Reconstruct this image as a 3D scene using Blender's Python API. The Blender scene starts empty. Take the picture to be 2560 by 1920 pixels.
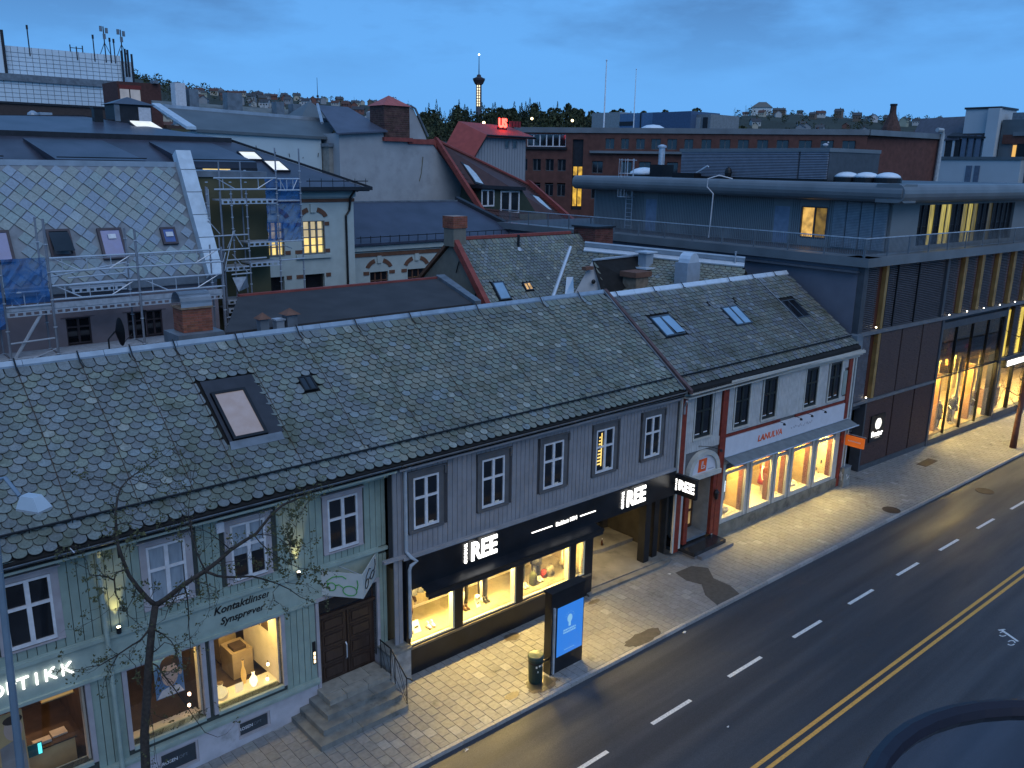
import bpy, math, random
from mathutils import Vector, Matrix
random.seed(7)
sc = bpy.context.scene
C = sc.collection

# ------------------------------------------------------------------ camera
cam_d = bpy.data.cameras.new('camera'); cam = bpy.data.objects.new('camera', cam_d); C.objects.link(cam)
_f = Vector((0.64553, 0.72199, -0.24903)); _r = Vector((0.74813, -0.66336, 0.01606)); _u = Vector((0.15360, 0.19667, 0.96836))
cam.matrix_world = Matrix(((_r.x, _u.x, -_f.x, 0), (_r.y, _u.y, -_f.y, 0), (_r.z, _u.z, -_f.z, 16.0), (0, 0, 0, 1)))
cam_d.sensor_width = 36; cam_d.lens = 29.86; cam_d.clip_start = 0.1; cam_d.clip_end = 9000
sc.camera = cam

# ------------------------------------------------------------------ sky, added soft fill, exposure
w = bpy.data.worlds.new('World'); sc.world = w; w.use_nodes = True
nt = w.node_tree; N = nt.nodes; L = nt.links
bg = N['Background']
tc = N.new('ShaderNodeTexCoord'); sep = N.new('ShaderNodeSeparateXYZ'); L.new(tc.outputs['Generated'], sep.inputs[0])
ramp = N.new('ShaderNodeValToRGB'); L.new(sep.outputs['Z'], ramp.inputs[0])
cr = ramp.color_ramp; cr.elements[0].position = 0.0; cr.elements[0].color = (0.13, 0.38, 0.80, 1)
cr.elements[1].position = 1.0; cr.elements[1].color = (0.16, 0.33, 0.66, 1)
e_ = cr.elements.new(0.12); e_.color = (0.125, 0.385, 0.83, 1)
e_ = cr.elements.new(0.35); e_.color = (0.10, 0.29, 0.66, 1)
mp = N.new('ShaderNodeMapping'); mp.inputs['Scale'].default_value = (2.2, 2.2, 7.0); mp.inputs['Rotation'].default_value = (0.1, 0.25, 0.3)
L.new(tc.outputs['Generated'], mp.inputs[0])
nz = N.new('ShaderNodeTexNoise'); nz.inputs['Scale'].default_value = 2.1; nz.inputs['Detail'].default_value = 6; nz.inputs['Roughness'].default_value = 0.55
L.new(mp.outputs[0], nz.inputs['Vector'])
cr2 = N.new('ShaderNodeValToRGB'); L.new(nz.outputs['Fac'], cr2.inputs[0])
cr2.color_ramp.elements[0].position = 0.46; cr2.color_ramp.elements[0].color = (0, 0, 0, 1)
cr2.color_ramp.elements[1].position = 0.66; cr2.color_ramp.elements[1].color = (1, 1, 1, 1)
hz = N.new('ShaderNodeMapRange'); hz.inputs['From Min'].default_value = 0.07; hz.inputs['From Max'].default_value = 0.22; L.new(sep.outputs['Z'], hz.inputs['Value'])
mul = N.new('ShaderNodeMath'); mul.operation = 'MULTIPLY'; L.new(cr2.outputs[0], mul.inputs[0]); L.new(hz.outputs[0], mul.inputs[1])
mixc = N.new('ShaderNodeMix'); mixc.data_type = 'RGBA'; L.new(mul.outputs[0], mixc.inputs[0]); L.new(ramp.outputs[0], mixc.inputs[6])
mixc.inputs[7].default_value = (0.065, 0.165, 0.37, 1)
L.new(mixc.outputs[2], bg.inputs[0]); bg.inputs[1].default_value = 1.12
sd = bpy.data.lights.new('soft_fill', 'SUN'); sd.energy = 0.92; sd.angle = math.radians(60); sd.color = (0.96, 0.97, 1.0)  # added soft fill from behind the camera to brighten and neutralise the facades
soft_fill = bpy.data.objects.new('soft_fill', sd); C.objects.link(soft_fill); soft_fill.rotation_euler = (math.radians(42), 0, math.radians(-18))
sc.view_settings.view_transform = 'Standard'; sc.view_settings.look = 'None'; sc.view_settings.exposure = 0; sc.view_settings.gamma = 1
sc.render.engine = 'CYCLES'
sc.cycles.use_denoising = True
try: sc.cycles.denoiser = 'OPENIMAGEDENOISE'
except Exception: pass
sc.cycles.max_bounces = 6; sc.cycles.diffuse_bounces = 3; sc.cycles.glossy_bounces = 3; sc.cycles.transparent_max_bounces = 12
sc.cycles.sample_clamp_indirect = 4.0; sc.cycles.caustics_reflective = False; sc.cycles.caustics_refractive = False

# ------------------------------------------------------------------ materials
MATS = {}
def mat(name, col, rough=0.7, metal=0.0, var=0.15, scale=3.0, bump=0.0, bscale=40.0, emit=None, es=1.0, spec=0.4, tint=False, moss=None, stretch=None, dark=None):
    """weathered paint/stone/metal: base colour broken up by noise in world space"""
    if name in MATS: return MATS[name]
    m = bpy.data.materials.new(name); m.use_nodes = True; t = m.node_tree; n = t.nodes; l = t.links
    b = n['Principled BSDF']; b.inputs['Roughness'].default_value = rough; b.inputs['Metallic'].default_value = metal
    b.inputs['Specular IOR Level'].default_value = spec
    geo = n.new('ShaderNodeNewGeometry'); mpn = n.new('ShaderNodeMapping'); l.new(geo.outputs['Position'], mpn.inputs[0])
    mpn.inputs['Scale'].default_value = stretch or (1, 1, 1)
    n1 = n.new('ShaderNodeTexNoise'); n1.inputs['Scale'].default_value = scale; n1.inputs['Detail'].default_value = 5; l.new(mpn.outputs[0], n1.inputs['Vector'])
    mr = n.new('ShaderNodeMapRange'); mr.inputs['From Min'].default_value = 0.3; mr.inputs['From Max'].default_value = 0.7
    mr.inputs['To Min'].default_value = 1 - var; mr.inputs['To Max'].default_value = 1 + var; l.new(n1.outputs['Fac'], mr.inputs['Value'])
    vm = n.new('ShaderNodeVectorMath'); vm.operation = 'SCALE'; l.new(mr.outputs[0], vm.inputs['Scale'])
    if tint:
        at = n.new('ShaderNodeAttribute'); at.attribute_name = 'tint'
        mx = n.new('ShaderNodeMix'); mx.data_type = 'RGBA'; mx.blend_type = 'MULTIPLY'; mx.inputs[0].default_value = 1
        mx.inputs[6].default_value = (*col, 1); l.new(at.outputs['Color'], mx.inputs[7]); l.new(mx.outputs[2], vm.inputs[0])
    else: vm.inputs[0].default_value = col
    out = vm.outputs[0]
    for k, (mc, ms, lo, hi) in enumerate(([moss] if moss else []) + ([dark] if dark else [])):
        n2 = n.new('ShaderNodeTexNoise'); n2.inputs['Scale'].default_value = ms; n2.inputs['Detail'].default_value = 7; n2.inputs['Roughness'].default_value = 0.65
        l.new(geo.outputs['Position'], n2.inputs['Vector'])
        m2 = n.new('ShaderNodeMapRange'); m2.inputs['From Min'].default_value = lo; m2.inputs['From Max'].default_value = hi; l.new(n2.outputs['Fac'], m2.inputs['Value'])
        mm = n.new('ShaderNodeMix'); mm.data_type = 'RGBA'; l.new(m2.outputs[0], mm.inputs[0]); l.new(out, mm.inputs[6]); mm.inputs[7].default_value = (*mc, 1)
        out = mm.outputs[2]
    l.new(out, b.inputs['Base Color'])
    if bump:
        n3 = n.new('ShaderNodeTexNoise'); n3.inputs['Scale'].default_value = bscale; n3.inputs['Detail'].default_value = 4; l.new(geo.outputs['Position'], n3.inputs['Vector'])
        bp = n.new('ShaderNodeBump'); bp.inputs['Strength'].default_value = bump; bp.inputs['Distance'].default_value = 0.02
        l.new(n3.outputs['Fac'], bp.inputs['Height']); l.new(bp.outputs[0], b.inputs['Normal'])
    if emit:
        b.inputs['Emission Color'].default_value = (*emit, 1); b.inputs['Emission Strength'].default_value = es
    MATS[name] = m
    return m
def glow(name, col, s, var=0.0, scale=2.0, stretch=(1, 1, 1)):
    """a lit surface; var breaks it up as the room behind would"""
    if name in MATS: return MATS[name]
    m = bpy.data.materials.new(name); m.use_nodes = True; t = m.node_tree; n = t.nodes; l = t.links
    b = n['Principled BSDF']; b.inputs['Base Color'].default_value = (0.05, 0.05, 0.05, 1); b.inputs['Roughness'].default_value = 0.3
    b.inputs['Emission Color'].default_value = (*col, 1); b.inputs['Emission Strength'].default_value = s
    if var:
        geo = n.new('ShaderNodeNewGeometry'); mpn = n.new('ShaderNodeMapping'); l.new(geo.outputs['Position'], mpn.inputs[0]); mpn.inputs['Scale'].default_value = stretch
        n1 = n.new('ShaderNodeTexNoise'); n1.inputs['Scale'].default_value = scale; n1.inputs['Detail'].default_value = 3; l.new(mpn.outputs[0], n1.inputs['Vector'])
        mr = n.new('ShaderNodeMapRange'); mr.inputs['From Min'].default_value = 0.35; mr.inputs['From Max'].default_value = 0.65
        mr.inputs['To Min'].default_value = s * (1 - var); mr.inputs['To Max'].default_value = s * (1 + var * 0.5); l.new(n1.outputs['Fac'], mr.inputs['Value']); l.new(mr.outputs[0], b.inputs['Emission Strength'])
    MATS[name] = m
    return m
def glass_thin(name, refl=0.10, tintc=(1, 1, 1), rough=0.02):
    if name in MATS: return MATS[name]
    m = bpy.data.materials.new(name); m.use_nodes = True; t = m.node_tree; n = t.nodes; l = t.links
    n.remove(n['Principled BSDF']); o = n['Material Output']
    tr = n.new('ShaderNodeBsdfTransparent'); tr.inputs[0].default_value = (*tintc, 1); gl = n.new('ShaderNodeBsdfGlossy'); gl.inputs['Roughness'].default_value = rough
    gl.inputs[0].default_value = (0.9, 0.9, 0.9, 1)
    lw = n.new('ShaderNodeLayerWeight'); lw.inputs['Blend'].default_value = 0.25
    ma = n.new('ShaderNodeMath'); ma.operation = 'MULTIPLY_ADD'; l.new(lw.outputs['Fresnel'], ma.inputs[0]); ma.inputs[1].default_value = 0.5; ma.inputs[2].default_value = refl * 0.5
    mx = n.new('ShaderNodeMixShader'); l.new(ma.outputs[0], mx.inputs[0]); l.new(tr.outputs[0], mx.inputs[1]); l.new(gl.outputs[0], mx.inputs[2]); l.new(mx.outputs[0], o.inputs[0])
    MATS[name] = m
    return m

G_CLEAR = glass_thin('shop_glass', 0.06)
G_DARK = mat('dark_glass', (0.012, 0.014, 0.018), 0.06, var=0.4, scale=1.2, spec=0.8)
G_SKY = mat('skylight_glass', (0.22, 0.36, 0.5), 0.05, var=0.1, scale=2, spec=1.0)
M_BLACK = mat('black_metal', (0.008, 0.009, 0.011), 0.45, var=0.3)
M_BLACKP = mat('black_paint', (0.010, 0.011, 0.014), 0.35, var=0.4, scale=1.5)
M_WHITE = mat('white_paint', (0.62, 0.63, 0.66), 0.5, var=0.12, scale=6)
M_ZINC = mat('zinc_sheet', (0.36, 0.42, 0.48), 0.42, metal=0.35, var=0.18, scale=1.3, bump=0.15, bscale=8)
M_ZINCD = mat('zinc_weathered', (0.17, 0.20, 0.23), 0.5, metal=0.3, var=0.25, scale=2)
M_GALV = mat('galvanised_steel', (0.55, 0.60, 0.66), 0.4, metal=0.5, var=0.2, scale=5)
M_DECK = mat('roof_deck', (0.012, 0.012, 0.012), 0.95, var=0.3)
M_SLATE = mat('old_slate', (0.185, 0.200, 0.180), 0.55, var=0.22, scale=22, tint=True, bump=0.35, bscale=30, moss=((0.055, 0.062, 0.028), 1.3, 0.53, 0.80), dark=((0.035, 0.036, 0.032), 3.1, 0.55, 0.85))
M_SLATEW = mat('lapped_slate', (0.16, 0.165, 0.155), 0.5, var=0.2, scale=18, tint=True, bump=0.3, bscale=26, moss=((0.06, 0.058, 0.028), 0.8, 0.50, 0.75))
M_SLATEN = mat('new_diamond_slate', (0.24, 0.30, 0.33), 0.5, var=0.12, scale=12, tint=True, bump=0.15, bscale=20)

# ------------------------------------------------------------------ frames and meshes
class Fr:
    """wall frame: u along the wall, d out of it, z up; sl = slow fall of the old timber line"""
    def __init__(s, x0, y0, ex, ey, nx, ny, u0=0.0, sl=0.0):
        s.o = (x0, y0); s.e = (ex, ey); s.n = (nx, ny); s.u0 = u0; s.sl = sl
    def p(s, u, d, z):
        a = u - s.u0
        return (s.o[0] + s.e[0] * a + s.n[0] * d, s.o[1] + s.e[1] * a + s.n[1] * d, z - s.sl * a)
    def mat(s, u, d, z):
        x = Vector((s.e[0], s.e[1], -s.sl)); zz = Vector((s.n[0], s.n[1], 0)); y = Vector((0, 0, 1))
        p = s.p(u, d, z)
        return Matrix(((x.x, y.x, zz.x, p[0]), (x.y, y.y, zz.y, p[1]), (x.z, y.z, zz.z, p[2]), (0, 0, 0, 1)))
def street(x0, y0, slope, sl=0.0):
    a = math.atan(slope); return Fr(x0, y0, math.cos(a), math.sin(a), math.sin(a), -math.cos(a), x0, sl)
class Sl:
    """roof frame: u along X, s down the slope from the ridge, h off the surface"""
    def __init__(s, y, z, k): s.y = y; s.z = z; s.k = k; t = math.atan(k); s.c = math.cos(t); s.s = math.sin(t)
    def p(s, u, q, h): return (u, s.y - q * s.c - h * s.s, s.z - q * s.s + h * s.c)
class SlX:
    """roof frame whose ridge runs away from the street (u = Y), falling towards -X"""
    def __init__(s, x, z, k): s.x = x; s.z = z; t = math.atan(k); s.c = math.cos(t); s.s = math.sin(t)
    def p(s, u, q, h): return (s.x - q * s.c - h * s.s, u, s.z - q * s.s + h * s.c)
W = Fr(0, 0, 1, 0, 0, -1)          # world frame: u = X, d = -Y
class MB:
    def __init__(s): s.v = []; s.f = []; s.t = []; s.sm = False
    def add(s, vs, fs, tint=None):
        b = len(s.v); s.v += [tuple(v) for v in vs]; s.f += [tuple(b + i for i in f) for f in fs]
        s.t += [tint or (1, 1, 1)] * len(vs); return s
    def hexa(s, P, tint=None):
        return s.add(P, [(0, 3, 2, 1), (4, 5, 6, 7), (0, 1, 5, 4), (1, 2, 6, 5), (2, 3, 7, 6), (3, 0, 4, 7)], tint)
    def box(s, fr, u0, u1, d0, d1, z0, z1, tint=None):
        return s.hexa([fr.p(u0, d1, z0), fr.p(u1, d1, z0), fr.p(u1, d0, z0), fr.p(u0, d0, z0), fr.p(u0, d1, z1), fr.p(u1, d1, z1), fr.p(u1, d0, z1), fr.p(u0, d0, z1)], tint)
    def bx(s, x0, x1, y0, y1, z0, z1, tint=None): return s.box(W, x0, x1, -y1, -y0, z0, z1, tint)
    def poly(s, pts, tint=None): return s.add(pts, [tuple(range(len(pts)))], tint)
    def prism(s, fr, pts, d0, d1, tint=None):
        n = len(pts)
        vs = [fr.p(u, d1, z) for u, z in pts] + [fr.p(u, d0, z) for u, z in pts]
        return s.add(vs, [tuple(range(n)), tuple(range(2 * n - 1, n - 1, -1))] + [(i, i + n, (i + 1) % n + n, (i + 1) % n) for i in range(n)], tint)
    def slab(s, top, th=(0, 0, -0.1)):
        n = len(top); lo = [tuple(a + b for a, b in zip(p, th)) for p in top]
        return s.add(list(top) + lo, [tuple(range(n)), tuple(range(2 * n - 1, n - 1, -1))] + [(i, i + n, (i + 1) % n + n, (i + 1) % n) for i in range(n)])
    def tube(s, pts, r, n=6, r1=None, cap=True, tint=None):
        pts = [Vector(p) for p in pts]; k = len(pts); ring = []; r1 = r if r1 is None else r1; vs = []; fs = []
        prev = None
        for i, p in enumerate(pts):
            t = (pts[min(i + 1, k - 1)] - pts[max(i - 1, 0)]); t = t.normalized() if t.length > 1e-9 else Vector((0, 0, 1))
            a = prev if prev is not None else (Vector((0, 0, 1)) if abs(t.z) < 0.9 else Vector((1, 0, 0)))
            x = (a - t * a.dot(t)); x = x.normalized() if x.length > 1e-6 else t.orthogonal().normalized(); prev = x
            y = t.cross(x); rr = r + (r1 - r) * i / max(1, k - 1)
            vs += [tuple(p + (x * math.cos(6.2832 * j / n) + y * math.sin(6.2832 * j / n)) * rr) for j in range(n)]
        for i in range(k - 1):
            fs += [(i * n + j, i * n + (j + 1) % n, (i + 1) * n + (j + 1) % n, (i + 1) * n + j) for j in range(n)]
        if cap: fs += [tuple(range(n - 1, -1, -1)), tuple((k - 1) * n + j for j in range(n))]
        return s.add(vs, fs, tint)
    def lathe(s, c, prof, n=16, tint=None):
        vs = []; fs = []; k = len(prof)
        for r, z in prof: vs += [(c[0] + r * math.cos(6.2832 * j / n), c[1] + r * math.sin(6.2832 * j / n), c[2] + z) for j in range(n)]
        for i in range(k - 1): fs += [(i * n + j, i * n + (j + 1) % n, (i + 1) * n + (j + 1) % n, (i + 1) * n + j) for j in range(n)]
        fs += [tuple(range(n - 1, -1, -1)), tuple((k - 1) * n + j for j in range(n))]
        return s.add(vs, fs, tint)
    def ell(s, c, rx, ry, rz, n=10, m=6, tint=None):
        vs = []; fs = []
        for i in range(m + 1):
            a = math.pi * i / m
            vs += [(c[0] + rx * math.sin(a) * math.cos(6.2832 * j / n), c[1] + ry * math.sin(a) * math.sin(6.2832 * j / n), c[2] - rz * math.cos(a)) for j in range(n)]
        for i in range(m): fs += [(i * n + j, i * n + (j + 1) % n, (i + 1) * n + (j + 1) % n, (i + 1) * n + j) for j in range(n)]
        return s.add(vs, fs, tint)
    def mesh(s, name, m, smooth=False, tint=False):
        me = bpy.data.meshes.new(name); me.from_pydata(s.v, [], s.f); me.materials.append(m)
        if tint:
            at = me.attributes.new('tint', 'FLOAT_COLOR', 'POINT'); fl = []
            for t in s.t: fl += [t[0], t[1], t[2], 1.0]
            at.data.foreach_set('color', fl)
        if smooth: me.polygons.foreach_set('use_smooth', [True] * len(me.polygons))
        me.update(); return me
    def build(s, name, m, parent=None, smooth=False, tint=False, **props):
        return link(bpy.data.objects.new(name, s.mesh(name, m, smooth, tint)), parent, **props)
def link(o, parent=None, **props):
    C.objects.link(o)
    for k, v in props.items(): o[k] = v
    if parent is not None:
        o.parent = parent; at_ = parent.get('_at'); o.matrix_parent_inverse = Matrix.Translation(Vector(at_)).inverted() if at_ else Matrix()
    return o
def thing(name, label, cat, at, group=None):
    o = bpy.data.objects.new(name, None); C.objects.link(o); o.empty_display_size = 0.3
    o.location = at; o['_at'] = [float(a) for a in at]; o['label'] = label; o['category'] = cat
    if group: o['group'] = group
    return o
def solo(mb, name, m, label, cat, group=None, **kw):
    o = mb.build(name, m, None, **kw); o['label'] = label; o['category'] = cat
    if group: o['group'] = group
    return o
def struct(mb, name, m, **kw): return mb.build(name, m, None, kind='structure', **kw)
def text(fr, u, d, z, size, body, m, parent, name='lettering', ext=0.01, off=0.0, shear=0.0, rot=0.0, align='CENTER', sx=1.0, **props):
    cu = bpy.data.curves.new(name, 'FONT'); cu.body = body; cu.size = size; cu.extrude = ext; cu.offset = off; cu.shear = shear; cu.align_x = align; cu.resolution_u = 3
    tmp = bpy.data.objects.new('tmp_text', cu); C.objects.link(tmp); bpy.context.view_layer.update()
    me = bpy.data.meshes.new_from_object(tmp.evaluated_get(bpy.context.evaluated_depsgraph_get())); bpy.data.objects.remove(tmp); bpy.data.curves.remove(cu)
    me.name = name; me.materials.clear(); me.materials.append(m); o = bpy.data.objects.new(name, me)
    mw = fr.mat(u, d, z) @ Matrix.Rotation(rot, 4, 'Z') @ Matrix.Diagonal((sx, 1, 1, 1)); C.objects.link(o)
    if parent is None: o.matrix_basis = mw
    for k, v in props.items(): o[k] = v
    if parent is not None:
        at = parent.get('_at'); o.parent = parent
        o.matrix_parent_inverse = Matrix.Translation(Vector(at)).inverted() if at else Matrix()
        o.matrix_basis = mw
    return o
def sub(spans, a, b):
    out = []
    for p, q in spans:
        if b <= p or a >= q: out.append((p, q)); continue
        if a > p: out.append((p, a))
        if b < q: out.append((b, q))
    return out
def pierced(mb, fr, u0, u1, z0, z1, d0, d1, holes, tint=None):
    us = sorted({u0, u1} | {min(max(h[i], u0), u1) for h in holes for i in (0, 1)})
    for a, b in zip(us, us[1:]):
        if b - a < 1e-4: continue
        sp = [(z0, z1)]; m_ = (a + b) / 2
        for h in holes:
            if h[0] < m_ < h[1]: sp = sub(sp, h[2], h[3])
        for p, q in sp: mb.box(fr, a, b, d0, d1, p, q, tint)
    return mb
def boards(fr, u0, u1, z0, z1, wd, d0, d1, holes, m, parent, name='board', gap=0.018, one=False):
    u = u0; mb = MB(); n = 0
    while u < u1 - 0.03:
        e = min(u + wd, u1); sp = [(z0, z1)]
        for h in holes:
            if h[0] < e - 0.02 and h[1] > u + 0.02:
                if h[0] <= u + 0.02 and h[1] >= e - 0.02: sp = sub(sp, h[2], h[3])
                elif h[0] > u + 0.02 and h[0] < e: sp = sub(sp, h[2], h[3])
                else: sp = sub(sp, h[2], h[3])
        for p, q in sp:
            if q - p < 0.03: continue
            j = random.uniform(-0.002, 0.002)
            if one: mb.box(fr, u + gap / 2, e - gap / 2, d0, d1 + j, p, q)
            else:
                MB().box(fr, u + gap / 2, e - gap / 2, d0, d1 + j, p, q).build(name, m, parent); n += 1
        u = e
    if one: mb.build(name, m, parent, kind='stuff')
def window(fr, parent, u0, u1, z0, z1, fm, pm, d=0.0, casing=None, cm=None, tr=0.6, cols=2, ft=0.055, rows=2, head=0.0, sill=0.0, depth=0.05, cw=0.17):
    mb = MB(); o = ft
    mb.box(fr, u0, u1, d, d + depth, z0, z0 + o * 1.3); mb.box(fr, u0, u1, d, d + depth, z1 - o, z1)
    us = [u0 + (u1 - u0) * i / cols for i in range(cols + 1)]
    zs = [z0, z1] if rows == 1 else ([z0, z0 + (z1 - z0) * tr, z1] if rows == 2 else [z0 + (z1 - z0) * i / rows for i in range(rows + 1)])
    for i, u in enumerate(us):
        hw = o * (0.85 if 0 < i < cols else 0.0)
        a, b = (u, u + o) if i == 0 else ((u - o, u) if i == cols else (u - hw, u + hw))
        mb.box(fr, a, b, d, d + depth + (0.004 if 0 < i < cols else 0), z0 + o * 1.3, z1 - o)
    for z in zs[1:-1]:
        for a, b in zip(us, us[1:]): mb.box(fr, a + o * 0.85, b - o * 0.85, d, d + depth + 0.002, z - o * 0.6, z + o * 0.6)
    wd = mb.build('window', fm, parent)
    for a, b in zip(us, us[1:]):
        for p, q in zip(zs, zs[1:]):
            MB().box(fr, a + 0.02, b - 0.02, d + 0.006, d + 0.014, p + 0.02, q - 0.02).build('pane', pm, wd)
    if casing:
        c = MB(); w_ = cw
        c.box(fr, u0 - w_, u0 - 0.002, d, d + 0.06, z0 - 0.03, z1 + 0.02); c.box(fr, u1 + 0.002, u1 + w_, d, d + 0.06, z0 - 0.03, z1 + 0.02)
        c.box(fr, u0 - w_, u1 + w_, d, d + 0.07, z1 + 0.02, z1 + 0.02 + head); c.box(fr, u0 - w_ - 0.05, u1 + w_ + 0.05, d, d + 0.12, z1 + 0.02 + head, z1 + 0.06 + head)
        c.box(fr, u0 - w_, u1 + w_, d, d + 0.09, z0 - 0.03 - sill, z0 - 0.03); c.build('casing', cm, wd)
    return wd
def area(name, fr, u, d, z, wx, wy, power, col, tilt=0.0, spread=180):
    """a ceiling luminaire of the room it hangs in: shines down, tilt leans it outwards"""
    l = bpy.data.lights.new(name, 'AREA'); l.shape = 'RECTANGLE'; l.size = wx; l.size_y = wy; l.energy = power; l.color = col; l.spread = math.radians(spread)
    o = bpy.data.objects.new(name, l); C.objects.link(o)
    x = Vector((fr.e[0], fr.e[1], 0)); dn = (Vector((0, 0, -1)) * math.cos(tilt) + Vector((fr.n[0], fr.n[1], 0)) * math.sin(tilt)).normalized(); zz = -dn; y = zz.cross(x)
    p = fr.p(u, d, z); o.matrix_world = Matrix(((x.x, y.x, zz.x, p[0]), (x.y, y.y, zz.y, p[1]), (x.z, y.z, zz.z, p[2]), (0, 0, 0, 1)))
    return o
WARM = (1.0, 0.69, 0.20)

FG = street(9.26, 20.48, 0.037, 0.0); FG.u0 = 9.26
GREEN = Fr(*FG.p(8, 0, 0)[:2], *FG.e, *FG.n, 8.0, 0.025)
GREY = street(20, 20.22, 0.0, 0.012)
WHITE = street(35, 19.96, -0.022, 0.012)
MODERN = street(51.33, 19.74, -0.053)
MLEFT = Fr(*MODERN.p(41.75, 0, 0)[:2], -MODERN.n[0], -MODERN.n[1], -MODERN.e[0], -MODERN.e[1], 0.0)
BRICK = Fr(77.5, 84.96, 0.57985, -0.81472, -0.81472, -0.57985)
RG = Sl(24.5, 10.85, 0.7468)
RW = Sl(24.4, 10.72, 0.71)
# ------------------------------------------------------------------ ground, road, kerb, pavement
KERB = [(-30, 17.0), (-5, 16.80), (11.42, 16.52), (23.15, 16.34), (29.6, 16.19), (39.4, 15.93), (54.7, 15.46), (95, 14.1), (160, 11.5)]
def kerb(x):
    for (a, b), (c, d) in zip(KERB, KERB[1:]):
        if x <= c: return b + (d - b) * (x - a) / (c - a)
    return KERB[-1][1]
def front(x):
    if x < 13.5: return 20.48 + .037 * (x - 9.26)
    if x < 22.2: return 20.22
    if x < 27.2: return 19.95
    if x < 41.4: return 19.96 - .022 * (x - 35)
    return 19.74 - .053 * (x - 51.33)
def asphalt():
    m = bpy.data.materials.new('wet_asphalt'); m.use_nodes = True; t = m.node_tree; n = t.nodes; l = t.links; b = n['Principled BSDF']
    g = n.new('ShaderNodeNewGeometry')
    def noise(s, st=(1, 1, 1), det=5):
        mp_ = n.new('ShaderNodeMapping'); mp_.inputs['Scale'].default_value = st; l.new(g.outputs['Position'], mp_.inputs[0])
        z = n.new('ShaderNodeTexNoise'); z.inputs['Scale'].default_value = s; z.inputs['Detail'].default_value = det; l.new(mp_.outputs[0], z.inputs['Vector']); return z.outputs['Fac']
    def rng(f, a, b_, c, d):
        r = n.new('ShaderNodeMapRange'); r.inputs[1].default_value = a; r.inputs[2].default_value = b_; r.inputs[3].default_value = c; r.inputs[4].default_value = d; l.new(f, r.inputs[0]); return r.outputs[0]
    grain = noise(55, det=3); patch = noise(0.5, (0.25, 1.6, 1)); track = noise(0.9, (0.06, 1.5, 1))
    mx = n.new('ShaderNodeMix'); mx.data_type = 'RGBA'; l.new(rng(track, .38, .62, 0, 1), mx.inputs[0]); mx.inputs[6].default_value = (.036, .039, .046, 1); mx.inputs[7].default_value = (.058, .062, .070, 1)
    vs = n.new('ShaderNodeVectorMath'); vs.operation = 'SCALE'; l.new(mx.outputs[2], vs.inputs[0]); l.new(rng(grain, .25, .75, .55, 1.45), vs.inputs['Scale']); l.new(vs.outputs[0], b.inputs['Base Color'])
    l.new(rng(patch, .35, .65, .40, .66), b.inputs['Roughness']); b.inputs['Specular IOR Level'].default_value = 0.32
    bp = n.new('ShaderNodeBump'); bp.inputs['Strength'].default_value = 0.25; bp.inputs['Distance'].default_value = 0.01; l.new(grain, bp.inputs['Height']); l.new(bp.outputs[0], b.inputs['Normal'])
    return m
M_ROAD = asphalt()
M_GROUND = mat('yard_ground', (0.05, 0.05, 0.048), 0.9, var=0.3, scale=0.6)
M_PAVE = mat('concrete_paver', (0.225, 0.225, 0.222), 0.62, var=0.14, scale=9, tint=True, bump=0.3, bscale=60, dark=((0.07, 0.068, 0.06), 0.9, 0.60, 0.75))
M_JOINT = mat('joint_sand', (0.045, 0.042, 0.038), 0.95, var=0.3, scale=20)
M_KERB = mat('granite_kerb', (0.30, 0.29, 0.28), 0.6, var=0.2, scale=14, tint=True, bump=0.3, bscale=50)
M_LINE = mat('white_road_paint', (0.62, 0.63, 0.62), 0.55, var=0.25, scale=16)
M_YEL = mat('yellow_road_paint', (0.62, 0.33, 0.07), 0.55, var=0.22, scale=16)
M_CONC = mat('poured_concrete', (0.17, 0.165, 0.15), 0.75, var=0.25, scale=1.6, bump=0.2, dark=((0.05, 0.045, 0.04), 1.2, 0.55, 0.8))
struct(MB().bx(-600, 3200, -800, 3200, -0.6, -0.5), 'city_ground', M_GROUND)
g = MB(); g.poly([(-40, 3.5, -0.12), (200, 3.5, -0.12), (200, 11, -0.12)] + [(x, y, -0.12) for x, y in reversed(KERB)]); struct(g, 'road', M_ROAD)
g = MB(); g.slab([(-40, -6, -0.01), (200, -6, -0.01), (200, 3.5, -0.01), (-40, 3.5, -0.01)], (0, 0, -0.3)); near_pave = struct(g, 'near_pavement', M_CONC)
g = MB(); g.slab([(x, y + .14, -0.035) for x, y in KERB] + [(160, 60, -0.035), (-30, 60, -0.035)], (0, 0, -0.3)); side = struct(g, 'pavement', M_JOINT)
# kerb stones
x = -4.0; nk = 0
while x < 100:
    e = x + random.uniform(0.95, 1.25); a, b_ = kerb(x + .008), kerb(e - .008); t_ = random.uniform(.85, 1.15)
    k_ = MB(); j = random.uniform(-.004, .004)
    k_.hexa([(x + .008, a, -.3), (e - .008, b_, -.3), (e - .008, b_ + .135, -.3), (x + .008, a + .135, -.3), (x + .008, a + .012, .0 + j), (e - .008, b_ + .012, .0 + j), (e - .008, b_ + .135, .004 + j), (x + .008, a + .135, .004 + j)], (t_, t_, t_))
    k_.build('kerb_stone', M_KERB, side, tint=True); x = e
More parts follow.
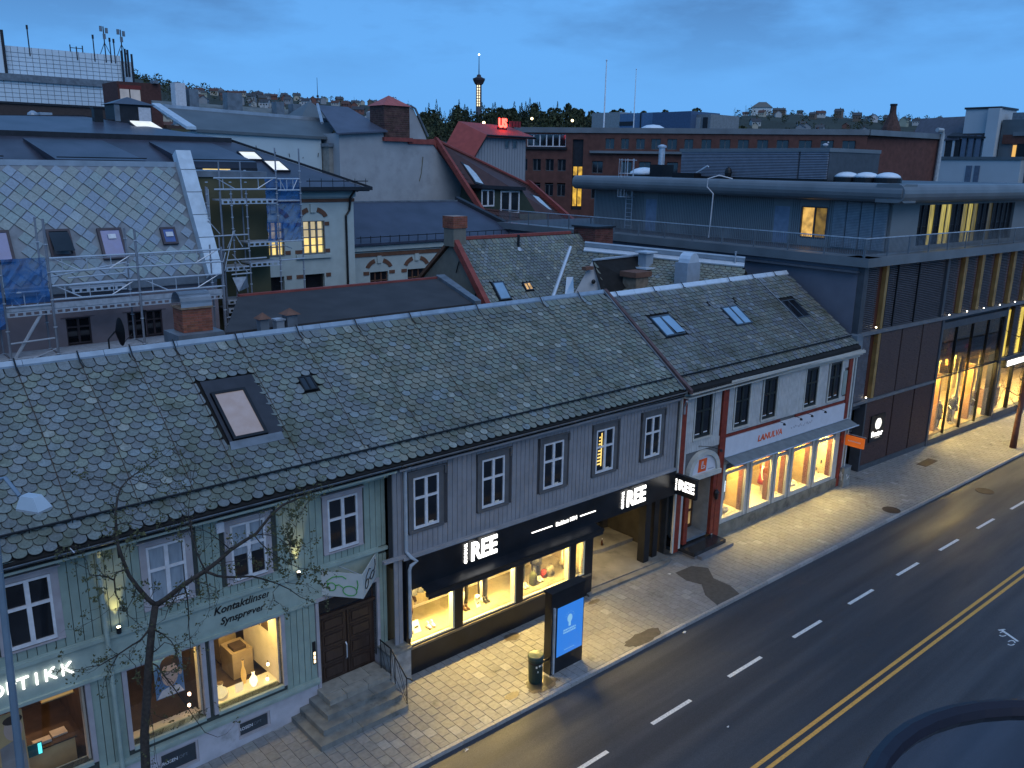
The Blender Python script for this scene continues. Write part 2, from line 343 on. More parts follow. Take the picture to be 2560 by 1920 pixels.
# paving slabs: courses run across the pavement, every second one shifted by half
PW, PL = 0.325, 0.385
mound = MB(); variants = []
for i in range(14):
    v = 0.90 + 0.18 * random.random(); t_ = (v, v * random.uniform(.97, 1.0), v * random.uniform(.93, 1.0))
    if i >= 12: t_ = (1.22, 1.22, 1.20)
    q = MB(); c = .006
    q.add([(c, c, 0), (PW - .012 - c, c, 0), (PW - .012 - c, PL - .012 - c, 0), (c, PL - .012 - c, 0), (0, 0, -.006), (PW - .012, 0, -.006), (PW - .012, PL - .012, -.006), (0, PL - .012, -.006), (0, 0, -.03), (PW - .012, 0, -.03), (PW - .012, PL - .012, -.03), (0, PL - .012, -.03)],
          [(0, 1, 2, 3), (0, 4, 5, 1), (1, 5, 6, 2), (2, 6, 7, 3), (3, 7, 4, 0), (4, 8, 9, 5), (5, 9, 10, 6), (6, 10, 11, 7), (7, 11, 8, 4)], t_)
    variants.append(q.mesh('paving_stone', M_PAVE, tint=True))
x = 3.0; i = 0; npv = 0
cells = []
while x < 78:
    ky = kerb(x + PW / 2) + .15; fy = front(x) + .35; y = ky + (0 if i % 2 == 0 else -PL / 2)
    while y < fy:
        cells.append((x, max(y, ky), min(y + PL, y + PL))); y += PL
    x += PW; i += 1
for (x, y, y1) in cells:
    vi = random.randrange(12) if random.random() > .035 else 12 + random.randrange(2)
    zj = random.uniform(-.003, .003)
    if x > 9.2 and npv < 300 and y1 - y > PL - .01:
        o = bpy.data.objects.new('paving_stone', variants[vi]); C.objects.link(o); o.parent = side
        o.location = (x + .006, y + .006, zj); npv += 1
    else:
        me = variants[vi]; t_ = me.attributes['tint'].data[0].color; L_ = y1 - y
        if x > 40: vs = [(x + .006, y + .006, zj), (x + PW - .006, y + .006, zj), (x + PW - .006, y1 - .006, zj), (x + .006, y1 - .006, zj)]; mound.add(vs, [(0, 1, 2, 3)], t_[:3])
        else: mound.box(W, x + .006, x + PW - .006, -(y1 - .006), -(y + .006), -.03, zj, t_[:3])
mound.build('paving_stones', M_PAVE, side, tint=True, kind='stuff')
# patched asphalt in the pavement, drain covers, damp stains
M_PATCH = mat('patch_asphalt', (0.075, 0.068, 0.058), 0.8, var=0.2, scale=6, bump=0.3)
def blob(cx, cy, rx, ry, z, seed, ang=0.0, n=26):
    r = random.Random(seed); P = []
    for k in range(n):
        a = 6.2832 * k / n; q = 1 + r.uniform(-.13, .13); u, v = math.cos(a) * rx * q, math.sin(a) * ry * q
        P.append((cx + u * math.cos(ang) - v * math.sin(ang), cy + u * math.sin(ang) + v * math.cos(ang), z))
    return P
q = MB(); q.slab([(25.3, 16.42, .0085), (26.7, 16.38, .0085), (27.0, 17.0, .0085), (27.0, 17.8, .0085), (27.6, 18.5, .0085), (27.2, 19.05, .0085), (26.2, 19.1, .0085), (26.0, 18.4, .0085), (26.2, 17.8, .0085), (25.6, 17.2, .0085)], (0, 0, -.02)); q.build('asphalt_patch', M_PATCH, side)
q = MB(); q.slab(blob(21.4, 16.75, .9, .30, .0085, 3), (0, 0, -.02)); q.build('asphalt_patch', M_PATCH, side)
M_STAIN = mat('damp_stain', (0.10, 0.085, 0.065), 0.4, var=0.3, scale=9)
for c_ in [(17.85, 19.75, .32, .22, 5), (16.7, 16.95, .55, .26, 6), (15.6, 17.2, .3, .15, 7), (21.9, 19.6, .3, .12, 9)]:
    q = MB(); q.slab(blob(c_[0], c_[1], c_[2], c_[3], .0078, c_[4]), (0, 0, -.003)); q.build('stain', M_STAIN, side)
M_IRON = mat('cast_iron', (0.05, 0.035, 0.028), 0.6, metal=0.4, var=0.3)
def cover(cx, cy, rx, ry, z, label):
    t = thing('drain_cover', label, 'drain cover', (cx, cy, z))
    q = MB(); q.box(W, cx - rx, cx + rx, -cy - ry, -cy + ry, z, z + .012); q.build('frame', M_IRON, t)
    for k in range(7):
        a = cx - rx * .85 + k * rx * 1.7 / 6; MB().box(W, a - .02, a + .02, -cy - ry * .8, -cy + ry * .8, z + .012, z + .02).build('bar', M_IRON, t)
cover(48.2, 18.35, .8, .28, 0.006, 'rusty rectangular grate in the pavement before the tall lit glass shopfront')
t = thing('manhole_cover', 'dark round manhole cover by the kerb in front of the outdoor clothes shop', 'manhole cover', (39.7, 16.45, 0.006)); MB().lathe((39.7, 16.45, .006), [(.42, 0), (.42, .012), (.36, .012), (.35, .006)], 20).build('lid', M_IRON, t)
t = thing('manhole_cover', 'dark manhole cover out in the near road lane', 'manhole cover', (46.4, 14.6, -.118)); MB().lathe((46.4, 14.6, -.119), [(.45, 0), (.45, .01), (.39, .01), (.38, .005)], 20).build('lid', M_IRON, t)
# markings
def strip(x0, y0, x1, y1, w_, z, name, m, **kw):
    dx, dy = x1 - x0, y1 - y0; l_ = math.hypot(dx, dy); nx, ny = -dy / l_ * w_ / 2, dx / l_ * w_ / 2
    q = MB(); q.slab([(x0 - nx, y0 - ny, z), (x1 - nx, y1 - ny, z), (x1 + nx, y1 + ny, z), (x0 + nx, y0 + ny, z)], (0, 0, -.003)); return q.build(name, m, road, **kw)
road = bpy.data.objects['road']
def dash_y(x): return 13.62 - .0135 * (x - 15) - .00048 * (x - 15) ** 2
for k in range(-2, 13):
    x0 = 14.15 + 3.83 * k
    if k == 0: x0 = 14.2
    strip(x0, dash_y(x0), x0 + 1.85, dash_y(x0 + 1.85), .13, -.1135, 'lane_dash', M_LINE)
YL = [(-20, 11.15), (5, 10.82), (18.7, 10.50), (23.0, 10.41), (29.5, 10.26), (38.2, 10.04), (60, 9.35), (100, 7.9)]
for off in (0, -.27):
    for (a, b_), (c, d_) in zip(YL, YL[1:]): strip(a, b_ + off, c, d_ + off, .12, -.1135, 'centre_line', M_YEL)
q = MB()                                                            # worn bicycle symbol
for cx, cy in ((31.30, 8.20), (31.72, 8.62)):
    for k in range(12):
        a0, a1 = 6.2832 * k / 12, 6.2832 * (k + 1) / 12
        if k in (3, 4, 9): continue
        q.poly([(cx + .24 * math.cos(a0), cy + .12 * math.sin(a0), -.1145), (cx + .24 * math.cos(a1), cy + .12 * math.sin(a1), -.1145), (cx + .17 * math.cos(a1), cy + .08 * math.sin(a1), -.1145), (cx + .17 * math.cos(a0), cy + .08 * math.sin(a0), -.1145)])
q.poly([(31.55, 8.10, -.114), (31.63, 8.05, -.114), (32.02, 8.72, -.114), (31.92, 8.78, -.114)]); q.poly([(31.85, 8.78, -.114), (32.12, 8.66, -.114), (32.14, 8.72, -.114), (31.88, 8.86, -.114)])
q.build('bicycle_symbol', M_LINE, road)
M_PAPER = mat('crumpled_paper', (0.7, 0.7, 0.68), 0.8, var=0.1)
for x, y, z, s_, lb in [(13.0, 16.25, -.115, .10, 'small white scrap of paper lying on the road by the kerb'), (22.9, 16.12, -.115, .12, 'pale crumpled litter at the kerb past the advertising pillar'), (25.9, 19.15, .01, .10, 'white paper scrap by the black doorstep of the clothes shop'), (19.6, 12.0, -.115, .06, 'tiny white scrap in the middle of the near lane')]:
    r = random.Random(int(x * 10)); q = MB()
    for k in range(5):
        a = r.uniform(0, 6.28); q.poly([(x + r.uniform(-1, 1) * s_, y + r.uniform(-1, 1) * s_ * .6, z + r.uniform(0, .04)) for _ in range(4)])
    solo(q, 'litter', M_PAPER, lb, 'litter')
# ------------------------------------------------------------------ slate roofs
def scale_outline(wd, ln, square=False, n=7):
    if square == 'diamond': return [(0, .06 * ln), (-wd / 2, ln / 2), (0, ln), (wd / 2, ln / 2)]
    """tail of one slate in its own plane (x across, y down the slope)"""
    if square:
        c = wd * .22; return [(-wd / 2, 0), (-wd / 2, ln - c), (-wd / 2 + c * .35, ln - c * .3), (-wd / 2 + c, ln), (wd / 2 - c, ln), (wd / 2 - c * .35, ln - c * .3), (wd / 2, ln - c), (wd / 2, 0)]
    r = wd / 2; P = [(-r, 0), (-r, ln - r * .82)]
    for k in range(1, n): a = math.pi * k / n; P.append((-r * math.cos(a), ln - r * .82 + r * .82 * math.sin(a)))
    return P + [(r, ln - r * .82), (r, 0)]
def slate_roof(rf, parent, u0, u1, q0, q1, pitch, row, m, near, holes=(), square=False, seed=1, th=.030, lift=.062, backing=True, vr=1.0, ins_=.955, stuffname='slates', ledge=None, uclip=None):
    rnd = random.Random(seed); base = []
    for i in range(12):
        v = 1 + vr * (-.34 + .58 * (i / 11.0) ** 1.3); hue = rnd.choice([(1, 1, 1), (.92, 1.0, 1.04), (1.04, 1.0, .90), (.95, 1.02, .95), (.93, .98, 1.12)])
        base.append(tuple(v * h for h in hue))
    base.append((1 + .05 * vr, 1 + .18 * vr, 1 + .38 * vr)); base.append((1 + .48 * vr,) * 3)
    vars_ = []
    for i, t in enumerate(base):
        wv = pitch * rnd.uniform(.90, .96); ln = row * 2.0; o = scale_outline(wv, ln, square); k = len(o)
        P = [(x, -y, .004 + lift * (y / ln)) for x, y in o]; Q = [(x, y, z - th) for x, y, z in P]
        ins = [(x * ins_, y + (.010 if y < -.02 else 0), z + .002) for x, y, z in P]
        mb = MB(); mb.add(ins, [tuple(range(k))], t); e_ = tuple(c * .22 for c in t); mb.add(P + Q, [(a, (a + 1) % k, (a + 1) % k + k, a + k) for a in range(k - 1)], e_)  # rim and sides tinted dark: shadow line under each slate put into colour
        b0 = k; mb.f += [(a, (a + 1) % k, b0 + (a + 1) % k, b0 + a) for a in range(k)]; vars_.append(mb)
    meshes = [v.mesh('slate', m, tint=True) for v in vars_] if near else None
    O0 = Vector(rf.p(0, 0, 0)); U_ = Vector(rf.p(1, 0, 0)) - O0; D_ = Vector(rf.p(0, 1, 0)) - O0; N_ = Vector(rf.p(0, 0, 1)) - O0
    def place(u, q):
        o = rf.p(u, q, 0)
        return Matrix(((U_.x, -D_.x, N_.x, o[0]), (U_.y, -D_.y, N_.y, o[1]), (U_.z, -D_.z, N_.z, o[2]), (0, 0, 0, 1)))
    cells = []; r = 0; q = q0
    while q < q1 - row * 1.75:
        u = u0 + (pitch / 2 if r % 2 else 0)
        while u < u1:
            c0, c1 = q, q + row * 2
            ok = not any(h[0] - pitch * .3 < u < h[1] + pitch * .3 and h[2] - row < q + row * .6 < h[3] - row * .2 for h in holes)
            if ok and uclip: a_, b_ = uclip(q + row); ok = a_ < u < b_
            if ok: cells.append((u, q))
            u += pitch
        q += row; r += 1
    big = MB(); keyed = sorted(cells, key=lambda c: (c[0] - near[0]) ** 2 + ((c[1] - near[1]) * near[2]) ** 2) if near else cells
    for n, (u, q) in enumerate(keyed):
        x = rnd.random(); wv = noise2(u * .45, q * .8) * .5 + rnd.random() * .5
        vi = 13 if x < .02 else (12 if x < .035 + .05 * (noise2(u * .3 + 7, q * .6) > .62) else int(wv * 11.9))
        M_ = place(u + rnd.uniform(-.008, .008), q + rnd.uniform(-.008, .012)) @ Matrix.Rotation(rnd.uniform(-.03, .03), 4, 'Z')
        if near and n < 300:
            o = bpy.data.objects.new('slate', meshes[vi]); C.objects.link(o); o.parent = parent; o.matrix_basis = M_
        else:
            src = vars_[vi]; b = len(big.v)
            big.v += [tuple(M_ @ Vector(v)) for v in src.v]; big.f += [tuple(b + i for i in f) for f in src.f]; big.t += src.t
    if big.v: big.build(stuffname, m, parent, tint=True, kind='stuff')
def _h(i, j): return (math.sin(i * 127.1 + j * 311.7) * 43758.5453) % 1.0
def noise2(x, y):
    i, j = math.floor(x), math.floor(y); a, b = x - i, y - j; a = a * a * (3 - 2 * a); b = b * b * (3 - 2 * b)
    return (_h(i, j) * (1 - a) + _h(i + 1, j) * a) * (1 - b) + (_h(i, j + 1) * (1 - a) + _h(i + 1, j + 1) * a) * b
def roof_body(parent, rf, u0, u1, q1, y_back, m=M_DECK, name='roof'):
    """deck under the slates with its rear slope"""
    mb = MB(); a, b = rf.p(u0, 0, -.02), rf.p(u1, 0, -.02); c, d = rf.p(u1, q1, -.02), rf.p(u0, q1, -.02)
    back = a[2] - (y_back - rf.y) * rf.k
    mb.add([a, b, c, d, (u0, y_back, back), (u1, y_back, back)], [(0, 3, 2, 1), (0, 1, 5, 4)])
    mb.add([(p[0], p[1], p[2] - .16) for p in (a, b, c, d)] + [(u0, y_back, back - .16), (u1, y_back, back - .16)], [(0, 1, 2, 3), (4, 5, 1, 0)])
    for i, j in ((d, a), (b, c)): mb.add([i, j, (j[0], j[1], j[2] - .16), (i[0], i[1], i[2] - .16)], [(0, 1, 2, 3), (3, 2, 1, 0)])
    mb.add([d, c, (c[0], c[1], c[2] - .16), (d[0], d[1], d[2] - .16)], [(3, 2, 1, 0)])
    return mb.build(name, m, parent)
def skylight(roof, rf, u0, u1, q0, q1, fm, gm, fr=.07, h=.10, sashes=1, raised=0.0, name='skylight'):
    s = MB()
    P = lambda a, b, c, d, h0, h1: s.hexa([rf.p(a, d, h0), rf.p(b, d, h0), rf.p(b, c, h0), rf.p(a, c, h0), rf.p(a, d, h1), rf.p(b, d, h1), rf.p(b, c, h1), rf.p(a, c, h1)])
    P(u0, u1, q0, q0 + fr, 0, h); P(u0, u1, q1 - fr, q1, 0, h); P(u0, u0 + fr, q0 + fr, q1 - fr, 0, h); P(u1 - fr, u1, q0 + fr, q1 - fr, 0, h)
    w_ = (u1 - u0) / sashes
    for k in range(1, sashes): P(u0 + w_ * k - fr * .6, u0 + w_ * k + fr * .6, q0 + fr, q1 - fr, 0, h)
    o = s.build(name, fm, roof)
    for k in range(sashes):
        a, b = u0 + w_ * k + fr * .8, u0 + w_ * (k + 1) - fr * .8; g = MB(); hh = h * .8 + (raised if k == sashes - 1 else 0)
        g.hexa([rf.p(a, q1 - fr, hh - .01), rf.p(b, q1 - fr, hh - .01), rf.p(b, q0 + fr, h * .7), rf.p(a, q0 + fr, h * .7), rf.p(a, q1 - fr, hh), rf.p(b, q1 - fr, hh), rf.p(b, q0 + fr, h * .8), rf.p(a, q0 + fr, h * .8)])
        g.build('pane', gm, o)
    return o

class SlG:
    """general roof plane: u from A towards B along the ridge, q down towards V"""
    def __init__(s, A, B, V):
        s.a = Vector(A); s.u = (Vector(B) - s.a).normalized(); v = Vector(V) - s.a; s.d = (v - s.u * v.dot(s.u)).normalized(); s.n = s.d.cross(s.u)
        if s.n.z < 0: s.n = -s.n
    def p(s, u, q, h): return tuple(s.a + s.u * u + s.d * q + s.n * h)
# ------------------------------------------------------------------ green timber house
M_GRN = mat('green_clapboard', (0.245, 0.315, 0.275), 0.65, var=0.13, scale=2.2, bump=0.1, dark=((0.13, 0.17, 0.15), 2.0, 0.6, 0.95))
M_GRNT = mat('green_trim', (0.30, 0.37, 0.33), 0.6, var=0.12, scale=3)
M_LILAC = mat('pale_lilac_casing', (0.36, 0.34, 0.36), 0.6, var=0.12, scale=3)
M_DKGAP = mat('shadow_backing', (0.05, 0.06, 0.055), 0.9)
M_STUCCO = mat('pale_plinth_render', (0.40, 0.40, 0.44), 0.8, var=0.15, scale=2, bump=0.25, dark=((0.16, 0.17, 0.15), 1.4, 0.58, 0.85))
M_INW = mat('shop_interior_white', (0.62, 0.56, 0.46), 0.7, var=0.08)
M_INT = mat('shop_interior_tan', (0.40, 0.30, 0.17), 0.7, var=0.15)
M_IND = mat('shop_interior_dark', (0.07, 0.045, 0.028), 0.7, var=0.25)
M_CARP = mat('shop_floor', (0.22, 0.19, 0.13), 0.8, var=0.15)
M_DOOR = mat('dark_oak_door', (0.045, 0.028, 0.022), 0.35, var=0.3, scale=3, stretch=(4, 4, .5))
green = thing('timber_house', 'pale green boarded timber house with an optician shop and old round-tailed slate roof', 'house', (6, 24, 0))
SG = [(1.6, 4.40, 1.44, 3.62), (5.38, 7.28, 1.36, 3.60), (7.64, 9.61, 1.36, 3.60)]
WG = [(2.97, 3.97), (6.14, 7.11), (8.33, 9.33), (11.29, 12.31)]
DG = (10.84, 12.90, .62, 3.58)
holes = [(a, b, c, d) for a, b, c, d in SG] + [(a, b, 5.03, 6.66) for a, b in WG] + [DG]
mb = MB(); pierced(mb, GREEN, -1.0, 13.30, 1.0, 7.25, -.25, -.02, holes + [(5.9, 6.0, 0, 0)]); wall = mb.build('wall', M_DKGAP, green)
mb = MB(); mb.box(W, -1, -.8, -29, -20.3, 0, 7.5); mb.box(W, -1, 27.0, -29.1, -28.9, 0, 7.3); mb.build('rear_wall', M_GRN, green)
mb = MB(); mb.add([(-.9, 19.95, 7.3), (-.9, 29, 7.3), (-.9, 24.5, 10.7)], [(0, 1, 2), (2, 1, 0)]); mb.build('gable', M_GRN, green)
up = [(a - .17, b + .17, 4.95, 6.9) for a, b in WG]
boards(GREEN, -1.0, 13.30, 4.72, 7.22, .205, -.02, .022, up, M_GRN, wall)
lo = [(a - .12, b + .12, 0, 3.66) for a, b, c, d in SG] + [(DG[0] - .1, DG[1] + .1, 0, 4.1)]
boards(GREEN, 4.52, 5.26, 1.12, 3.62, .19, -.02, .022, lo, M_GRN, wall)
boards(GREEN, 9.73, 10.74, 1.05, 3.62, .20, -.02, .022, lo, M_GRN, wall)
boards(GREEN, 13.02, 13.30, .6, 4.45, .14, -.02, .022, [], M_GRN, wall)
mb = MB(); pierced(mb, GREEN, -1.0, 13.0, 3.70, 4.58, -.02, .03, [(DG[0] - .1, DG[1] + .1, 3.0, 3.62)]); mb.build('sign_band', M_GRNT, green)
mb = MB(); mb.box(GREEN, -1.0, 13.32, -.02, .10, 4.58, 4.68); mb.box(GREEN, -1.0, 13.0, -.02, .06, 4.68, 4.72)
mb.box(GREEN, -1.0, 10.74, -.02, .10, 3.62, 3.70); mb.box(GREEN, -1.0, 10.76, -.02, .14, 1.02, 1.12); mb.box(GREEN, -1.0, 10.76, -.02, .09, .92, 1.02)
mb.box(GREEN, -1.0, 13.30, -.02, .22, 6.98, 7.16); mb.box(GREEN, -1.0, 13.30, -.02, .32, 7.16, 7.30); mb.build('trim', M_GRNT, green)
mb = MB(); pierced(mb, GREEN, -1.0, 10.72, -.2, .92, -.3, .05, [(5.95, 7.0, .12, .80), (8.15, 9.12, .22, .74)]); mb.build('plinth', M_STUCCO, green)
for a, b in WG:
    window(GREEN, green, a, b, 5.03, 6.66, M_WHITE, G_DARK, -.03, casing=True, cm=M_LILAC, tr=.60, ft=.06, head=.12, sill=.03, depth=.06)
M_CURT = mat('net_curtain', (0.26, 0.31, 0.36), 0.8, var=0.2, scale=9, stretch=(1, 1, .2))
for a, b, z0 in ((6.22, 7.03, 5.15), (8.41, 9.25, 5.75)): MB().box(GREEN, a, b, -.022, -.012, z0, 6.58).build('curtain', M_CURT, green)
# shopfront frames and glass
for i, (a, b, z0, z1) in enumerate(SG):
    f = MB(); f.box(GREEN, a - .12, a, -.12, .06, z0 - .05, z1 + .02); f.box(GREEN, b, b + .12, -.12, .06, z0 - .05, z1 + .02); f.box(GREEN, a, b, -.12, .05, z1 - .04, z1 + .02)
    o = f.build('shop_window', M_LILAC, green); s_ = MB(); s_.box(GREEN, a, b, -.30, .07, z0 - .10, z0); s_.build('sill', M_GRNT, o)
    MB().box(GREEN, a, b, -.04, -.03, z0, z1 - .04).build('pane', G_CLEAR, o)
    r = MB(); r.box(GREEN, b - .05, b, -.30, -.12, z0, z1 - .04); r.build('reveal', M_INW, o)
# rooms behind: dim showroom left and middle, bright display right
def room(fr, parent, a, b, z0, z1, dp, wm, fm, cm=None, d0=-.32, name='interior'):
    q = MB(); t = .05
    q.box(fr, a, b, -dp - t, -dp, z0, z1); q.box(fr, a - t, a, -dp, d0, z0, z1); q.box(fr, b, b + t, -dp, d0, z0, z1); q.box(fr, a, b, -dp, d0, z1, z1 + t); q.build(name, wm, parent)
    q = MB(); q.box(fr, a, b, -dp, d0 + .3, z0 - t, z0); return q.build('interior_floor', fm, parent)
room(GREEN, green, 1.0, 4.75, .9, 3.62, 4.2, M_IND, M_IND)
room(GREEN, green, 4.9, 7.38, .9, 3.58, 3.6, M_IND, M_IND)
room(GREEN, green, 7.5, 10.2, .9, 3.58, 3.6, M_IND, M_IND)
q = MB(); q.box(GREEN, 5.38, 7.28, -.62, -.28, 1.28, 1.335); q.box(GREEN, 7.64, 9.61, -.9, -.28, 1.28, 1.345); q.build('display_shelf', M_INW, green)
q = MB(); q.box(GREEN, 9.62, 9.68, -2.4, -.30, 1.3, 3.5); q.build('display_wall', M_INW, green)
q = MB()
for k in range(3): q.box(GREEN, 9.60, 9.618, -1.15 - .5 * k, -.75 - .5 * k, 2.75 - .02 * k, 3.25)
q.build('display_picture', M_IND, green)
area('display_lamp', GREEN, 6.3, -.45, 3.48, 1.7, .12, 20, WARM, .1); area('display_lamp', GREEN, 8.7, -.6, 3.48, 1.7, .3, 90, WARM, .1)
area('showroom_lamp', GREEN, 3.0, -2.2, 3.5, 1.5, 1.2, 40, (1, .6, .3)); area('showroom_lamp', GREEN, 6.2, -2.4, 3.45, 1.0, 1.0, 10, (1, .6, .3))
area('showroom_lamp', GREEN, 8.9, -2.5, 3.45, 1.0, 1.0, 12, (1, .7, .4))
M_SKIN = mat('printed_skin', (0.62, 0.45, 0.36), 0.5, var=0.05); M_HAIR = mat('printed_hair', (0.05, 0.03, 0.02), 0.6); M_PBLUE = mat('poster_blue', (0.10, 0.22, 0.42), 0.5)
M_CREAM = mat('cream_cabinet', (0.60, 0.42, 0.20), 0.6, var=0.08); M_NAVY = mat('print_navy', (0.02, 0.05, 0.15), 0.5)
# hanging poster of a man with glasses
ps = thing('poster', 'hanging advertising poster of a man wearing glasses behind the tree', 'poster', GREEN.p(6.55, -.5, 2.2))
MB().box(GREEN, 6.22, 6.98, -.52, -.50, 2.05, 3.32).build('sheet', M_PBLUE, ps)
def oval(fr, cu, cz, ru, rz, d, m, parent, name, n=18, a0=0, a1=6.2832):
    MB().poly([fr.p(cu + ru * math.cos(a0 + (a1 - a0) * k / n), d, cz + rz * math.sin(a0 + (a1 - a0) * k / n)) for k in range(n)]).build(name, m, parent)
oval(GREEN, 6.64, 2.98, .26, .26, -.495, M_HAIR, ps, 'printed_hair'); oval(GREEN, 6.62, 2.70, .225, .36, -.491, M_SKIN, ps, 'printed_face'); oval(GREEN, 6.90, 2.66, .05, .08, -.493, M_SKIN, ps, 'printed_ear'); oval(GREEN, 6.60, 3.05, .20, .09, -.489, M_HAIR, ps, 'printed_fringe')
for du in (-.09, .10):
    q = MB(); q.tube([GREEN.p(6.63 + du + .075 * math.cos(6.2832 * k / 12), -.482, 2.76 + .05 * math.sin(6.2832 * k / 12)) for k in range(13)], .008, 4); q.build('printed_glasses', M_BLACK, ps)
q = MB(); q.box(GREEN, 6.55, 6.66, -.494, -.484, 2.45, 2.47); q.box(GREEN, 6.30, 6.36, -.494, -.486, 2.60, 2.72); q.build('printed_mouth', M_HAIR, ps)
MB().poly([GREEN.p(6.24, -.493, 2.07), GREEN.p(6.96, -.493, 2.07), GREEN.p(6.84, -.493, 2.30), GREEN.p(6.62, -.493, 2.34), GREEN.p(6.38, -.493, 2.28)]).build('printed_shirt', M_WHITE, ps)
ps = thing('poster', 'tall portrait poster standing in the leftmost optician window', 'poster', GREEN.p(3.0, -.6, 1.5))
MB().box(GREEN, 2.55, 3.15, -.62, -.60, 1.2, 3.15).build('sheet', M_CREAM, ps)
oval(GREEN, 2.92, 2.70, .20, .30, -.594, M_SKIN, ps, 'printed_face'); oval(GREEN, 2.93, 2.95, .21, .12, -.590, M_HAIR, ps, 'printed_hair')
MB().poly([GREEN.p(2.57, -.594, 1.25), GREEN.p(3.13, -.594, 1.25), GREEN.p(3.12, -.594, 2.3), GREEN.p(2.95, -.594, 2.42), GREEN.p(2.6, -.594, 2.3)]).build('printed_shirt', mat('printed_grey', (.3, .28, .27), .6), ps)
t = thing('ceiling_cabinet', 'glowing cream cabinet hanging at the top of the leftmost optician window', 'cabinet', GREEN.p(4.0, -.9, 3)); MB().box(GREEN, 3.62, 4.32, -1.2, -.7, 3.05, 3.56).build('body', glow('cream_glow', (1, .62, .2), .35), t); MB().box(GREEN, 3.60, 4.34, -1.22, -.68, 3.03, 3.05).build('rim', M_CREAM, t)
t = thing('wall_cabinet', 'warm lit drawer cabinet at the upper left of the middle optician window', 'cabinet', GREEN.p(5.7, -1.5, 3)); MB().box(GREEN, 5.3, 6.1, -1.9, -1.4, 2.9, 3.5).build('body', glow('cream_glow2', (1, .58, .2), .30), t); MB().box(GREEN, 5.4, 6.0, -1.39, -1.38, 3.13, 3.15).build('drawer_line', M_IND, t)
t = thing('reception_desk', 'low cluttered desk behind the leftmost optician window', 'desk', GREEN.p(3.4, -1.4, 1)); MB().box(GREEN, 3.2, 4.3, -1.7, -1.0, .95, 1.62).build('body', M_CREAM, t); MB().box(GREEN, 3.15, 4.35, -1.75, -.95, 1.62, 1.66).build('top', M_IND, t)
MB().box(GREEN, 3.4, 3.8, -1.3, -1.1, 1.66, 1.74).build('paper_stack', M_INW, t); MB().box(GREEN, 3.85, 4.2, -1.5, -1.2, 1.66, 1.70).build('folder', M_INW, t)
t = thing('display_screen', 'small screen with a glowing turquoise bar in the leftmost optician window', 'screen', GREEN.p(3.35, -.8, 1.6)); MB().box(GREEN, 3.20, 3.52, -.85, -.82, 1.62, 1.95).build('panel', mat('screen_teal', (.02, .12, .13), .3), t); MB().box(GREEN, 3.42, 3.50, -.82, -.81, 1.64, 1.93).build('bar', glow('teal', (.1, .8, .85), 1.6), t)
M_VASE = mat('cream_ceramic', (0.75, 0.68, 0.5), 0.35)
def vase(u, d, z, r, h, label, m=M_VASE, cat='vase', name='vase'):
    c = GREEN.p(u, d, z); t = thing(name, label, cat, c); MB().lathe(c, [(r * .5, 0), (r, h * .28), (r * .9, h * .5), (r * .35, h * .72), (r * .32, h * .85), (r * .45, h)], 14).build('body', m, t, smooth=True)
    MB().lathe((c[0], c[1], c[2] + h), [(r * .45, 0), (r * .5, .02), (r * .3, .03)], 12).build('rim', M_IND, t); return t
vase(8.0, -.6, 1.345, .20, .42, 'round pale figurine vase at the left end of the lit optician shelf', glow('vase_cream_glow', (1, .78, .36), .9)); vase(8.95, -.5, 1.345, .12, .48, 'slender glowing bottle lamp on the lit optician shelf', glow('lamp_white', (1, .85, .5), 2.0), 'lamp', 'table_lamp')  # vase body carries its own cream emission
vase(8.80, -.8, 1.345, .08, .75, 'tall amber bottle behind the glowing lamp on the optician shelf', glow('amber', (1, .5, .08), .8), 'bottle', 'bottle')
t = thing('price_card', 'glowing square card propped on the lit optician shelf', 'card', GREEN.p(8.5, -.5, 1.35)); MB().box(GREEN, 8.38, 8.62, -.5, -.48, 1.35, 1.62).build('face', glow('card', (1, .8, .45), .9), t)
for u, d, z, lb in [(9.35, -.45, 1.42, 'tiny red glowing lamp at the right end of the lit optician shelf'), (9.42, -.5, 1.85, 'small bright spot lamp near the right edge of the lit optician window'), (7.05, -.4, 1.95, 'upper small spot lamp by the window post of the middle optician window'), (7.02, -.4, 1.62, 'lower small spot lamp by the window post of the middle optician window')]:
    c = GREEN.p(u, d, z); t = thing('spot_lamp', lb, 'lamp', c); MB().ell(c, .045, .045, .055, 8, 5).build('bulb', glow('spot_bulb', (1, .65, .4), 9), t); MB().tube([c, (c[0], c[1], c[2] + .12)], .012, 5).build('stem', M_BLACK, t)
t = thing('counter', 'cluttered pale counter with dark screens deep inside the lit optician window', 'counter', GREEN.p(9.0, -2, 1.5)); MB().box(GREEN, 8.9, 9.55, -2.5, -1.7, .95, 1.8).build('body', M_INT, t); MB().box(GREEN, 9.0, 9.4, -2.2, -1.8, 1.8, 1.9).build('tray', M_IND, t); MB().box(GREEN, 9.0, 9.55, -3.3, -2.8, .95, 2.3).build('cupboard', M_INT, t); MB().box(GREEN, 9.1, 9.4, -3.2, -2.9, 2.3, 2.42).build('monitor', M_BLACK, t)
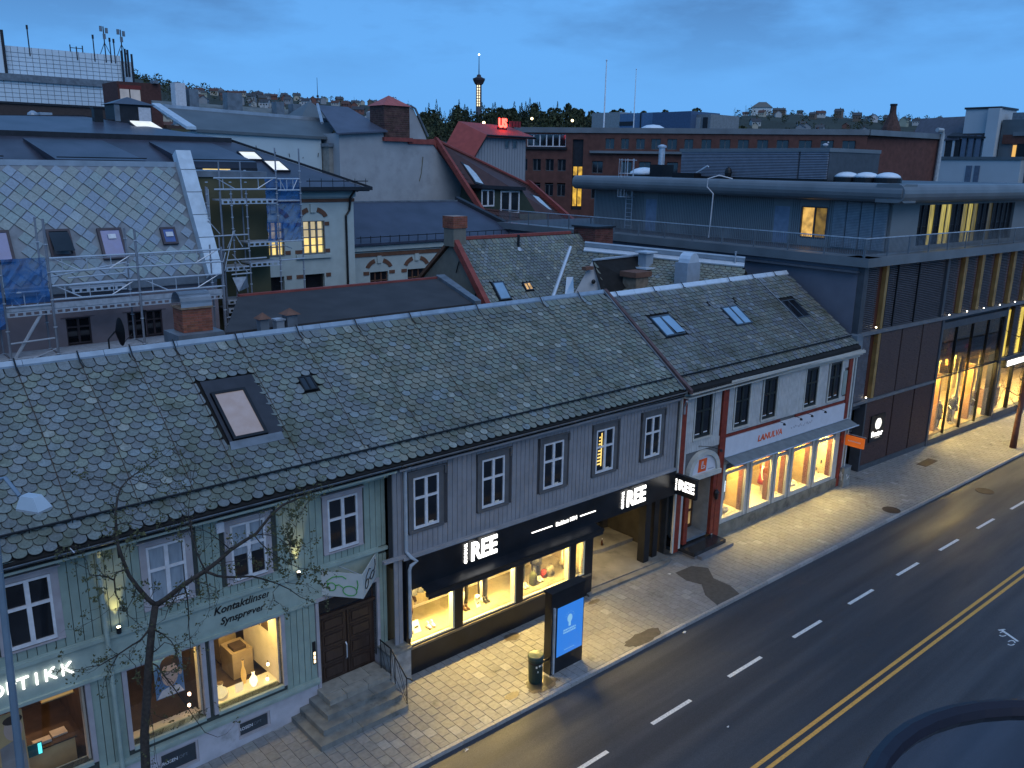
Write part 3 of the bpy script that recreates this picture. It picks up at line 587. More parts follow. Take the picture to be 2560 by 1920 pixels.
# lettering
GLW = glow('sign_white', (1, .98, .93), 3.0)
sg = thing('shop_sign', 'glowing white letters OPTIKK on the green sign band', 'sign', GREEN.p(3.4, .1, 4.1))
for ch, u in zip('OPTIKK', (2.58, 2.88, 3.13, 3.41, 3.70, 4.06)): text(GREEN, u, .07, 4.03, .44, ch, GLW, sg, 'letter', .02, .0)
sg = thing('wall_lettering', 'black italic words Kontaktlinser Synsprøver painted over the lit optician window', 'sign', GREEN.p(8.5, .05, 4.1))
text(GREEN, 8.52, .036, 4.27, .30, 'Kontaktlinser', M_BLACK, sg, 'lettering', .004, .006, .28); text(GREEN, 8.50, .036, 3.93, .28, 'Synsprøver', M_BLACK, sg, 'lettering', .004, .006, .28)
M_PANEL = mat('dark_cellar_panel', (0.035, 0.045, 0.055), 0.4, var=0.2)
for i, (a, b, z0, z1) in enumerate([(5.95, 7.0, .12, .80), (8.15, 9.12, .22, .74)]):
    o = MB().box(GREEN, a + .06, b - .06, -.06, -.02, z0 + .06, z1 - .06).build('cellar_window', M_PANEL, green)
    f = MB(); f.box(GREEN, a, b, -.07, .02, z1 - .06, z1); f.box(GREEN, a, b, -.07, .06, z0, z0 + .06); f.box(GREEN, a, a + .06, -.07, .02, z0 + .06, z1 - .06); f.box(GREEN, b - .06, b, -.07, .02, z0 + .06, z1 - .06); f.build('frame', M_LILAC, o)
    text(GREEN, (a + b) / 2 - .02, -.018, (z0 + z1) / 2 - .05, .135, 'ROSEN', M_WHITE, o, 'lettering', .001, .002, align='RIGHT'); text(GREEN, (a + b) / 2, -.018, (z0 + z1) / 2 - .05, .135, 'OPTIKK', M_ZINCD, o, 'lettering', .001, 0, align='LEFT')
# door
do = MB(); do.box(GREEN, DG[0], DG[1], -.22, -.16, .62, 3.58); do = do.build('door', M_DOOR, green)
for a, b in ((10.93, 11.84), (11.90, 12.81)):
    MB().box(GREEN, a, b, -.16, -.12, .70, 2.92).build('door_leaf', M_DOOR, do)
    for z0, z1 in ((.80, 1.28), (1.36, 1.84), (1.92, 2.36), (2.44, 2.86)):
        q = MB(); q.box(GREEN, a + .08, b - .08, -.12, -.095, z0, z0 + .035); q.box(GREEN, a + .08, b - .08, -.12, -.10, z1 - .035, z1); q.box(GREEN, a + .08, a + .11, -.12, -.10, z0, z1); q.box(GREEN, b - .11, b - .08, -.12, -.10, z0, z1); q.box(GREEN, a + .16, b - .16, -.12, -.085, z0 + .08, z1 - .08); q.build('door_panel', M_DOOR, do)
q = MB(); q.box(GREEN, DG[0], DG[1], -.16, -.05, 2.94, 3.02); q.build('transom', M_DOOR, do); MB().box(GREEN, DG[0] + .08, DG[1] - .08, -.15, -.14, 3.04, 3.52).build('fanlight', G_DARK, do)
q = MB(); q.tube([GREEN.p(11.80, -.08, 1.30), GREEN.p(11.80, -.02, 1.36), GREEN.p(11.80, -.02, 1.80), GREEN.p(11.80, -.08, 1.86)], .022, 6); q.build('handle', M_GALV, do)
q = MB(); q.box(GREEN, DG[0] - .10, DG[0], -.16, .06, .62, 3.70); q.box(GREEN, DG[1], DG[1] + .10, -.16, .06, .62, 3.66); q.box(GREEN, DG[0] - .1, DG[1] + .1, -.02, .055, 3.585, 3.70); q.build('door_frame', M_LILAC, green)
# intercom, alarm box, uplights, glasses sign
t = thing('intercom', 'slim wall intercom with glowing warm buttons beside the dark double door', 'intercom', GREEN.p(10.64, .04, 1.9)); MB().box(GREEN, 10.59, 10.69, .0, .05, 1.62, 2.35).build('plate', M_BLACK, t)
for k in range(3): MB().box(GREEN, 10.61, 10.67, .05, .056, 1.66 + .13 * k, 1.76 + .13 * k).build('button', glow('button_glow', (1, .75, .45), 3), t)
t = thing('alarm_box', 'small white alarm box by the second upper window with closed curtain', 'alarm box', GREEN.p(8.04, .05, 6.6)); MB().box(GREEN, 7.93, 8.14, .022, .12, 6.58, 6.86).build('box', M_WHITE, t)
for u, z, lb in [(5.28, 4.80, 'left wall uplight throwing a yellow beam up the green boards'), (10.20, 4.73, 'right wall uplight throwing a yellow beam up the green boards behind leaf buds')]:
    zz = z; c = GREEN.p(u, .16, zz); t = thing('wall_uplight', lb, 'wall lamp', c, 'wall uplights on the green house')
    MB().lathe((c[0], c[1], c[2] - .10), [(.05, 0), (.06, .02), (.06, .16), (.05, .17)], 12).build('housing', M_BLACK, t); MB().lathe((c[0], c[1], c[2] + .07), [(.042, 0), (.042, .006)], 10).build('lens', glow('uplens', (1, .85, .5), 22), t)
    MB().box(GREEN, u - .02, u + .02, .02, .12, zz - .06, zz - .02).build('bracket', M_BLACK, t)
    l = bpy.data.lights.new('uplight_beam', 'SPOT'); l.energy = 130; l.color = (1, .72, .22); l.spot_size = math.radians(38); l.spot_blend = .7; l.shadow_soft_size = .03
    o = bpy.data.objects.new('uplight_beam', l); C.objects.link(o); o.location = GREEN.p(u, .155, zz + .085); o.rotation_euler = (math.radians(180 - 4), 0, 0)
gs = thing('glasses_sign', 'white wedge-shaped sign with drawn green and black glasses over the doorway', 'sign', GREEN.p(11.9, .5, 3.9))
A_, B_, C_ = (10.98, .05), (11.78, 1.0), (12.90, .05)
for (p, q_), nm in (((A_, B_), 'panel'), ((B_, C_), 'panel')):
    m_ = MB(); m_.slab([GREEN.p(p[0], p[1], 3.76), GREEN.p(q_[0], q_[1], 3.76), GREEN.p(q_[0], q_[1], 4.54), GREEN.p(p[0], p[1], 4.54)], tuple(-.03 * c for c in (*GREEN.n, 0))); m_.build(nm, mat('sign_white_board', (.50, .52, .50), .5, var=.05), gs)
m_ = MB(); m_.tube([GREEN.p(11.78, .98, 4.50), GREEN.p(11.6, .05, 4.50)], .015, 5); m_.build('stay', M_GALV, gs)
def pane_draw(P0, P1, curves, m, name):
    """draw strokes on a panel from P0 to P1"""
    q = MB(); ux, dx = P1[0] - P0[0], P1[1] - P0[1]; L_ = math.hypot(ux, dx); nu, nd = -dx / L_ * -1, 0
    for c in curves: q.tube([GREEN.p(P0[0] + ux * a - (dx / L_) * .006 * (1 if dx > 0 else 1), P0[1] + dx * a + (ux / L_) * .012, 3.76 + .78 * b) for a, b in c], .016, 5)
    q.build(name, m, gs)
def el_(cx, cy, rx, ry, a0=0, a1=360, n=14): return [(cx + rx * math.cos(math.radians(a0 + (a1 - a0) * k / n)), cy + ry * math.sin(math.radians(a0 + (a1 - a0) * k / n))) for k in range(n + 1)]
pane_draw(A_, B_, [el_(.24, .40, .10, .16), el_(.68, .28, .17, .20), [(.34, .46), (.42, .50), (.52, .40)], [(.14, .46), (.13, .62), (.28, .80), (.50, .86), (.60, .76)], [(.85, .34), (.88, .55), (.86, .74)]], mat('green_marker', (.05, .30, .05), .5), 'drawing')
pane_draw(B_, C_, [el_(.26, .38, .12, .17), el_(.66, .40, .15, .14), [(.38, .42), (.50, .46)], [(.14, .45), (.22, .70), (.45, .84), (.55, .74)], [(.82, .45), (.90, .62), (.88, .86)]], M_BLACK, 'drawing')
# steps, stone block, railing
M_STEP = mat('worn_granite', (0.17, 0.175, 0.165), 0.6, var=0.22, scale=3.5, bump=0.35, bscale=35, dark=((0.04, 0.045, 0.035), 1.6, 0.54, 0.72))
st = thing('stone_steps', 'worn four-step granite stoop with damp patches below the dark double door', 'steps', (11.3, 19.5, 0))
for k, (x0, y0, x1, z0, z1) in enumerate([(9.78, 18.69, 12.74, -.03, .165), (10.06, 19.05, 12.745, .165, .34), (10.38, 19.36, 12.75, .34, .51)]):
    a = x0
    cuts = [x0, x0 + (1.35, .95, 1.6)[k], x1]
    for p, q_ in zip(cuts, cuts[1:]):
        b_ = MB(); b_.bx(p + .006, q_ - .006, y0, 20.62, z0, z1); b_.build('step', M_STEP, st)
xs = [10.67, 11.35, 12.1, 12.86]
for r_, (ya, yb) in enumerate(((19.72, 20.06), (20.06, 20.66))):
    cs = [10.67, 11.25, 12.0, 12.80] if r_ == 0 else [10.67, 11.5, 12.3, 12.80]
    for p, q_ in zip(cs, cs[1:]):
        b_ = MB(); b_.bx(p + .008, q_ - .008, ya + .008, yb - .008, .51, .68 + random.uniform(-.004, .004)); b_.build('flagstone', mat('stoop_flags', (.27, .255, .22), .6, var=.18, scale=5, bump=.3), st)
t = thing('stone_block', 'rough grey stone block beside the stoop under the downpipe', 'stone block', (13.1, 20.1, 0)); q = MB(); q.bx(12.90, 13.66, 19.86, 20.6, -.02, 1.16); q.build('block', mat('rough_block', (.26, .27, .27), .8, var=.25, scale=4, bump=.5, bscale=18), t); q = MB(); q.bx(12.86, 13.68, 19.82, 20.6, 1.16, 1.24); q.build('cap', M_STEP, t)
ra = thing('stair_railing', 'thin black iron handrail with slanted bars down the right side of the stoop', 'railing', (12.75, 19.5, 0))
for p in [[(12.75, 20.19, .68), (12.75, 20.19, 1.66)], [(12.75, 19.64, .68), (12.75, 19.64, 1.64)], [(12.75, 19.41, .51), (12.75, 19.41, 1.43)], [(12.75, 18.79, .0), (12.75, 18.79, 1.03)]]: MB().tube(p, .017, 6).build('post', M_BLACK, ra)
MB().tube([(12.75, 20.22, 1.66), (12.75, 19.64, 1.64), (12.75, 18.79, 1.03), (12.78, 18.64, 1.06), (12.80, 18.56, 1.04)], .022, 6).build('handrail', M_BLACK, ra)
for p in [[(12.75, 20.19, 1.5), (12.75, 19.9, .7)], [(12.75, 20.0, 1.64), (12.75, 19.66, .75)], [(12.75, 19.60, 1.58), (12.75, 19.43, .6)], [(12.75, 19.40, 1.4), (12.75, 18.82, .25)], [(12.75, 19.2, 1.3), (12.75, 18.81, .4)], [(12.75, 19.41, .75), (12.75, 18.80, .12)]]: MB().tube(p, .008, 5).build('bar', M_BLACK, ra)
# downpipe between shop windows 1 and 2
dp = MB(); dp.tube([GREEN.p(5.0, .30, 7.1), GREEN.p(5.0, .13, 6.8), GREEN.p(5.0, .13, 4.8), GREEN.p(5.0, .17, 4.6), GREEN.p(5.0, .17, 1.2), GREEN.p(5.0, .20, .9), GREEN.p(5.0, .18, .05)], .055, 8); dp.build('downpipe', M_GRNT, green)
# roofs of the green and grey houses lie in one plane
QE = 5.76
def hipsafe(): pass
roofg = roof_body(green, RG, -1.2, 13.42, QE + .02, 29.3)
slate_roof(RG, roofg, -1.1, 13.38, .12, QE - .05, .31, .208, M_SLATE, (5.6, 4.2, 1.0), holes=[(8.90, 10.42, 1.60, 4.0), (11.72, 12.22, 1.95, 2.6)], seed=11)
skylight(green, RG, 9.02, 10.02, 2.08, 3.80, M_BLACK, mat('skylight_warm_emit', (.2, .22, .25), .04, spec=1.0, emit=(1.0, .62, .25), es=.12), .085, .13)  # warm reflection in the pane is put in as faint emission
q = MB()
for a, b, c, d in ((8.90, 10.45, 1.60, 2.06), (8.90, 9.00, 2.06, 3.82), (10.04, 10.50, 2.06, 3.82)): q.hexa([RG.p(a, d, .03), RG.p(b, d, .03), RG.p(b, c, .03), RG.p(a, c, .03), RG.p(a, d, .055), RG.p(b, d, .055), RG.p(b, c, .055), RG.p(a, c, .055)])
q.build('flashing', mat('lead_flashing', (.03, .032, .04), .5, var=.2), green); q = MB(); q.hexa([RG.p(8.85, 4.08, .02), RG.p(10.42, 4.08, .02), RG.p(10.42, 3.82, .04), RG.p(8.9, 3.82, .04), RG.p(8.85, 4.08, .05), RG.p(10.42, 4.08, .05), RG.p(10.42, 3.82, .07), RG.p(8.9, 3.82, .07)]); q.build('apron', M_ZINCD, green)
skylight(green, RG, 11.74, 12.18, 2.0, 2.56, M_BLACK, G_DARK, .04, .09, 2, name='roof_hatch')
def cap(rf, u0, u1, parent, m, wd=.14, back=.14, seg=2.0):
    u = u0
    while u < u1 - .01:
        e = min(u + seg, u1); q = MB(); a, b = rf.p(u, wd, .055), rf.p(e - .01, wd, .055); r0, r1 = rf.p(u, 0, .10), rf.p(e - .01, 0, .10)
        c, d = (u, rf.y + back, rf.z - back * .6 + .03), (e - .01, rf.y + back, rf.z - back * .6 + .03)
        q.add([a, b, r1, r0, d, c, (a[0], a[1], a[2] - .05), (b[0], b[1], b[2] - .05)], [(0, 1, 2, 3), (3, 2, 4, 5), (6, 7, 1, 0)]); q.build('ridge_cap', m, parent); u = e
cap(RG, -1.2, 13.42, roofg, mat('ridge_zinc', (.28, .36, .44), .45, metal=.3, var=.15))
def hook(rf, u, parent, q1=.5):
    q = MB(); q.tube([rf.p(u, -.02, .16), rf.p(u, .12, .13), rf.p(u, .30, .07), rf.p(u + .03, q1, .06)], .022, 5); q.build('ridge_hook', M_BLACK, parent)
    q = MB(); q.tube([rf.p(u, .3, .075), rf.p(u + .05, 2.4, .065), rf.p(u, 5.0, .065)], .009, 4); q.build('roof_wire', mat('rusty_wire', (.07, .04, .025), .8), parent)
for u in (.4, 2.6, 4.61, 6.12, 7.47, 8.68, 10.54, 12.57): hook(RG, u, roofg)
def snowrail(rf, u0, u1, qq, parent, h=.13):
    MB().tube([rf.p(u0, qq, h), rf.p(u1, qq, h)], .032, 6).build('snow_rail', M_BLACK, parent)
    u = u0 + .3
    while u < u1: MB().tube([rf.p(u, qq - .25, .03), rf.p(u, qq, h + .03), rf.p(u, qq + .04, .03)], .012, 4).build('rail_bracket', M_BLACK, parent); u += .9
snowrail(RG, -1.1, 13.40, 5.10, green)
def gutter(u0, u1, y, z, parent, m, r=.075, seg=3.0):
    u = u0
    while u < u1 - .01:
        e = min(u + seg, u1); q = MB(); n = 6; vs = []
        for uu in (u, e - .008): vs += [(uu, y - r * math.cos(math.pi * k / n), z - r * math.sin(math.pi * k / n)) for k in range(n + 1)]
        q.add(vs, [(k, k + 1, k + n + 2, k + n + 1) for k in range(n)] + [(k + n + 1, k + n + 2, k + 1, k) for k in range(n)]); q.box(W, u, e - .008, -y + r - .004, -y + r + .008, z - .012, z + .012); q.build('gutter', m, parent); u = e
gutter(-1.2, 13.35, 19.83, 7.37, green, M_ZINCD); q = MB(); q.bx(-1.1, 13.3, 19.92, 20.7, 7.12, 7.18); q.build('soffit', M_GRNT, green)
q = MB(); q.box(GREEN, 4.35, 4.37, .2, .7, 7.3, 7.32); q.build('gutter_bracket', M_WHITE, green)
# ------------------------------------------------------------------ grey timber house with the outdoor shop
M_GRY = mat('grey_clapboard', (0.235, 0.235, 0.25), 0.65, var=0.12, scale=2.2, bump=0.1, dark=((0.15, 0.15, 0.155), 2.0, 0.62, 0.95))
M_GRYC = mat('dark_grey_casing', (0.10, 0.10, 0.105), 0.6, var=0.15)
M_GRYT = mat('grey_trim', (0.26, 0.26, 0.275), 0.6, var=0.12)
grey = thing('timber_house', 'grey boarded timber house with a black shopfront for outdoor wear at street level', 'house', (20, 24, 0))
WR = [(14.07, 15.04), (16.81, 17.79), (19.61, 20.59), (22.30, 23.27), (25.10, 26.06)]
up = [(a, b, 4.91, 6.60) for a, b in WR]
mb = MB(); pierced(mb, GREY, 13.30, 27.12, 4.0, 7.3, -.25, -.02, up); wall = mb.build('wall', mat('grey_backing', (.05, .05, .055), .9), grey)
boards(GREY, 13.62, 27.10, 4.12, 6.98, .196, -.02, .022, [(a - .19, b + .19, 4.80, 6.86) for a, b in WR], M_GRY, wall)
boards(GREY, 13.30, 13.62, .9, 6.98, .16, -.02, .022, [], M_GRY, wall)
mb = MB(); mb.box(GREY, 13.60, 27.14, -.02, .14, 4.02, 4.12); mb.box(GREY, 12.9, 13.7, -.02, .12, 4.10, 4.19); mb.box(GREY, 13.30, 27.12, -.02, .08, 6.98, 7.08); mb.box(GREY, 13.30, 27.12, -.02, .22, 7.08, 7.20); mb.box(GREY, 13.30, 27.12, -.02, .30, 7.20, 7.32); mb.build('trim', M_GRYT, grey)
for a, b in WR:
    wd = window(GREY, grey, a, b, 4.91, 6.60, M_WHITE, G_DARK, -.03, casing=True, cm=M_GRYC, tr=.60, ft=.06, head=.20, sill=.09, depth=.06, cw=.19)
    q = MB()
    for s_ in (a - .24, b + .20): q.box(GREY, s_, s_ + .05, .03, .10, 6.55, 6.83)
    q.build('bracket', M_GRYC, wd)
    q = MB(); q.box(GREY, a + .60, a + .78, -.02, -.012, 4.97, 5.04); q.build('window_ornament', M_INW, wd)
q = MB()
for k in range(9): q.box(GREY, 22.40 + .012 * k, 22.62 - .006 * k, -.022, -.014, 5.22 + .13 * k, 5.28 + .13 * k)
q.box(GREY, 22.60, 22.66, -.022, -.014, 5.15, 6.45); q.build('lit_staircase', glow('stair_glow', (1, .70, .18), 1.3), grey)
# black shopfront
SD = .10
SH = [(13.84, 15.62, .97, 2.93), (15.96, 18.36, .97, 2.93), (18.68, 21.06, .97, 2.93), (21.36, 21.86, .97, 2.93)]
mb = MB(); pierced(mb, GREY, 13.68, 22.28, -.2, 2.98, -.16, SD, SH); shop = mb.build('shopfront', M_BLACKP, grey)
mb = MB(); mb.box(GREY, 13.68, 27.10, -.1, SD + .06, 2.98, 4.02); mb.build('fascia', M_BLACKP, grey)
mb = MB(); mb.box(GREY, 13.72, 22.2, SD, SD + .05, .86, .93); mb.build('sill_ledge', mat('bronze_ledge', (.16, .13, .09), .5), grey)
for a, b, z0, z1 in SH:
    q = MB(); q.box(GREY, a, b, -.02, SD - .02, z0, z0 + .05); q.box(GREY, b - .07, b, -.14, SD - .03, z0 + .05, z1); o = q.build('shop_window', mat('yellow_lit_frame', (.80, .75, .52), .5), grey)
    MB().box(GREY, a, b - .07, SD - .045, SD - .035, z0 + .05, z1).build('pane', G_CLEAR, o)
# display room
q = MB(); q.box(GREY, 13.72, 22.1, -1.95, -1.9, .8, 3.4); q.box(GREY, 13.70, 13.76, -1.9, -.16, .8, 3.4); q.box(GREY, 22.05, 22.10, -1.9, -.16, .8, 2.3); q.box(GREY, 13.72, 22.1, -1.9, -.14, 3.15, 3.2); q.build('display_room', mat('display_wall_beige', (.44, .36, .22), .8, var=.12, scale=4, stretch=(6, 6, .3)), grey)
q = MB(); q.box(GREY, 13.74, 22.05, -1.9, -.14, .86, .97); q.build('display_floor', M_CARP, grey); q = MB(); q.box(GREY, 13.76, 22.05, -1.9, -1.86, .97, 1.05); q.build('skirting', M_INW, grey)
for a, b, z0, z1 in SH[:3]: area('window_lamp', GREY, (a + b) / 2, -.42, 2.90, (b - a) * .85, .10, 260 * (b - a), WARM, .30)
area('window_lamp', GREY, 21.6, -.5, 2.9, .4, .2, 90, WARM, .2)
aw = thing('awning', 'rolled black awning casing running along the black shopfront', 'awning', GREY.p(18, .4, 2.9))
MB().slab([GREY.p(14.2, SD + .06, 3.02), GREY.p(22.25, SD + .06, 3.02), GREY.p(22.25, .54, 2.92), GREY.p(14.2, .54, 2.92)], (0, 0, -.03)).build('fabric', M_BLACKP, aw); MB().box(GREY, 14.15, 22.3, .50, .60, 2.80, 2.92).build('front_bar', M_BLACK, aw)
MB().box(GREY, 14.2, 22.25, .58, .605, 2.70, 2.80).build('valance', mat('black_fabric', (.012, .013, .016), .9), aw)
# signs
def ree(fr, u, d, z, s, parent, mm):
    M3 = mat('letter_return', (.20, .20, .20), .5)
    for k, (o_, m_, dd) in enumerate(((0.035, M3, -.01), (0, mm, .045))):
        text(fr, u + o_, d + dd, z - o_ * 1.1, s, 'REE', m_, parent, 'lettering', .05 if k == 0 else .02, .028 * s, sx=.80)
for u, z, lb in ((16.75, 3.30, 'large glowing white REE letters on the black fascia above the shop windows'), (24.52, 3.25, 'glowing white REE letters on the black fascia above the recessed entrance')):
    sg = thing('shop_sign', lb, 'sign', GREY.p(u, SD + .06, z)); ree(GREY, u, SD + .08, z, .90, sg, GLW)
    text(GREY, u - .70, SD + .09, z - .06, .165, 'GUNNAR', GLW, sg, 'lettering', .012, .003, rot=math.pi / 2, align='LEFT')
sg = thing('shop_sign', 'small glowing line Etablert 1934 between two white dashes on the black fascia', 'sign', GREY.p(20.6, SD + .06, 3.4)); text(GREY, 20.70, SD + .08, 3.44, .20, 'Etablert 1934', GLW, sg, 'lettering', .008, .006)
MB().box(GREY, 18.98, 19.98, SD + .06, SD + .08, 3.48, 3.515).build('dash', GLW, sg); MB().box(GREY, 21.42, 22.25, SD + .06, SD + .08, 3.48, 3.515).build('dash', GLW, sg)
PERP = Fr(26.85, 19.93, 0, -1, -1, 0)      # u runs out from the wall, faces -X
bs = thing('blade_sign', 'black box sign with glowing REE jutting out beside the white house', 'sign', (26.9, 19.4, 3.1)); MB().box(PERP, 0.02, 1.06, -.16, .0, 3.05, 3.92).build('box', M_BLACKP, bs); q = MB(); q.box(PERP, -.2, .02, -.10, -.06, 3.4, 3.5); q.build('bracket', M_BLACK, bs)
text(PERP, .60, .01, 3.30, .58, 'REE', GLW, bs, 'lettering', .012, .02, sx=.85); text(PERP, .14, .01, 3.22, .12, 'GUNNAR', GLW, bs, 'lettering', .006, .001, rot=math.pi / 2, align='LEFT')
# recessed entrance
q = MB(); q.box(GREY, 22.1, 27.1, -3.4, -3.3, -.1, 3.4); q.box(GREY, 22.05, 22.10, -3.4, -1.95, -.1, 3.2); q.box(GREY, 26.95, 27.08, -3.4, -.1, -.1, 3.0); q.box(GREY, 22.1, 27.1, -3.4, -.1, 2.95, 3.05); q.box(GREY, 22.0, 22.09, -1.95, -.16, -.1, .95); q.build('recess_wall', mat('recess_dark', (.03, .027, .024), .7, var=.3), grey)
q = MB(); q.slab([(22.2, 20.25, .15), (26.95, 20.0, .15), (26.95, 23.6, .15), (22.2, 23.6, .15)], (0, 0, -.2)); q.build('recess_floor', M_CONC, grey)
q = MB(); P = [(22.0, 19.95), (22.4, 19.93), (24, 19.86), (25.6, 19.78), (26.5, 19.75), (26.95, 19.9), (26.95, 20.3), (22.05, 20.4)]; q.slab([(x, y, .10) for x, y in P], (0, 0, -.15)); q.build('entrance_ramp', M_CONC, grey)
q = MB(); P = [(24.1, 23.5), (24.2, 22.6), (24.5, 22.25), (25.0, 22.1), (26.9, 22.0), (26.9, 23.5)]; q.slab([(x, y, .32) for x, y in P], (0, 0, -.2)); q.build('rounded_step', M_CONC, grey)
q = MB(); q.box(GREY, 25.62, 25.95, -.45, -.1, -.1, 3.0); q.build('pillar', M_BLACKP, grey); q = MB(); q.box(GREY, 26.3, 26.6, -.5, -.2, -.1, 3.0); q.build('pillar', M_BLACKP, grey)
dr = MB(); dr.box(GREY, 24.2, 26.5, -3.3, -3.24, .3, 2.7); dr = dr.build('entrance_door', M_BLACKP, grey)
for a in (24.3, 25.38): MB().box(GREY, a, a + 1.0, -3.24, -3.22, .4, 2.6).build('door_glass', G_DARK, dr); MB().box(GREY, a, a + .05, -3.22, -3.19, .36, 2.64).build('stile', M_ZINCD, dr); MB().box(GREY, a, a + 1.0, -3.22, -3.19, .34, .46).build('rail', M_ZINCD, dr)
area('porch_lamp', GREY, 23.6, -1.6, 2.9, .5, .5, 110, (1, .72, .32)); 
t = thing('wall_notice', 'faint round yellow notice on the dark wall of the recessed entrance', 'notice', GREY.p(22.3, -3, 2)); oval(GREY, 23.0, 2.2, .2, .2, -3.29, mat('notice', (.4, .33, .15), .6), t, 'disc')
t = thing('bottle', 'small bottle left standing on the rounded step in the recessed entrance', 'bottle', (25.3, 22.35, .32)); MB().lathe((25.3, 22.35, .32), [(.05, 0), (.05, .16), (.02, .22), (.02, .28)], 10).build('body', mat('bottle_brown', (.05, .02, .01), .2), t); MB().lathe((25.3, 22.35, .60), [(.022, 0), (.022, .02)], 8).build('cap', M_WHITE, t)
# grey downpipe with its kink
dp = MB(); dp.tube([GREY.p(13.75, .30, 7.15), GREY.p(13.72, .10, 6.95), GREY.p(13.72, .10, 4.30), GREY.p(13.82, .2, 4.12), GREY.p(13.98, .28, 3.98), GREY.p(13.80, .22, 3.85), GREY.p(13.76, .20, 3.7), GREY.p(13.76, .20, 1.35)], .058, 8); dp.build('downpipe', mat('pale_downpipe', (.34, .38, .42), .45, var=.15), grey)
gutter(13.42, 27.1, 19.83, 7.37, grey, mat('grey_gutter', (.20, .20, .205), .5, var=.2)); q = MB(); q.bx(13.4, 27.1, 19.92, 20.3, 7.12, 7.18); q.build('soffit', M_GRYT, grey)
roofr = roof_body(grey, RG, 13.42, 27.1, QE + .02, 29.3)
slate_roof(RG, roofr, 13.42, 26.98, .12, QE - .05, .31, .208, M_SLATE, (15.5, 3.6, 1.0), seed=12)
cap(RG, 13.42, 27.0, roofr, MATS['ridge_zinc'])
for u in (14.7, 16.91, 19.94, 23.22, 25.4): hook(RG, u, roofr)
snowrail(RG, 13.40, 26.9, 5.10, grey)
q = MB(); q.hexa([RG.p(26.98, QE, .02), RG.p(27.14, QE, .02), RG.p(27.14, 0, .02), RG.p(26.98, 0, .02), RG.p(26.98, QE, .09), RG.p(27.14, QE, .09), RG.p(27.14, 0, .09), RG.p(26.98, 0, .09)]); q.build('verge_flashing', M_ZINCD, grey)
# ---- mannequins and goods
def skin(name, verts, edges, radii, m, parent=None, lev=1, **props):
    me = bpy.data.meshes.new(name); me.from_pydata(verts, edges, []); o = bpy.data.objects.new(name, me); C.objects.link(o)
    md = o.modifiers.new('s', 'SKIN'); 
    for i, r in enumerate(radii):
        r = r if isinstance(r, tuple) else (r, r); me.skin_vertices[0].data[i].radius = r
    me.skin_vertices[0].data[0].use_root = True
    sb = o.modifiers.new('b', 'SUBSURF'); sb.levels = lev; sb.render_levels = lev
    dg = bpy.context.evaluated_depsgraph_get(); dg.update(); me2 = bpy.data.meshes.new_from_object(o.evaluated_get(dg)); me2.name = name; bpy.data.objects.remove(o)
    me2.materials.clear(); me2.materials.append(m); me2.polygons.foreach_set('use_smooth', [True] * len(me2.polygons))
    return me2
M_MANN = mat('mannequin_white', (0.75, 0.70, 0.60), 0.45)
def body_mesh(pose, m=M_MANN):
    a = pose.get('arm', .16); st_ = pose.get('stride', .1); bend = pose.get('elbow', 0.0)
    V = [(0, 0, .95), (0, 0, 1.15), (0, 0, 1.40), (0, 0, 1.50), (0, -.01, 1.60), (0, -.01, 1.74),
         (-.10, 0, .90), (-.11, -st_, .50), (-.11, -st_ * .8 + .03, .09), (-.11, -st_ * .8 - .13, .03),
         (.10, 0, .90), (.11, st_, .50), (.11, st_ * .9 + .03, .09), (.11, st_ * .9 - .13, .03),
         (-.19, 0, 1.42), (-.22 - a * .4, 0, 1.15), (-.22 - a * .7, -.06 - bend, .90 + bend), (-.22 - a * .7, -.10 - bend, .82 + bend),
         (.19, 0, 1.42), (.22 + a * .4, 0, 1.15), (.22 + a * .7, -.06 - bend, .90 + bend), (.22 + a * .7, -.10 - bend, .82 + bend)]
    E = [(0, 1), (1, 2), (2, 3), (3, 4), (4, 5), (0, 6), (6, 7), (7, 8), (8, 9), (0, 10), (10, 11), (11, 12), (12, 13), (2, 14), (14, 15), (15, 16), (16, 17), (2, 18), (18, 19), (19, 20), (20, 21)]
    R = [(.15, .11), (.12, .09), (.16, .10), .055, (.075, .085), (.08, .09), .085, .055, .038, (.035, .03), .085, .055, .038, (.035, .03), .055, .04, .028, (.04, .02), .055, .04, .028, (.04, .02)]
    return skin('body', V, E, R, m)
BODY = {'a': body_mesh({'arm': .16, 'stride': .08}), 'b': body_mesh({'arm': .22, 'stride': -.12, 'elbow': .15})}
def cloth_mesh(kind, m):
    q = MB()
    def ring(prof, cx=0, cy=0, n=14): q.lathe((cx, cy, 0), prof, n)
    if kind == 'coat': ring([(.235, .62), (.225, .80), (.20, 1.0), (.185, 1.15), (.215, 1.34), (.19, 1.45), (.09, 1.52)]); arms = .075
    elif kind == 'jacket': ring([(.20, .88), (.19, 1.05), (.185, 1.15), (.22, 1.34), (.19, 1.45), (.08, 1.51)]); arms = .072
    elif kind == 'dress': ring([(.25, .55), (.215, .78), (.175, 1.0), (.15, 1.12), (.185, 1.32), (.16, 1.43), (.08, 1.49)]); arms = 0
    elif kind == 'trousers':
        ring([(.17, .86), (.175, .93), (.155, 1.02)]); arms = 0
        for s_ in (-1, 1): q.tube([(s_ * .095, 0, .92), (s_ * .11, -.02 * s_, .5), (s_ * .11, 0, .10)], .098, 10, .062)
        return q.mesh(kind, m, True)
    if arms:
        for s_ in (-1, 1): q.tube([(s_ * .17, 0, 1.43), (s_ * .285, -.01, 1.16), (s_ * .33, -.08, .92)], arms, 8, arms * .75)
    return q.mesh(kind, m, True)
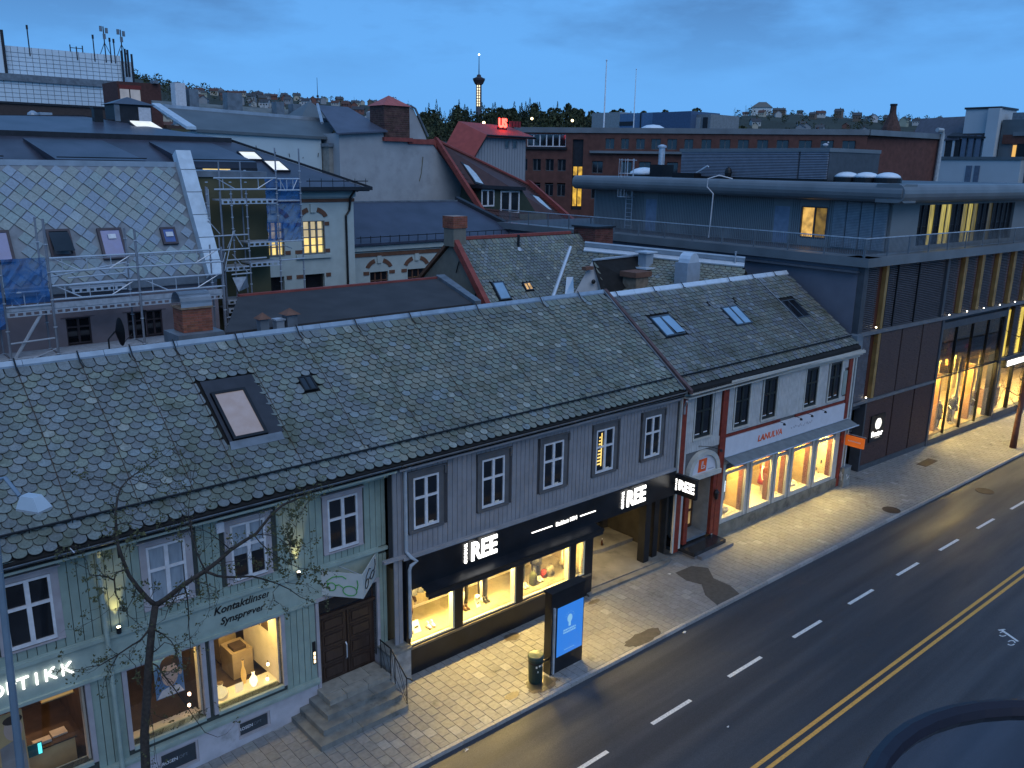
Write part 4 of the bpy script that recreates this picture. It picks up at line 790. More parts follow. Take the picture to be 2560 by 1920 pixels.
def mannequin(fr, u, d, z, rot, label, clothes, pose='a', s=1.0, stand=True):
    p = fr.p(u, d, z); t = thing('mannequin', label, 'mannequin', p); t['_at'] = [0, 0, 0]
    a = math.atan2(fr.e[1], fr.e[0]) + rot; t.rotation_euler = (0, 0, a); t.scale = (s, s, s)
    def ad(me, nm): o = bpy.data.objects.new(nm, me); C.objects.link(o); o.parent = t; return o
    ad(BODY[pose], 'body')
    for kind, m in clothes: ad(cloth_mesh(kind, m), kind)
    if stand: q = MB(); q.lathe((0, 0, 0), [(.16, 0), (.16, .012)], 14); ad(q.mesh('stand', M_GALV), 'stand')
    return t
M_JEAN = mat('dark_jeans', (.018, .02, .03), .8, var=.2); M_TWEED = mat('brown_grey_wool', (.06, .055, .045), .9, var=.2); M_OLIVE = mat('olive_cloth', (.05, .06, .025), .9); M_TEAL = mat('teal_coat', (.05, .20, .19), .8, var=.2); M_RED = mat('red_cloth', (.35, .02, .02), .8); M_NVY = mat('navy_dress', (.03, .035, .09), .8); M_ORNG = mat('orange_cloth', (.65, .18, .03), .8); M_SHOE = mat('brown_leather', (.07, .03, .015), .5); M_WSH = mat('white_trainer', (.75, .72, .62), .6)
zf = .97
mannequin(GREY, 16.75, -.85, zf, .2, 'mannequin legs in slim dark trousers and brown boots in the middle shop window', [('trousers', M_TWEED), ('jacket', M_TWEED)])
mannequin(GREY, 17.60, -.85, zf, -.1, 'mannequin legs in black trousers and black boots at the right of the middle shop window', [('trousers', M_JEAN), ('jacket', M_JEAN)])
mannequin(GREY, 19.40, -.80, zf, .3, 'mannequin in blue jeans and white trainers beside the green rucksack', [('trousers', mat('blue_jeans', (.02, .035, .05), .8)), ('jacket', M_OLIVE)])
mannequin(GREY, 20.20, -.85, zf, -.1, 'mannequin in black trousers and white trainers between rucksack and red bag', [('trousers', M_JEAN), ('coat', mat('grey_coat', (.08, .08, .08), .9))])
mannequin(GREY, 14.35, -.9, zf, 0, 'dark coated mannequin at the left edge of the leftmost shop window', [('trousers', M_SHOE), ('coat', M_SHOE)])
mannequin(GREY, 21.6, -.7, zf - .25, .3, 'small mannequin with a blue top and pale skirt in the narrow corner window', [('dress', mat('pale_skirt', (.5, .42, .25), .8))], s=.9)
def shoes(fr, u, d, z, m, label, rot=0.0, n=2, s=1.0):
    t = thing('shoes', label, 'shoes', fr.p(u, d, z))
    for k in range(n):
        x = u + .13 * k * s; q = MB(); q.ell(fr.p(x, d - .02, z + .05 * s), .05 * s, .13 * s, .05 * s, 10, 6); q.ell(fr.p(x, d - .09, z + .10 * s), .045 * s, .055 * s, .08 * s, 8, 5); q.build('shoe', m, t, smooth=True)
        MB().box(fr, x - .045 * s, x + .045 * s, d - .14, d + .1, z, z + .018).build('sole', M_BLACK, t)
shoes(GREY, 16.62, -.62, zf, M_SHOE, 'pair of brown leather boots at the feet of the trousered mannequin'); shoes(GREY, 17.52, -.60, zf, M_BLACK, 'pair of black ankle boots under the black trousers'); shoes(GREY, 19.30, -.50, zf, M_WSH, 'pair of white trainers under the blue jeans on a pale board'); shoes(GREY, 20.10, -.55, zf, M_WSH, 'pair of white trainers in front of the black trousers and red bag')
shoes(GREY, 14.95, -.45, zf, M_WSH, 'pair of pale sports shoes on the floor of the leftmost shop window', s=1.3)
def bag(fr, u, d, z, w_, h, m, label, cat='bag', name='bag'):
    t = thing(name, label, cat, fr.p(u, d, z)); c = fr.p(u, d, z); q = MB(); q.lathe(c, [(w_ * .42, 0), (w_ * .5, .03), (w_ * .5, h * .6), (w_ * .42, h * .88), (w_ * .2, h)], 12); q.build('body', m, t, smooth=True)
    q = MB(); q.ell(fr.p(u, d + w_ * .45, z + h * .3), w_ * .3, w_ * .14, h * .2, 8, 5); q.build('pocket', M_BLACK, t); q = MB(); q.tube([fr.p(u - .08, d, z + h * .96), fr.p(u - .05, d, z + h * 1.12), fr.p(u + .05, d, z + h * 1.12), fr.p(u + .08, d, z + h * .96)], .014, 5); q.build('handle', M_BLACK, t)
bag(GREY, 19.78, -.55, zf, .30, .50, M_OLIVE, 'dark green rucksack standing in the right-hand shop window', 'rucksack', 'rucksack'); bag(GREY, 20.50, -.75, zf, .24, .30, M_RED, 'bright red bag on the floor of the right-hand shop window'); bag(GREY, 20.80, -.70, zf, .34, .42, mat('patterned_bag', (.2, .18, .13), .8, var=.8, scale=18), 'large patterned grey bag beside the red bag', 'rucksack', 'rucksack')
bag(GREY, 21.6, -.35, zf - .02, .34, .40, M_OLIVE, 'dark green bag sitting in the narrow corner window', 'rucksack', 'rucksack')
def card(fr, u, d, z, w_, h, m, label, lean=.12, name='price_card', cat='card'):
    t = thing(name, label, cat, fr.p(u, d, z)); q = MB(); q.slab([fr.p(u, d, z), fr.p(u + w_, d, z), fr.p(u + w_, d - lean, z + h), fr.p(u, d - lean, z + h)], tuple(-.012 * c for c in (*fr.n, 0))); q.build('board', m, t)
    q = MB(); q.box(fr, u + w_ * .25, u + w_ * .75, d - lean * .45 + .006, d - lean * .45 + .016, z + h * .4, z + h * .62); q.build('print', M_BLACK, t)
M_CARD = mat('white_card', (.75, .72, .62), .7)
card(GREY, 16.30, -.55, zf, .16, .36, M_CARD, 'slanted white brand card beside the brown boots'); card(GREY, 17.05, -.50, zf, .20, .26, M_CARD, 'low white label card between the two trousered mannequins'); card(GREY, 14.35, -.45, zf, .30, .34, M_CARD, 'folded white card on the floor of the leftmost shop window', .2)
t = thing('alarm_clock', 'round pale clock on a card between the two trousered mannequins', 'clock', GREY.p(17.15, -.55, zf + .3)); MB().lathe(GREY.p(17.15, -.6, zf + .26), [(.03, 0), (.09, .03), (.10, .09), (.09, .15), (.03, .18)], 12).build('case', M_MANN, t, smooth=True); MB().ell(GREY.p(17.15, -.49, zf + .35), .05, .01, .05, 10, 4).build('face', M_ZINCD, t)
t = thing('garment_rail', 'dark garments hanging from a rail at the top of the leftmost shop window', 'clothes rail', GREY.p(14.9, -.7, 2.6)); MB().tube([GREY.p(14.3, -.7, 2.72), GREY.p(15.5, -.7, 2.72)], .015, 6).build('rail', M_GALV, t)
for k in range(4):
    a = 14.4 + .26 * k; q = MB(); q.prism(GREY, [(a, 2.25 + .05 * (k % 2)), (a + .22, 2.22), (a + .22, 2.6), (a + .14, 2.7), (a + .08, 2.7), (a, 2.6)], -.78, -.62); q.build('garment', M_JEAN, t)
t = thing('display_stool', 'orange wooden display stand in the leftmost shop window', 'stand', GREY.p(14.3, -.7, zf))
for du in (0, .22): MB().tube([GREY.p(14.08 + du, -.6, zf), GREY.p(14.16 + du * .4, -.75, zf + .75)], .018, 6).build('leg', M_ORNG, t)
MB().box(GREY, 14.06, 14.36, -.85, -.62, zf + .72, zf + .76).build('seat', M_ORNG, t)
# ---- chimney stacks and dish on the rear slope
M_BRK = mat('red_brick', (0.26, 0.085, 0.05), 0.75, var=0.2, scale=12, tint=True, bump=0.3)
M_MORT = mat('mortar', (0.30, 0.24, 0.21), 0.9, var=0.1)
def brick_stack(parent, x0, x1, y0, y1, z0, z1, bh=.085, bw=.25, m=M_BRK, faces=('f', 'l'), name='brick', maxn=300):
    MB().bx(x0 + .012, x1 - .012, y0 + .012, y1 - .012, z0, z1).build('core', M_MORT, parent); r = 0; z = z0; big = MB(); n = 0
    while z < z1 - .02:
        off = bw / 2 if r % 2 else 0
        for side_ in faces:
            a, b = (x0, x1) if side_ == 'f' else (y0, y1); u = a - off
            while u < b - .01:
                p, q_ = max(u, a), min(u + bw, b)
                if q_ - p > .03:
                    t_ = random.uniform(.7, 1.25); t_ = (t_, t_ * random.uniform(.9, 1.1), t_); k = MB() if n < maxn else big
                    if side_ == 'f': k.bx(p + .005, q_ - .005, y0, y0 + .10, z + .005, min(z + bh, z1) - .005, t_)
                    else: k.bx(x0, x0 + .10, max(p, y0 + .105) + .005, q_ - .005, z + .005, min(z + bh, z1) - .005, t_)
                    if n < maxn: k.build(name, m, parent, tint=True)
                    n += 1
                u += bw
        z += bh; r += 1
    if big.v: big.build(name + 's', m, parent, tint=True, kind='stuff')
ch = thing('chimney', 'red brick chimney with rounded zinc cowl rising behind the slate ridge', 'chimney', (10.45, 27.3, 8.9)); brick_stack(ch, 9.95, 10.92, 26.95, 27.75, 10.2, 11.42)
MB().bx(9.97, 10.9, 26.97, 27.73, 8.6, 10.2).build('shaft', M_BRK, ch, tint=True); q = MB(); n = 10; vs = []
for x in (9.93, 10.94): vs += [(x, 27.35 - .42 * math.cos(math.pi * k / n), 11.50 + .42 * math.sin(math.pi * k / n)) for k in range(n + 1)]
q.add(vs, [(k, k + 1, k + n + 2, k + n + 1) for k in range(n)] + [(k + n + 1, k + n + 2, k + 1, k) for k in range(n)] + [tuple(range(n + 1, 2 * n + 2))]); q.bx(9.93, 10.94, 26.93, 26.95, 11.40, 11.55); q.build('cowl', M_ZINC, ch, smooth=False)
q = MB(); q.bx(9.91, 10.96, 26.91, 27.79, 11.38, 11.44); q.build('collar', mat('copper_band', (.35, .22, .14), .5, metal=.5, var=.4, scale=3), ch); q = MB(); q.bx(9.65, 11.15, 26.6, 27.9, 10.25, 10.62); q.build('flashing', M_ZINCD, ch)
ds = thing('satellite_dish', 'dark satellite dish seen edge on behind the slate ridge', 'satellite dish', (7.65, 26, 9.6)); q = MB(); vs = [(7.60, 26.0, 11.1)] + [(7.72, 26.0 - .12 + .40 * math.cos(6.2832 * k / 20), 11.1 + .42 * math.sin(6.2832 * k / 20)) for k in range(20)]
q.add(vs, [(0, 1 + k, 1 + (k + 1) % 20) for k in range(20)] + [(0, 1 + (k + 1) % 20, 1 + k) for k in range(20)]); q.build('dish', M_BLACK, ds); MB().tube([(7.60, 26, 11.1), (7.4, 26, 10.9), (7.4, 26, 9.7)], .025, 6).build('mast', M_BLACK, ds); MB().tube([(7.72, 25.8, 10.75), (8.05, 25.9, 11.0)], .012, 5).build('feed_arm', M_BLACK, ds)
M_CAPS = mat('brown_cap', (.16, .08, .055), .8, var=.2)
for x, z1, w_, lb in ((13.15, 10.62, .32, 'short grey flue with brown pyramid cap left of its taller twin behind the ridge'), (14.2, 10.68, .40, 'grey flue with brown pyramid cap, the taller of two behind the ridge')):
    t = thing('flue', lb, 'flue', (x, 28, 8)); MB().bx(x - w_ / 2, x + w_ / 2, 28 - w_ / 2, 28 + w_ / 2, 8, z1).build('shaft', M_ZINCD, t); q = MB(); q.add([(x - w_ * .75, 28 - w_ * .75, z1), (x + w_ * .75, 28 - w_ * .75, z1), (x + w_ * .75, 28 + w_ * .75, z1), (x - w_ * .75, 28 + w_ * .75, z1), (x, 28, z1 + .22)], [(0, 1, 4), (1, 2, 4), (2, 3, 4), (3, 0, 4), (3, 2, 1, 0)]); q.build('cap', M_CAPS, t)
t = thing('roof_vent', 'small pale square vent between the two brown capped flues', 'vent', (13.75, 28, 8)); MB().bx(13.6, 13.9, 27.85, 28.15, 8, 10.5).build('body', M_ZINC, t); MB().bx(13.56, 13.94, 27.81, 28.19, 10.5, 10.56).build('lid', M_GALV, t)
# ------------------------------------------------------------------ white timber house
M_WBD = mat('worn_white_boards', (0.46, 0.46, 0.45), 0.65, var=0.12, scale=3, bump=0.15, dark=((0.22, 0.22, 0.20), 2.5, 0.62, 0.9))
M_WTR = mat('ivory_trim', (0.47, 0.46, 0.42), 0.6, var=0.1)
M_OXR = mat('oxide_red_pilaster', (0.20, 0.030, 0.016), 0.6, var=0.25, scale=5, bump=0.2)
M_WSG = mat('white_signboard', (0.60, 0.60, 0.64), 0.5, var=0.05)
M_ORR = mat('orange_red_print', (0.75, 0.10, 0.02), 0.5)
M_DFR = mat('dark_green_window_frame', (0.018, 0.022, 0.020), 0.5, var=0.3)
white = thing('timber_house', 'white boarded timber house with red corner pilasters and a brightly lit knitwear shop', 'house', (34, 24, 0))
WW = [(28.18, 29.27), (30.97, 32.0), (33.08, 34.13), (36.57, 37.64), (38.73, 39.80)]
wh = [(a, b, 5.0, 6.84) for a, b in WW]
mb = MB(); pierced(mb, WHITE, 27.16, 41.3, 3.1, 7.3, -.25, -.02, wh); wall = mb.build('wall', mat('white_backing', (.12, .12, .12), .9), white)
q = MB(); boards(WHITE, 27.5, 40.6, 4.80, 6.95, .115, -.02, .018, [(a - .1, b + .1, 4.92, 6.95) for a, b in WW] + [(29.98, 30.36, 0, 9), (40.2, 40.6, 5.0, 6.5)], M_WBD, wall, 'boards', .012, one=True)
boards(WHITE, 27.5, 30.0, 3.1, 4.80, .115, -.02, .018, [(27.75, 30.0, 0, 4.42)], M_WBD, wall, 'boards_lower', .012, one=True)
q = MB(); q.box(WHITE, 27.16, 41.35, -.02, .10, 6.95, 7.08); q.box(WHITE, 27.16, 41.4, -.02, .22, 7.08, 7.18); q.box(WHITE, 27.16, 41.45, -.02, .32, 7.18, 7.30); q.build('cornice', M_WTR, white)
for a, b, z0 in ((27.26, 27.54, .1), (29.98, 30.36, .1), (40.44, 40.76, .1)): MB().box(WHITE, a, b, -.02, .08, z0, 6.94).build('pilaster', M_OXR, white)
MB().box(WHITE, 27.16, 27.25, -.02, .07, .1, 6.95).build('corner_board', M_WTR, white); q = MB(); q.box(WHITE, 40.77, 40.9, -.02, .09, .1, 6.95); q.build('corner_board', M_WTR, white)
for a, b in WW:
    window(WHITE, white, a, b, 5.0, 6.84, M_DFR, G_DARK, -.05, casing=False, tr=.62, ft=.07, depth=.05); q = MB(); q.box(WHITE, a - .1, b + .1, -.02, .06, 4.90, 4.97); q.box(WHITE, a - .09, a - .01, -.02, .04, 4.97, 6.9); q.box(WHITE, b + .01, b + .09, -.02, .04, 4.97, 6.9); q.build('window_surround', M_WTR, white)
    q = MB(); q.box(WHITE, a + .1, a + .42, -.04, -.03, 5.12, 5.16); q.box(WHITE, b - .4, b - .15, -.04, -.03, 5.14, 5.19); q.build('blind_edge', M_WHITE, white)
MB().box(WHITE, 40.02, 40.38, .018, .05, 5.1, 6.35).build('shutter_panel', mat('grey_green_panel', (.25, .30, .28), .6), white)
q = MB(); q.box(WHITE, 30.38, 34.6, -.02, .05, 4.66, 4.76); q.box(WHITE, 35.9, 40.43, -.02, .05, 4.66, 4.76); q.build('red_belt', M_OXR, white)
sg = thing('shop_sign', 'long white signboard reading LANULVA in orange with faint grey script', 'sign', WHITE.p(35.4, .1, 4.1)); MB().box(WHITE, 30.37, 40.43, -.02, .08, 3.76, 4.63).build('board', M_WSG, sg)
text(WHITE, 33.80, .085, 4.03, .40, 'LANULVA', M_ORR, sg, 'lettering', .004, .012, .12, sx=1.12)
q = MB(); rr = random.Random(4); u = 35.42; P = []
while u < 38.15:
    if rr.random() < .14 and P: q.tube(P, .010, 4); P = []; u += .07
    P.append(WHITE.p(u, .086, 4.19 + .055 * math.sin(u * 31) + .03 * math.sin(u * 13))); u += .035
q.build('script_line', mat('grey_script', (.28, .28, .32), .6), sg)
for u in (34.05, 35.45, 36.4, 37.6):
    t = thing('sign_lamp', 'small black swan-neck lamp over the LANULVA board, %s' % {34.05: 'leftmost of four', 35.45: 'second from the left of four', 36.4: 'third from the left of four', 37.6: 'rightmost of four'}[u], 'lamp', WHITE.p(u, .1, 4.8), 'lamps over the knitwear sign')
    MB().tube([WHITE.p(u - .05, .05, 4.72), WHITE.p(u, .25, 4.84), WHITE.p(u + .05, .55, 4.78)], .013, 5).build('arm', M_BLACK, t); c = WHITE.p(u + .05, .58, 4.70); MB().lathe(c, [(.07, 0), (.055, .06), (.02, .1)], 10).build('shade', M_BLACK, t)
# canopy
cn = MB(); cn.slab([WHITE.p(30.34, .06, 3.74), WHITE.p(40.95, .06, 3.74), WHITE.p(40.98, .62, 3.52), WHITE.p(30.40, .62, 3.52)], (0, 0, -.03)); cn.build('canopy', mat('grey_canopy', (.14, .16, .17), .5, var=.2), white)
q = MB(); q.tube([WHITE.p(30.36, .65, 3.5), WHITE.p(41.0, .65, 3.5)], .035, 6); q.tube([WHITE.p(30.38, .10, 3.76), WHITE.p(40.98, .10, 3.76)], .02, 6); q.build('canopy_rail', M_GALV, white)
# shop windows
SW = [(30.60, 32.16), (32.68, 34.24), (34.70, 35.58), (36.08, 37.72), (38.24, 39.86)]
mb = MB(); pierced(mb, WHITE, 30.36, 40.76, .55, 3.76, -.14, .0, [(a, b, .74, 3.36) for a, b in SW]); mb.build('shopfront_frame', M_WTR, white)
for a, b in SW:
    q = MB(); q.box(WHITE, a - .19, a - .03, 0, .07, .60, 3.4); q.box(WHITE, b + .03, b + .13, 0, .05, .60, 3.4); o = q.build('shop_window', M_WTR, white)
    MB().box(WHITE, a, b, -.06, .02, 2.86, 2.98).build('transom', M_WTR, o); MB().box(WHITE, a, b, -.05, -.04, .80, 3.36).build('pane', G_CLEAR, o); MB().box(WHITE, b - .03, b, -.3, -.06, .80, 3.36).build('reveal', mat('dark_reveal', (.10, .03, .02), .6), o); MB().box(WHITE, a, b, -.3, .03, .72, .80).build('sill', M_WTR, o)
q = MB(); q.box(WHITE, 30.3, 40.8, -.10, .07, -.1, .56); q.build('plinth', mat('dirty_plinth', (.17, .165, .14), .8, var=.25, scale=2.5, bump=.3, dark=((.04, .04, .035), 1.5, .5, .75)), white)
q = MB(); q.box(WHITE, 30.3, 40.5, -2.15, -2.1, .5, 3.5); q.box(WHITE, 30.3, 30.36, -2.1, -.3, .5, 3.5); q.box(WHITE, 40.1, 40.16, -2.1, -.3, .5, 3.5); q.box(WHITE, 30.3, 40.5, -2.1, -.14, 3.42, 3.48); q.build('display_room', mat('bright_display_wall', (.72, .62, .42), .8, var=.1), white); MB().box(WHITE, 30.36, 40.1, -2.1, -.14, .60, .72).build('display_floor', mat('bright_display_floor', (.70, .62, .45), .7), white)
for k, (a, b) in enumerate(SW): area('window_lamp', WHITE, (a + b) / 2, -.55, 3.38, (b - a) * .85, .3, (520, 640, 300, 560, 760)[k], (1, .72, .22), .34)
for u in (32.4, 35.8, 38.0): MB().box(WHITE, u - .03, u + .03, -2.1, -.35, .72, 3.4).build('partition', mat('display_partition', (.5, .36, .16), .7), white)
q = MB()
for z in (1.3, 1.75, 2.2, 2.6): q.box(WHITE, 36.6, 37.9, -2.05, -1.7, z, z + .04)
q.box(WHITE, 36.55, 36.6, -2.05, -1.7, .72, 2.9); t = thing('shelf', 'tall shelf behind the green coated mannequin in the knitwear window', 'shelf', WHITE.p(37, -1.9, .72)); q.build('boards', mat('shelf_wood', (.20, .09, .04), .6), t)
mannequin(WHITE, 33.15, -.8, .72, .2, 'mannequin in a turquoise coat in the second knitwear window', [('coat', M_TEAL)], 'b'); mannequin(WHITE, 33.95, -1.2, .72, -.3, 'dark clothed mannequin behind the turquoise one', [('coat', M_JEAN), ('trousers', M_JEAN)])
mannequin(WHITE, 34.95, -.8, .72, .3, 'mannequin in a red dress in the narrow middle knitwear window', [('dress', M_RED)]); mannequin(WHITE, 36.55, -.75, .72, 0, 'mannequin in an olive green coat in the fourth knitwear window', [('coat', M_OLIVE), ('trousers', M_OLIVE)]); mannequin(WHITE, 38.75, -.75, .72, .15, 'mannequin in a navy dress against the bright rightmost knitwear window', [('dress', M_NVY)], 'b')
def sheet(fr, u0, u1, z0, z1, d, m, label): t = thing('display_screen', label, 'screen', fr.p(u0, d, z0)); MB().box(fr, u0, u1, d - .03, d, z0, z1).build('panel', m, t); MB().box(fr, u0 + .05, u1 - .05, d, d + .006, z0 + (z1 - z0) * .3, z0 + (z1 - z0) * .68).build('picture', glow('cool_screen', (.75, .9, 1), 2.2), t)
sheet(WHITE, 30.75, 31.45, 1.35, 2.75, -.45, mat('screen_blue', (.06, .13, .20), .3), 'blue and white advertising screen in the first knitwear window')
for k, (u, m_, lb) in enumerate([(30.9, M_RED, 'red folded garment on the floor of the first knitwear window'), (31.5, M_CARD, 'white knitted heap on the floor of the first knitwear window'), (36.45, M_RED, 'red cushion at the bottom of the fourth knitwear window'), (37.1, M_CARD, 'white knitted heap beside the red cushion')]):
    c = WHITE.p(u, -.45, .85); t = thing('folded_knitwear', lb, 'knitwear', c); MB().ell(c, .22, .16, .13, 10, 6).build('pile', m_, t, smooth=True); MB().ell((c[0] + .04, c[1], c[2] + .13), .16, .12, .06, 10, 5).build('fold', m_, t, smooth=True)
t = thing('bunting', 'small dark ornaments strung on the bright wall of the rightmost knitwear window', 'decoration', WHITE.p(39.4, -.4, 1.2))
for u, z, r in ((39.5, 1.55, .09), (39.1, 1.25, .07), (39.3, 1.0, .05)): MB().ell(WHITE.p(u, -.35, z), r, .02, r * 1.2, 10, 5).build('ornament', M_OLIVE, t)
# arched doorway
ar = MB(); n = 16; cx, cz, R0, R1 = 28.88, 3.40, .86, 1.07
outer = [(cx + R1 * math.cos(math.pi * k / n), cz + R1 * .93 * math.sin(math.pi * k / n)) for k in range(n + 1)]; inner = [(cx + R0 * math.cos(math.pi * k / n), cz + R0 * .93 * math.sin(math.pi * k / n)) for k in range(n + 1)]
for k in range(n): ar.hexa([WHITE.p(*inner[k][:1], .20, inner[k][1]), WHITE.p(outer[k][0], .20, outer[k][1]), WHITE.p(outer[k][0], -.02, outer[k][1]), WHITE.p(inner[k][0], -.02, inner[k][1]), WHITE.p(inner[k + 1][0], .20, inner[k + 1][1]), WHITE.p(outer[k + 1][0], .20, outer[k + 1][1]), WHITE.p(outer[k + 1][0], -.02, outer[k + 1][1]), WHITE.p(inner[k + 1][0], -.02, inner[k + 1][1])])
ar.box(WHITE, cx - 1.09, cx + 1.09, -.02, .26, 3.20, 3.40); ar.build('door_arch', M_WTR, white)
sg = thing('arch_sign', 'white arched panel over the doorway with an orange square holding a white L', 'sign', WHITE.p(cx, .1, 3.5)); MB().prism(WHITE, inner, .02, .10).build('panel', M_WSG, sg); MB().prism(WHITE, [(28.50, 3.45), (29.05, 3.45), (29.10, 4.02), (28.55, 4.02)], .10, .11).build('square', M_ORR, sg)
q = MB(); q.tube([WHITE.p(28.75, .115, 3.92), WHITE.p(28.72, .115, 3.60), WHITE.p(28.92, .115, 3.60), WHITE.p(28.95, .115, 3.68)], .022, 5); q.tube([WHITE.p(28.83, .115, 3.92), WHITE.p(28.81, .115, 3.70), WHITE.p(28.95, .115, 3.70)], .014, 5); q.build('letter', M_WHITE, sg)
q = MB(); q.box(WHITE, 29.2, 29.6, .10, .106, 3.46, 3.50); q.build('caption', MATS['grey_script'], sg)
t = thing('sign_lamp', 'black swan-neck lamp above the arched doorway panel', 'lamp', WHITE.p(28.8, .1, 4.6)); MB().tube([WHITE.p(28.55, .03, 4.62), WHITE.p(29.0, .3, 4.58), WHITE.p(29.35, .55, 4.45)], .014, 5).build('arm', M_BLACK, t); MB().lathe(WHITE.p(29.38, .58, 4.37), [(.07, 0), (.05, .06), (.02, .1)], 10).build('shade', M_BLACK, t)
q = MB(); q.box(WHITE, 27.78, 28.02, -.02, .14, .35, 3.2); q.box(WHITE, 29.62, 29.86, -.02, .14, .35, 3.2); q.build('door_pilaster', M_OXR, white); q = MB(); q.box(WHITE, 27.56, 27.70, -.02, .06, .2, 3.2); q.box(WHITE, 29.88, 29.97, -.02, .06, .2, 3.2); q.build('door_casing', M_WTR, white)
dr = MB(); dr.box(WHITE, 28.05, 29.6, -.9, -.84, .45, 3.15); dr = dr.build('entrance_door', mat('warm_brown_door', (.09, .04, .02), .5, var=.3), white)
MB().box(WHITE, 28.15, 28.78, -.84, -.82, .6, 2.9).build('door_glass', glow('door_glow', (1, .66, .25), .30, .5, 2), dr); MB().box(WHITE, 29.0, 29.45, -.84, -.82, .6, 2.9).build('door_glass', glow('door_glow', (1, .66, .25), .30), dr); MB().tube([WHITE.p(28.7, -.78, 1.3), WHITE.p(28.95, -.76, 1.75)], .022, 6).build('handle', M_GALV, dr); MB().box(WHITE, 28.1, 29.55, -.83, -.80, 1.2, 1.32).build('mid_rail', MATS['warm_brown_door'], dr)
q = MB(); q.box(WHITE, 27.98, 28.05, -.9, -.02, .4, 3.2); q.box(WHITE, 29.6, 29.66, -.9, -.02, .4, 3.2); q.box(WHITE, 28.0, 29.65, -.9, -.02, 3.14, 3.2); q.build('door_reveal', mat('reveal_grey', (.25, .26, .25), .6), white)
t = thing('wall_lantern', 'small black lantern on the red pilaster beside the arched doorway', 'lantern', WHITE.p(29.75, .25, 2.2)); c = WHITE.p(29.75, .26, 2.0); MB().lathe(c, [(.03, 0), (.08, .06), (.10, .30), (.13, .33), (.03, .48)], 6).build('body', M_BLACK, t); MB().box(WHITE, 29.73, 29.77, .14, .26, 2.40, 2.43).build('bracket', M_BLACK, t)
stp = thing('door_step', 'polished dark stone doorstep before the arched doorway', 'step', (28.8, 19.5, 0)); q = MB(); q.bx(27.72, 30.0, 19.32, 20.9, .14, .30); q.build('tread', mat('polished_stone', (.03, .03, .032), .15, var=.4, scale=2), stp); q = MB(); q.bx(27.95, 30.25, 19.08, 19.32, -.02, .14); q.bx(27.80, 30.0, 19.33, 20.9, -.02, .138); q.build('lower_tread', mat('grey_step', (.16, .16, .17), .6), stp); MB().box(WHITE, 28.02, 29.6, -.84, -.03, .30, .42).build('threshold', M_ZINCD, stp)
ro = thing('hanging_sign', 'orange sign with pale lettering on a bracket at the right end of the white house', 'sign', WHITE.p(41.0, .5, 2.5)); PO = Fr(*WHITE.p(40.86, 0, 0)[:2], WHITE.n[0], WHITE.n[1], -WHITE.e[0], -WHITE.e[1]); MB().box(PO, .12, 1.12, -.05, .05, 2.28, 2.82).build('board', mat('orange_board', (.85, .16, .02), .5, emit=(1, .2, .02), es=.25), ro); MB().tube([PO.p(-.05, 0, 2.90), PO.p(1.2, 0, 2.90)], .015, 5).build('bracket', M_GALV, ro)
q = MB(); rr = random.Random(8)
for k in range(11): q.box(PO, .28 + .062 * k, .28 + .062 * k + .04, .05, .054, 2.53, 2.60 - .02 * rr.random())
q.build('caption', M_WHITE, ro)
ub = thing('utility_box', 'grey graffitied utility box at the foot of the right corner of the white house', 'utility box', (41.0, 19.7, 0)); q = MB(); q.bx(40.70, 41.42, 19.52, 19.84, 0, 1.02); q.build('cabinet', mat('utility_grey', (.22, .22, .20), .6, var=.3, scale=3), ub); MB().bx(40.68, 41.44, 19.50, 19.86, 1.02, 1.06).build('lid', M_ZINCD, ub); rr = random.Random(5)
q = MB(); q.tube([(40.69, 19.80 - .03 * k, .35 + .25 * rr.random() + .25 * (k % 2)) for k in range(8)], .014, 4); q.tube([(40.95 + .05 * k, 19.515, .3 + .4 * rr.random()) for k in range(8)], .012, 4); q.build('graffiti', M_WHITE, ub)
dp = MB(); dp.tube([(27.0, 19.70, 7.0), (27.1, 19.86, 6.75), (27.15, 19.9, 6.4)], .05, 8); dp.build('gutter_outlet', M_GRYT, white)
MB().tube([WHITE.p(41.0, .12, 6.95), WHITE.p(41.0, .12, .9)], .045, 8).build('downpipe', mat('white_downpipe', (.45, .48, .48), .5), white)
# roof
QW = 5.72
roofw = roof_body(white, RW, 27.16, 41.38, QW, 29.0)
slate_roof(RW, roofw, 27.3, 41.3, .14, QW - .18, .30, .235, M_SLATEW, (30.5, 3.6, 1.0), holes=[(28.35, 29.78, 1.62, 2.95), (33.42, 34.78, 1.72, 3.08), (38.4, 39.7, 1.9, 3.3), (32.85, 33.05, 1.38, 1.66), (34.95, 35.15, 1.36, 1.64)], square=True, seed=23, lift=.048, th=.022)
cap(RW, 27.1, 41.4, roofw, mat('bright_zinc', (.60, .68, .76), .4, metal=.25, var=.08), .22, .16, 1.75)
for u in (27.6, 30.1, 32.2, 35.9, 38.0, 40.0): MB().tube([RW.p(u, -.02, .17), RW.p(u, .16, .14), RW.p(u + .02, .26, .09), RW.p(u + .12, .30, .09)], .022, 5).build('ridge_hook', M_BLACK, roofw)
for u in (30.2, 38.3): MB().tube([RW.p(u, .3, .07), RW.p(u, 4.6, .07)], .016 if u < 38 else .028, 5).build('roof_cable', M_ZINCD, roofw)
M_SKF = mat('slate_blue_frame', (.05, .07, .09), .45)
skylight(white, RW, 28.40, 29.72, 1.70, 2.90, M_SKF, G_SKY, .07, .09, 2, raised=.07); skylight(white, RW, 33.47, 34.73, 1.80, 3.02, M_SKF, G_SKY, .07, .09, 2); skylight(white, RW, 38.45, 39.65, 1.98, 3.25, M_SKF, G_DARK, .05, .05, 2)
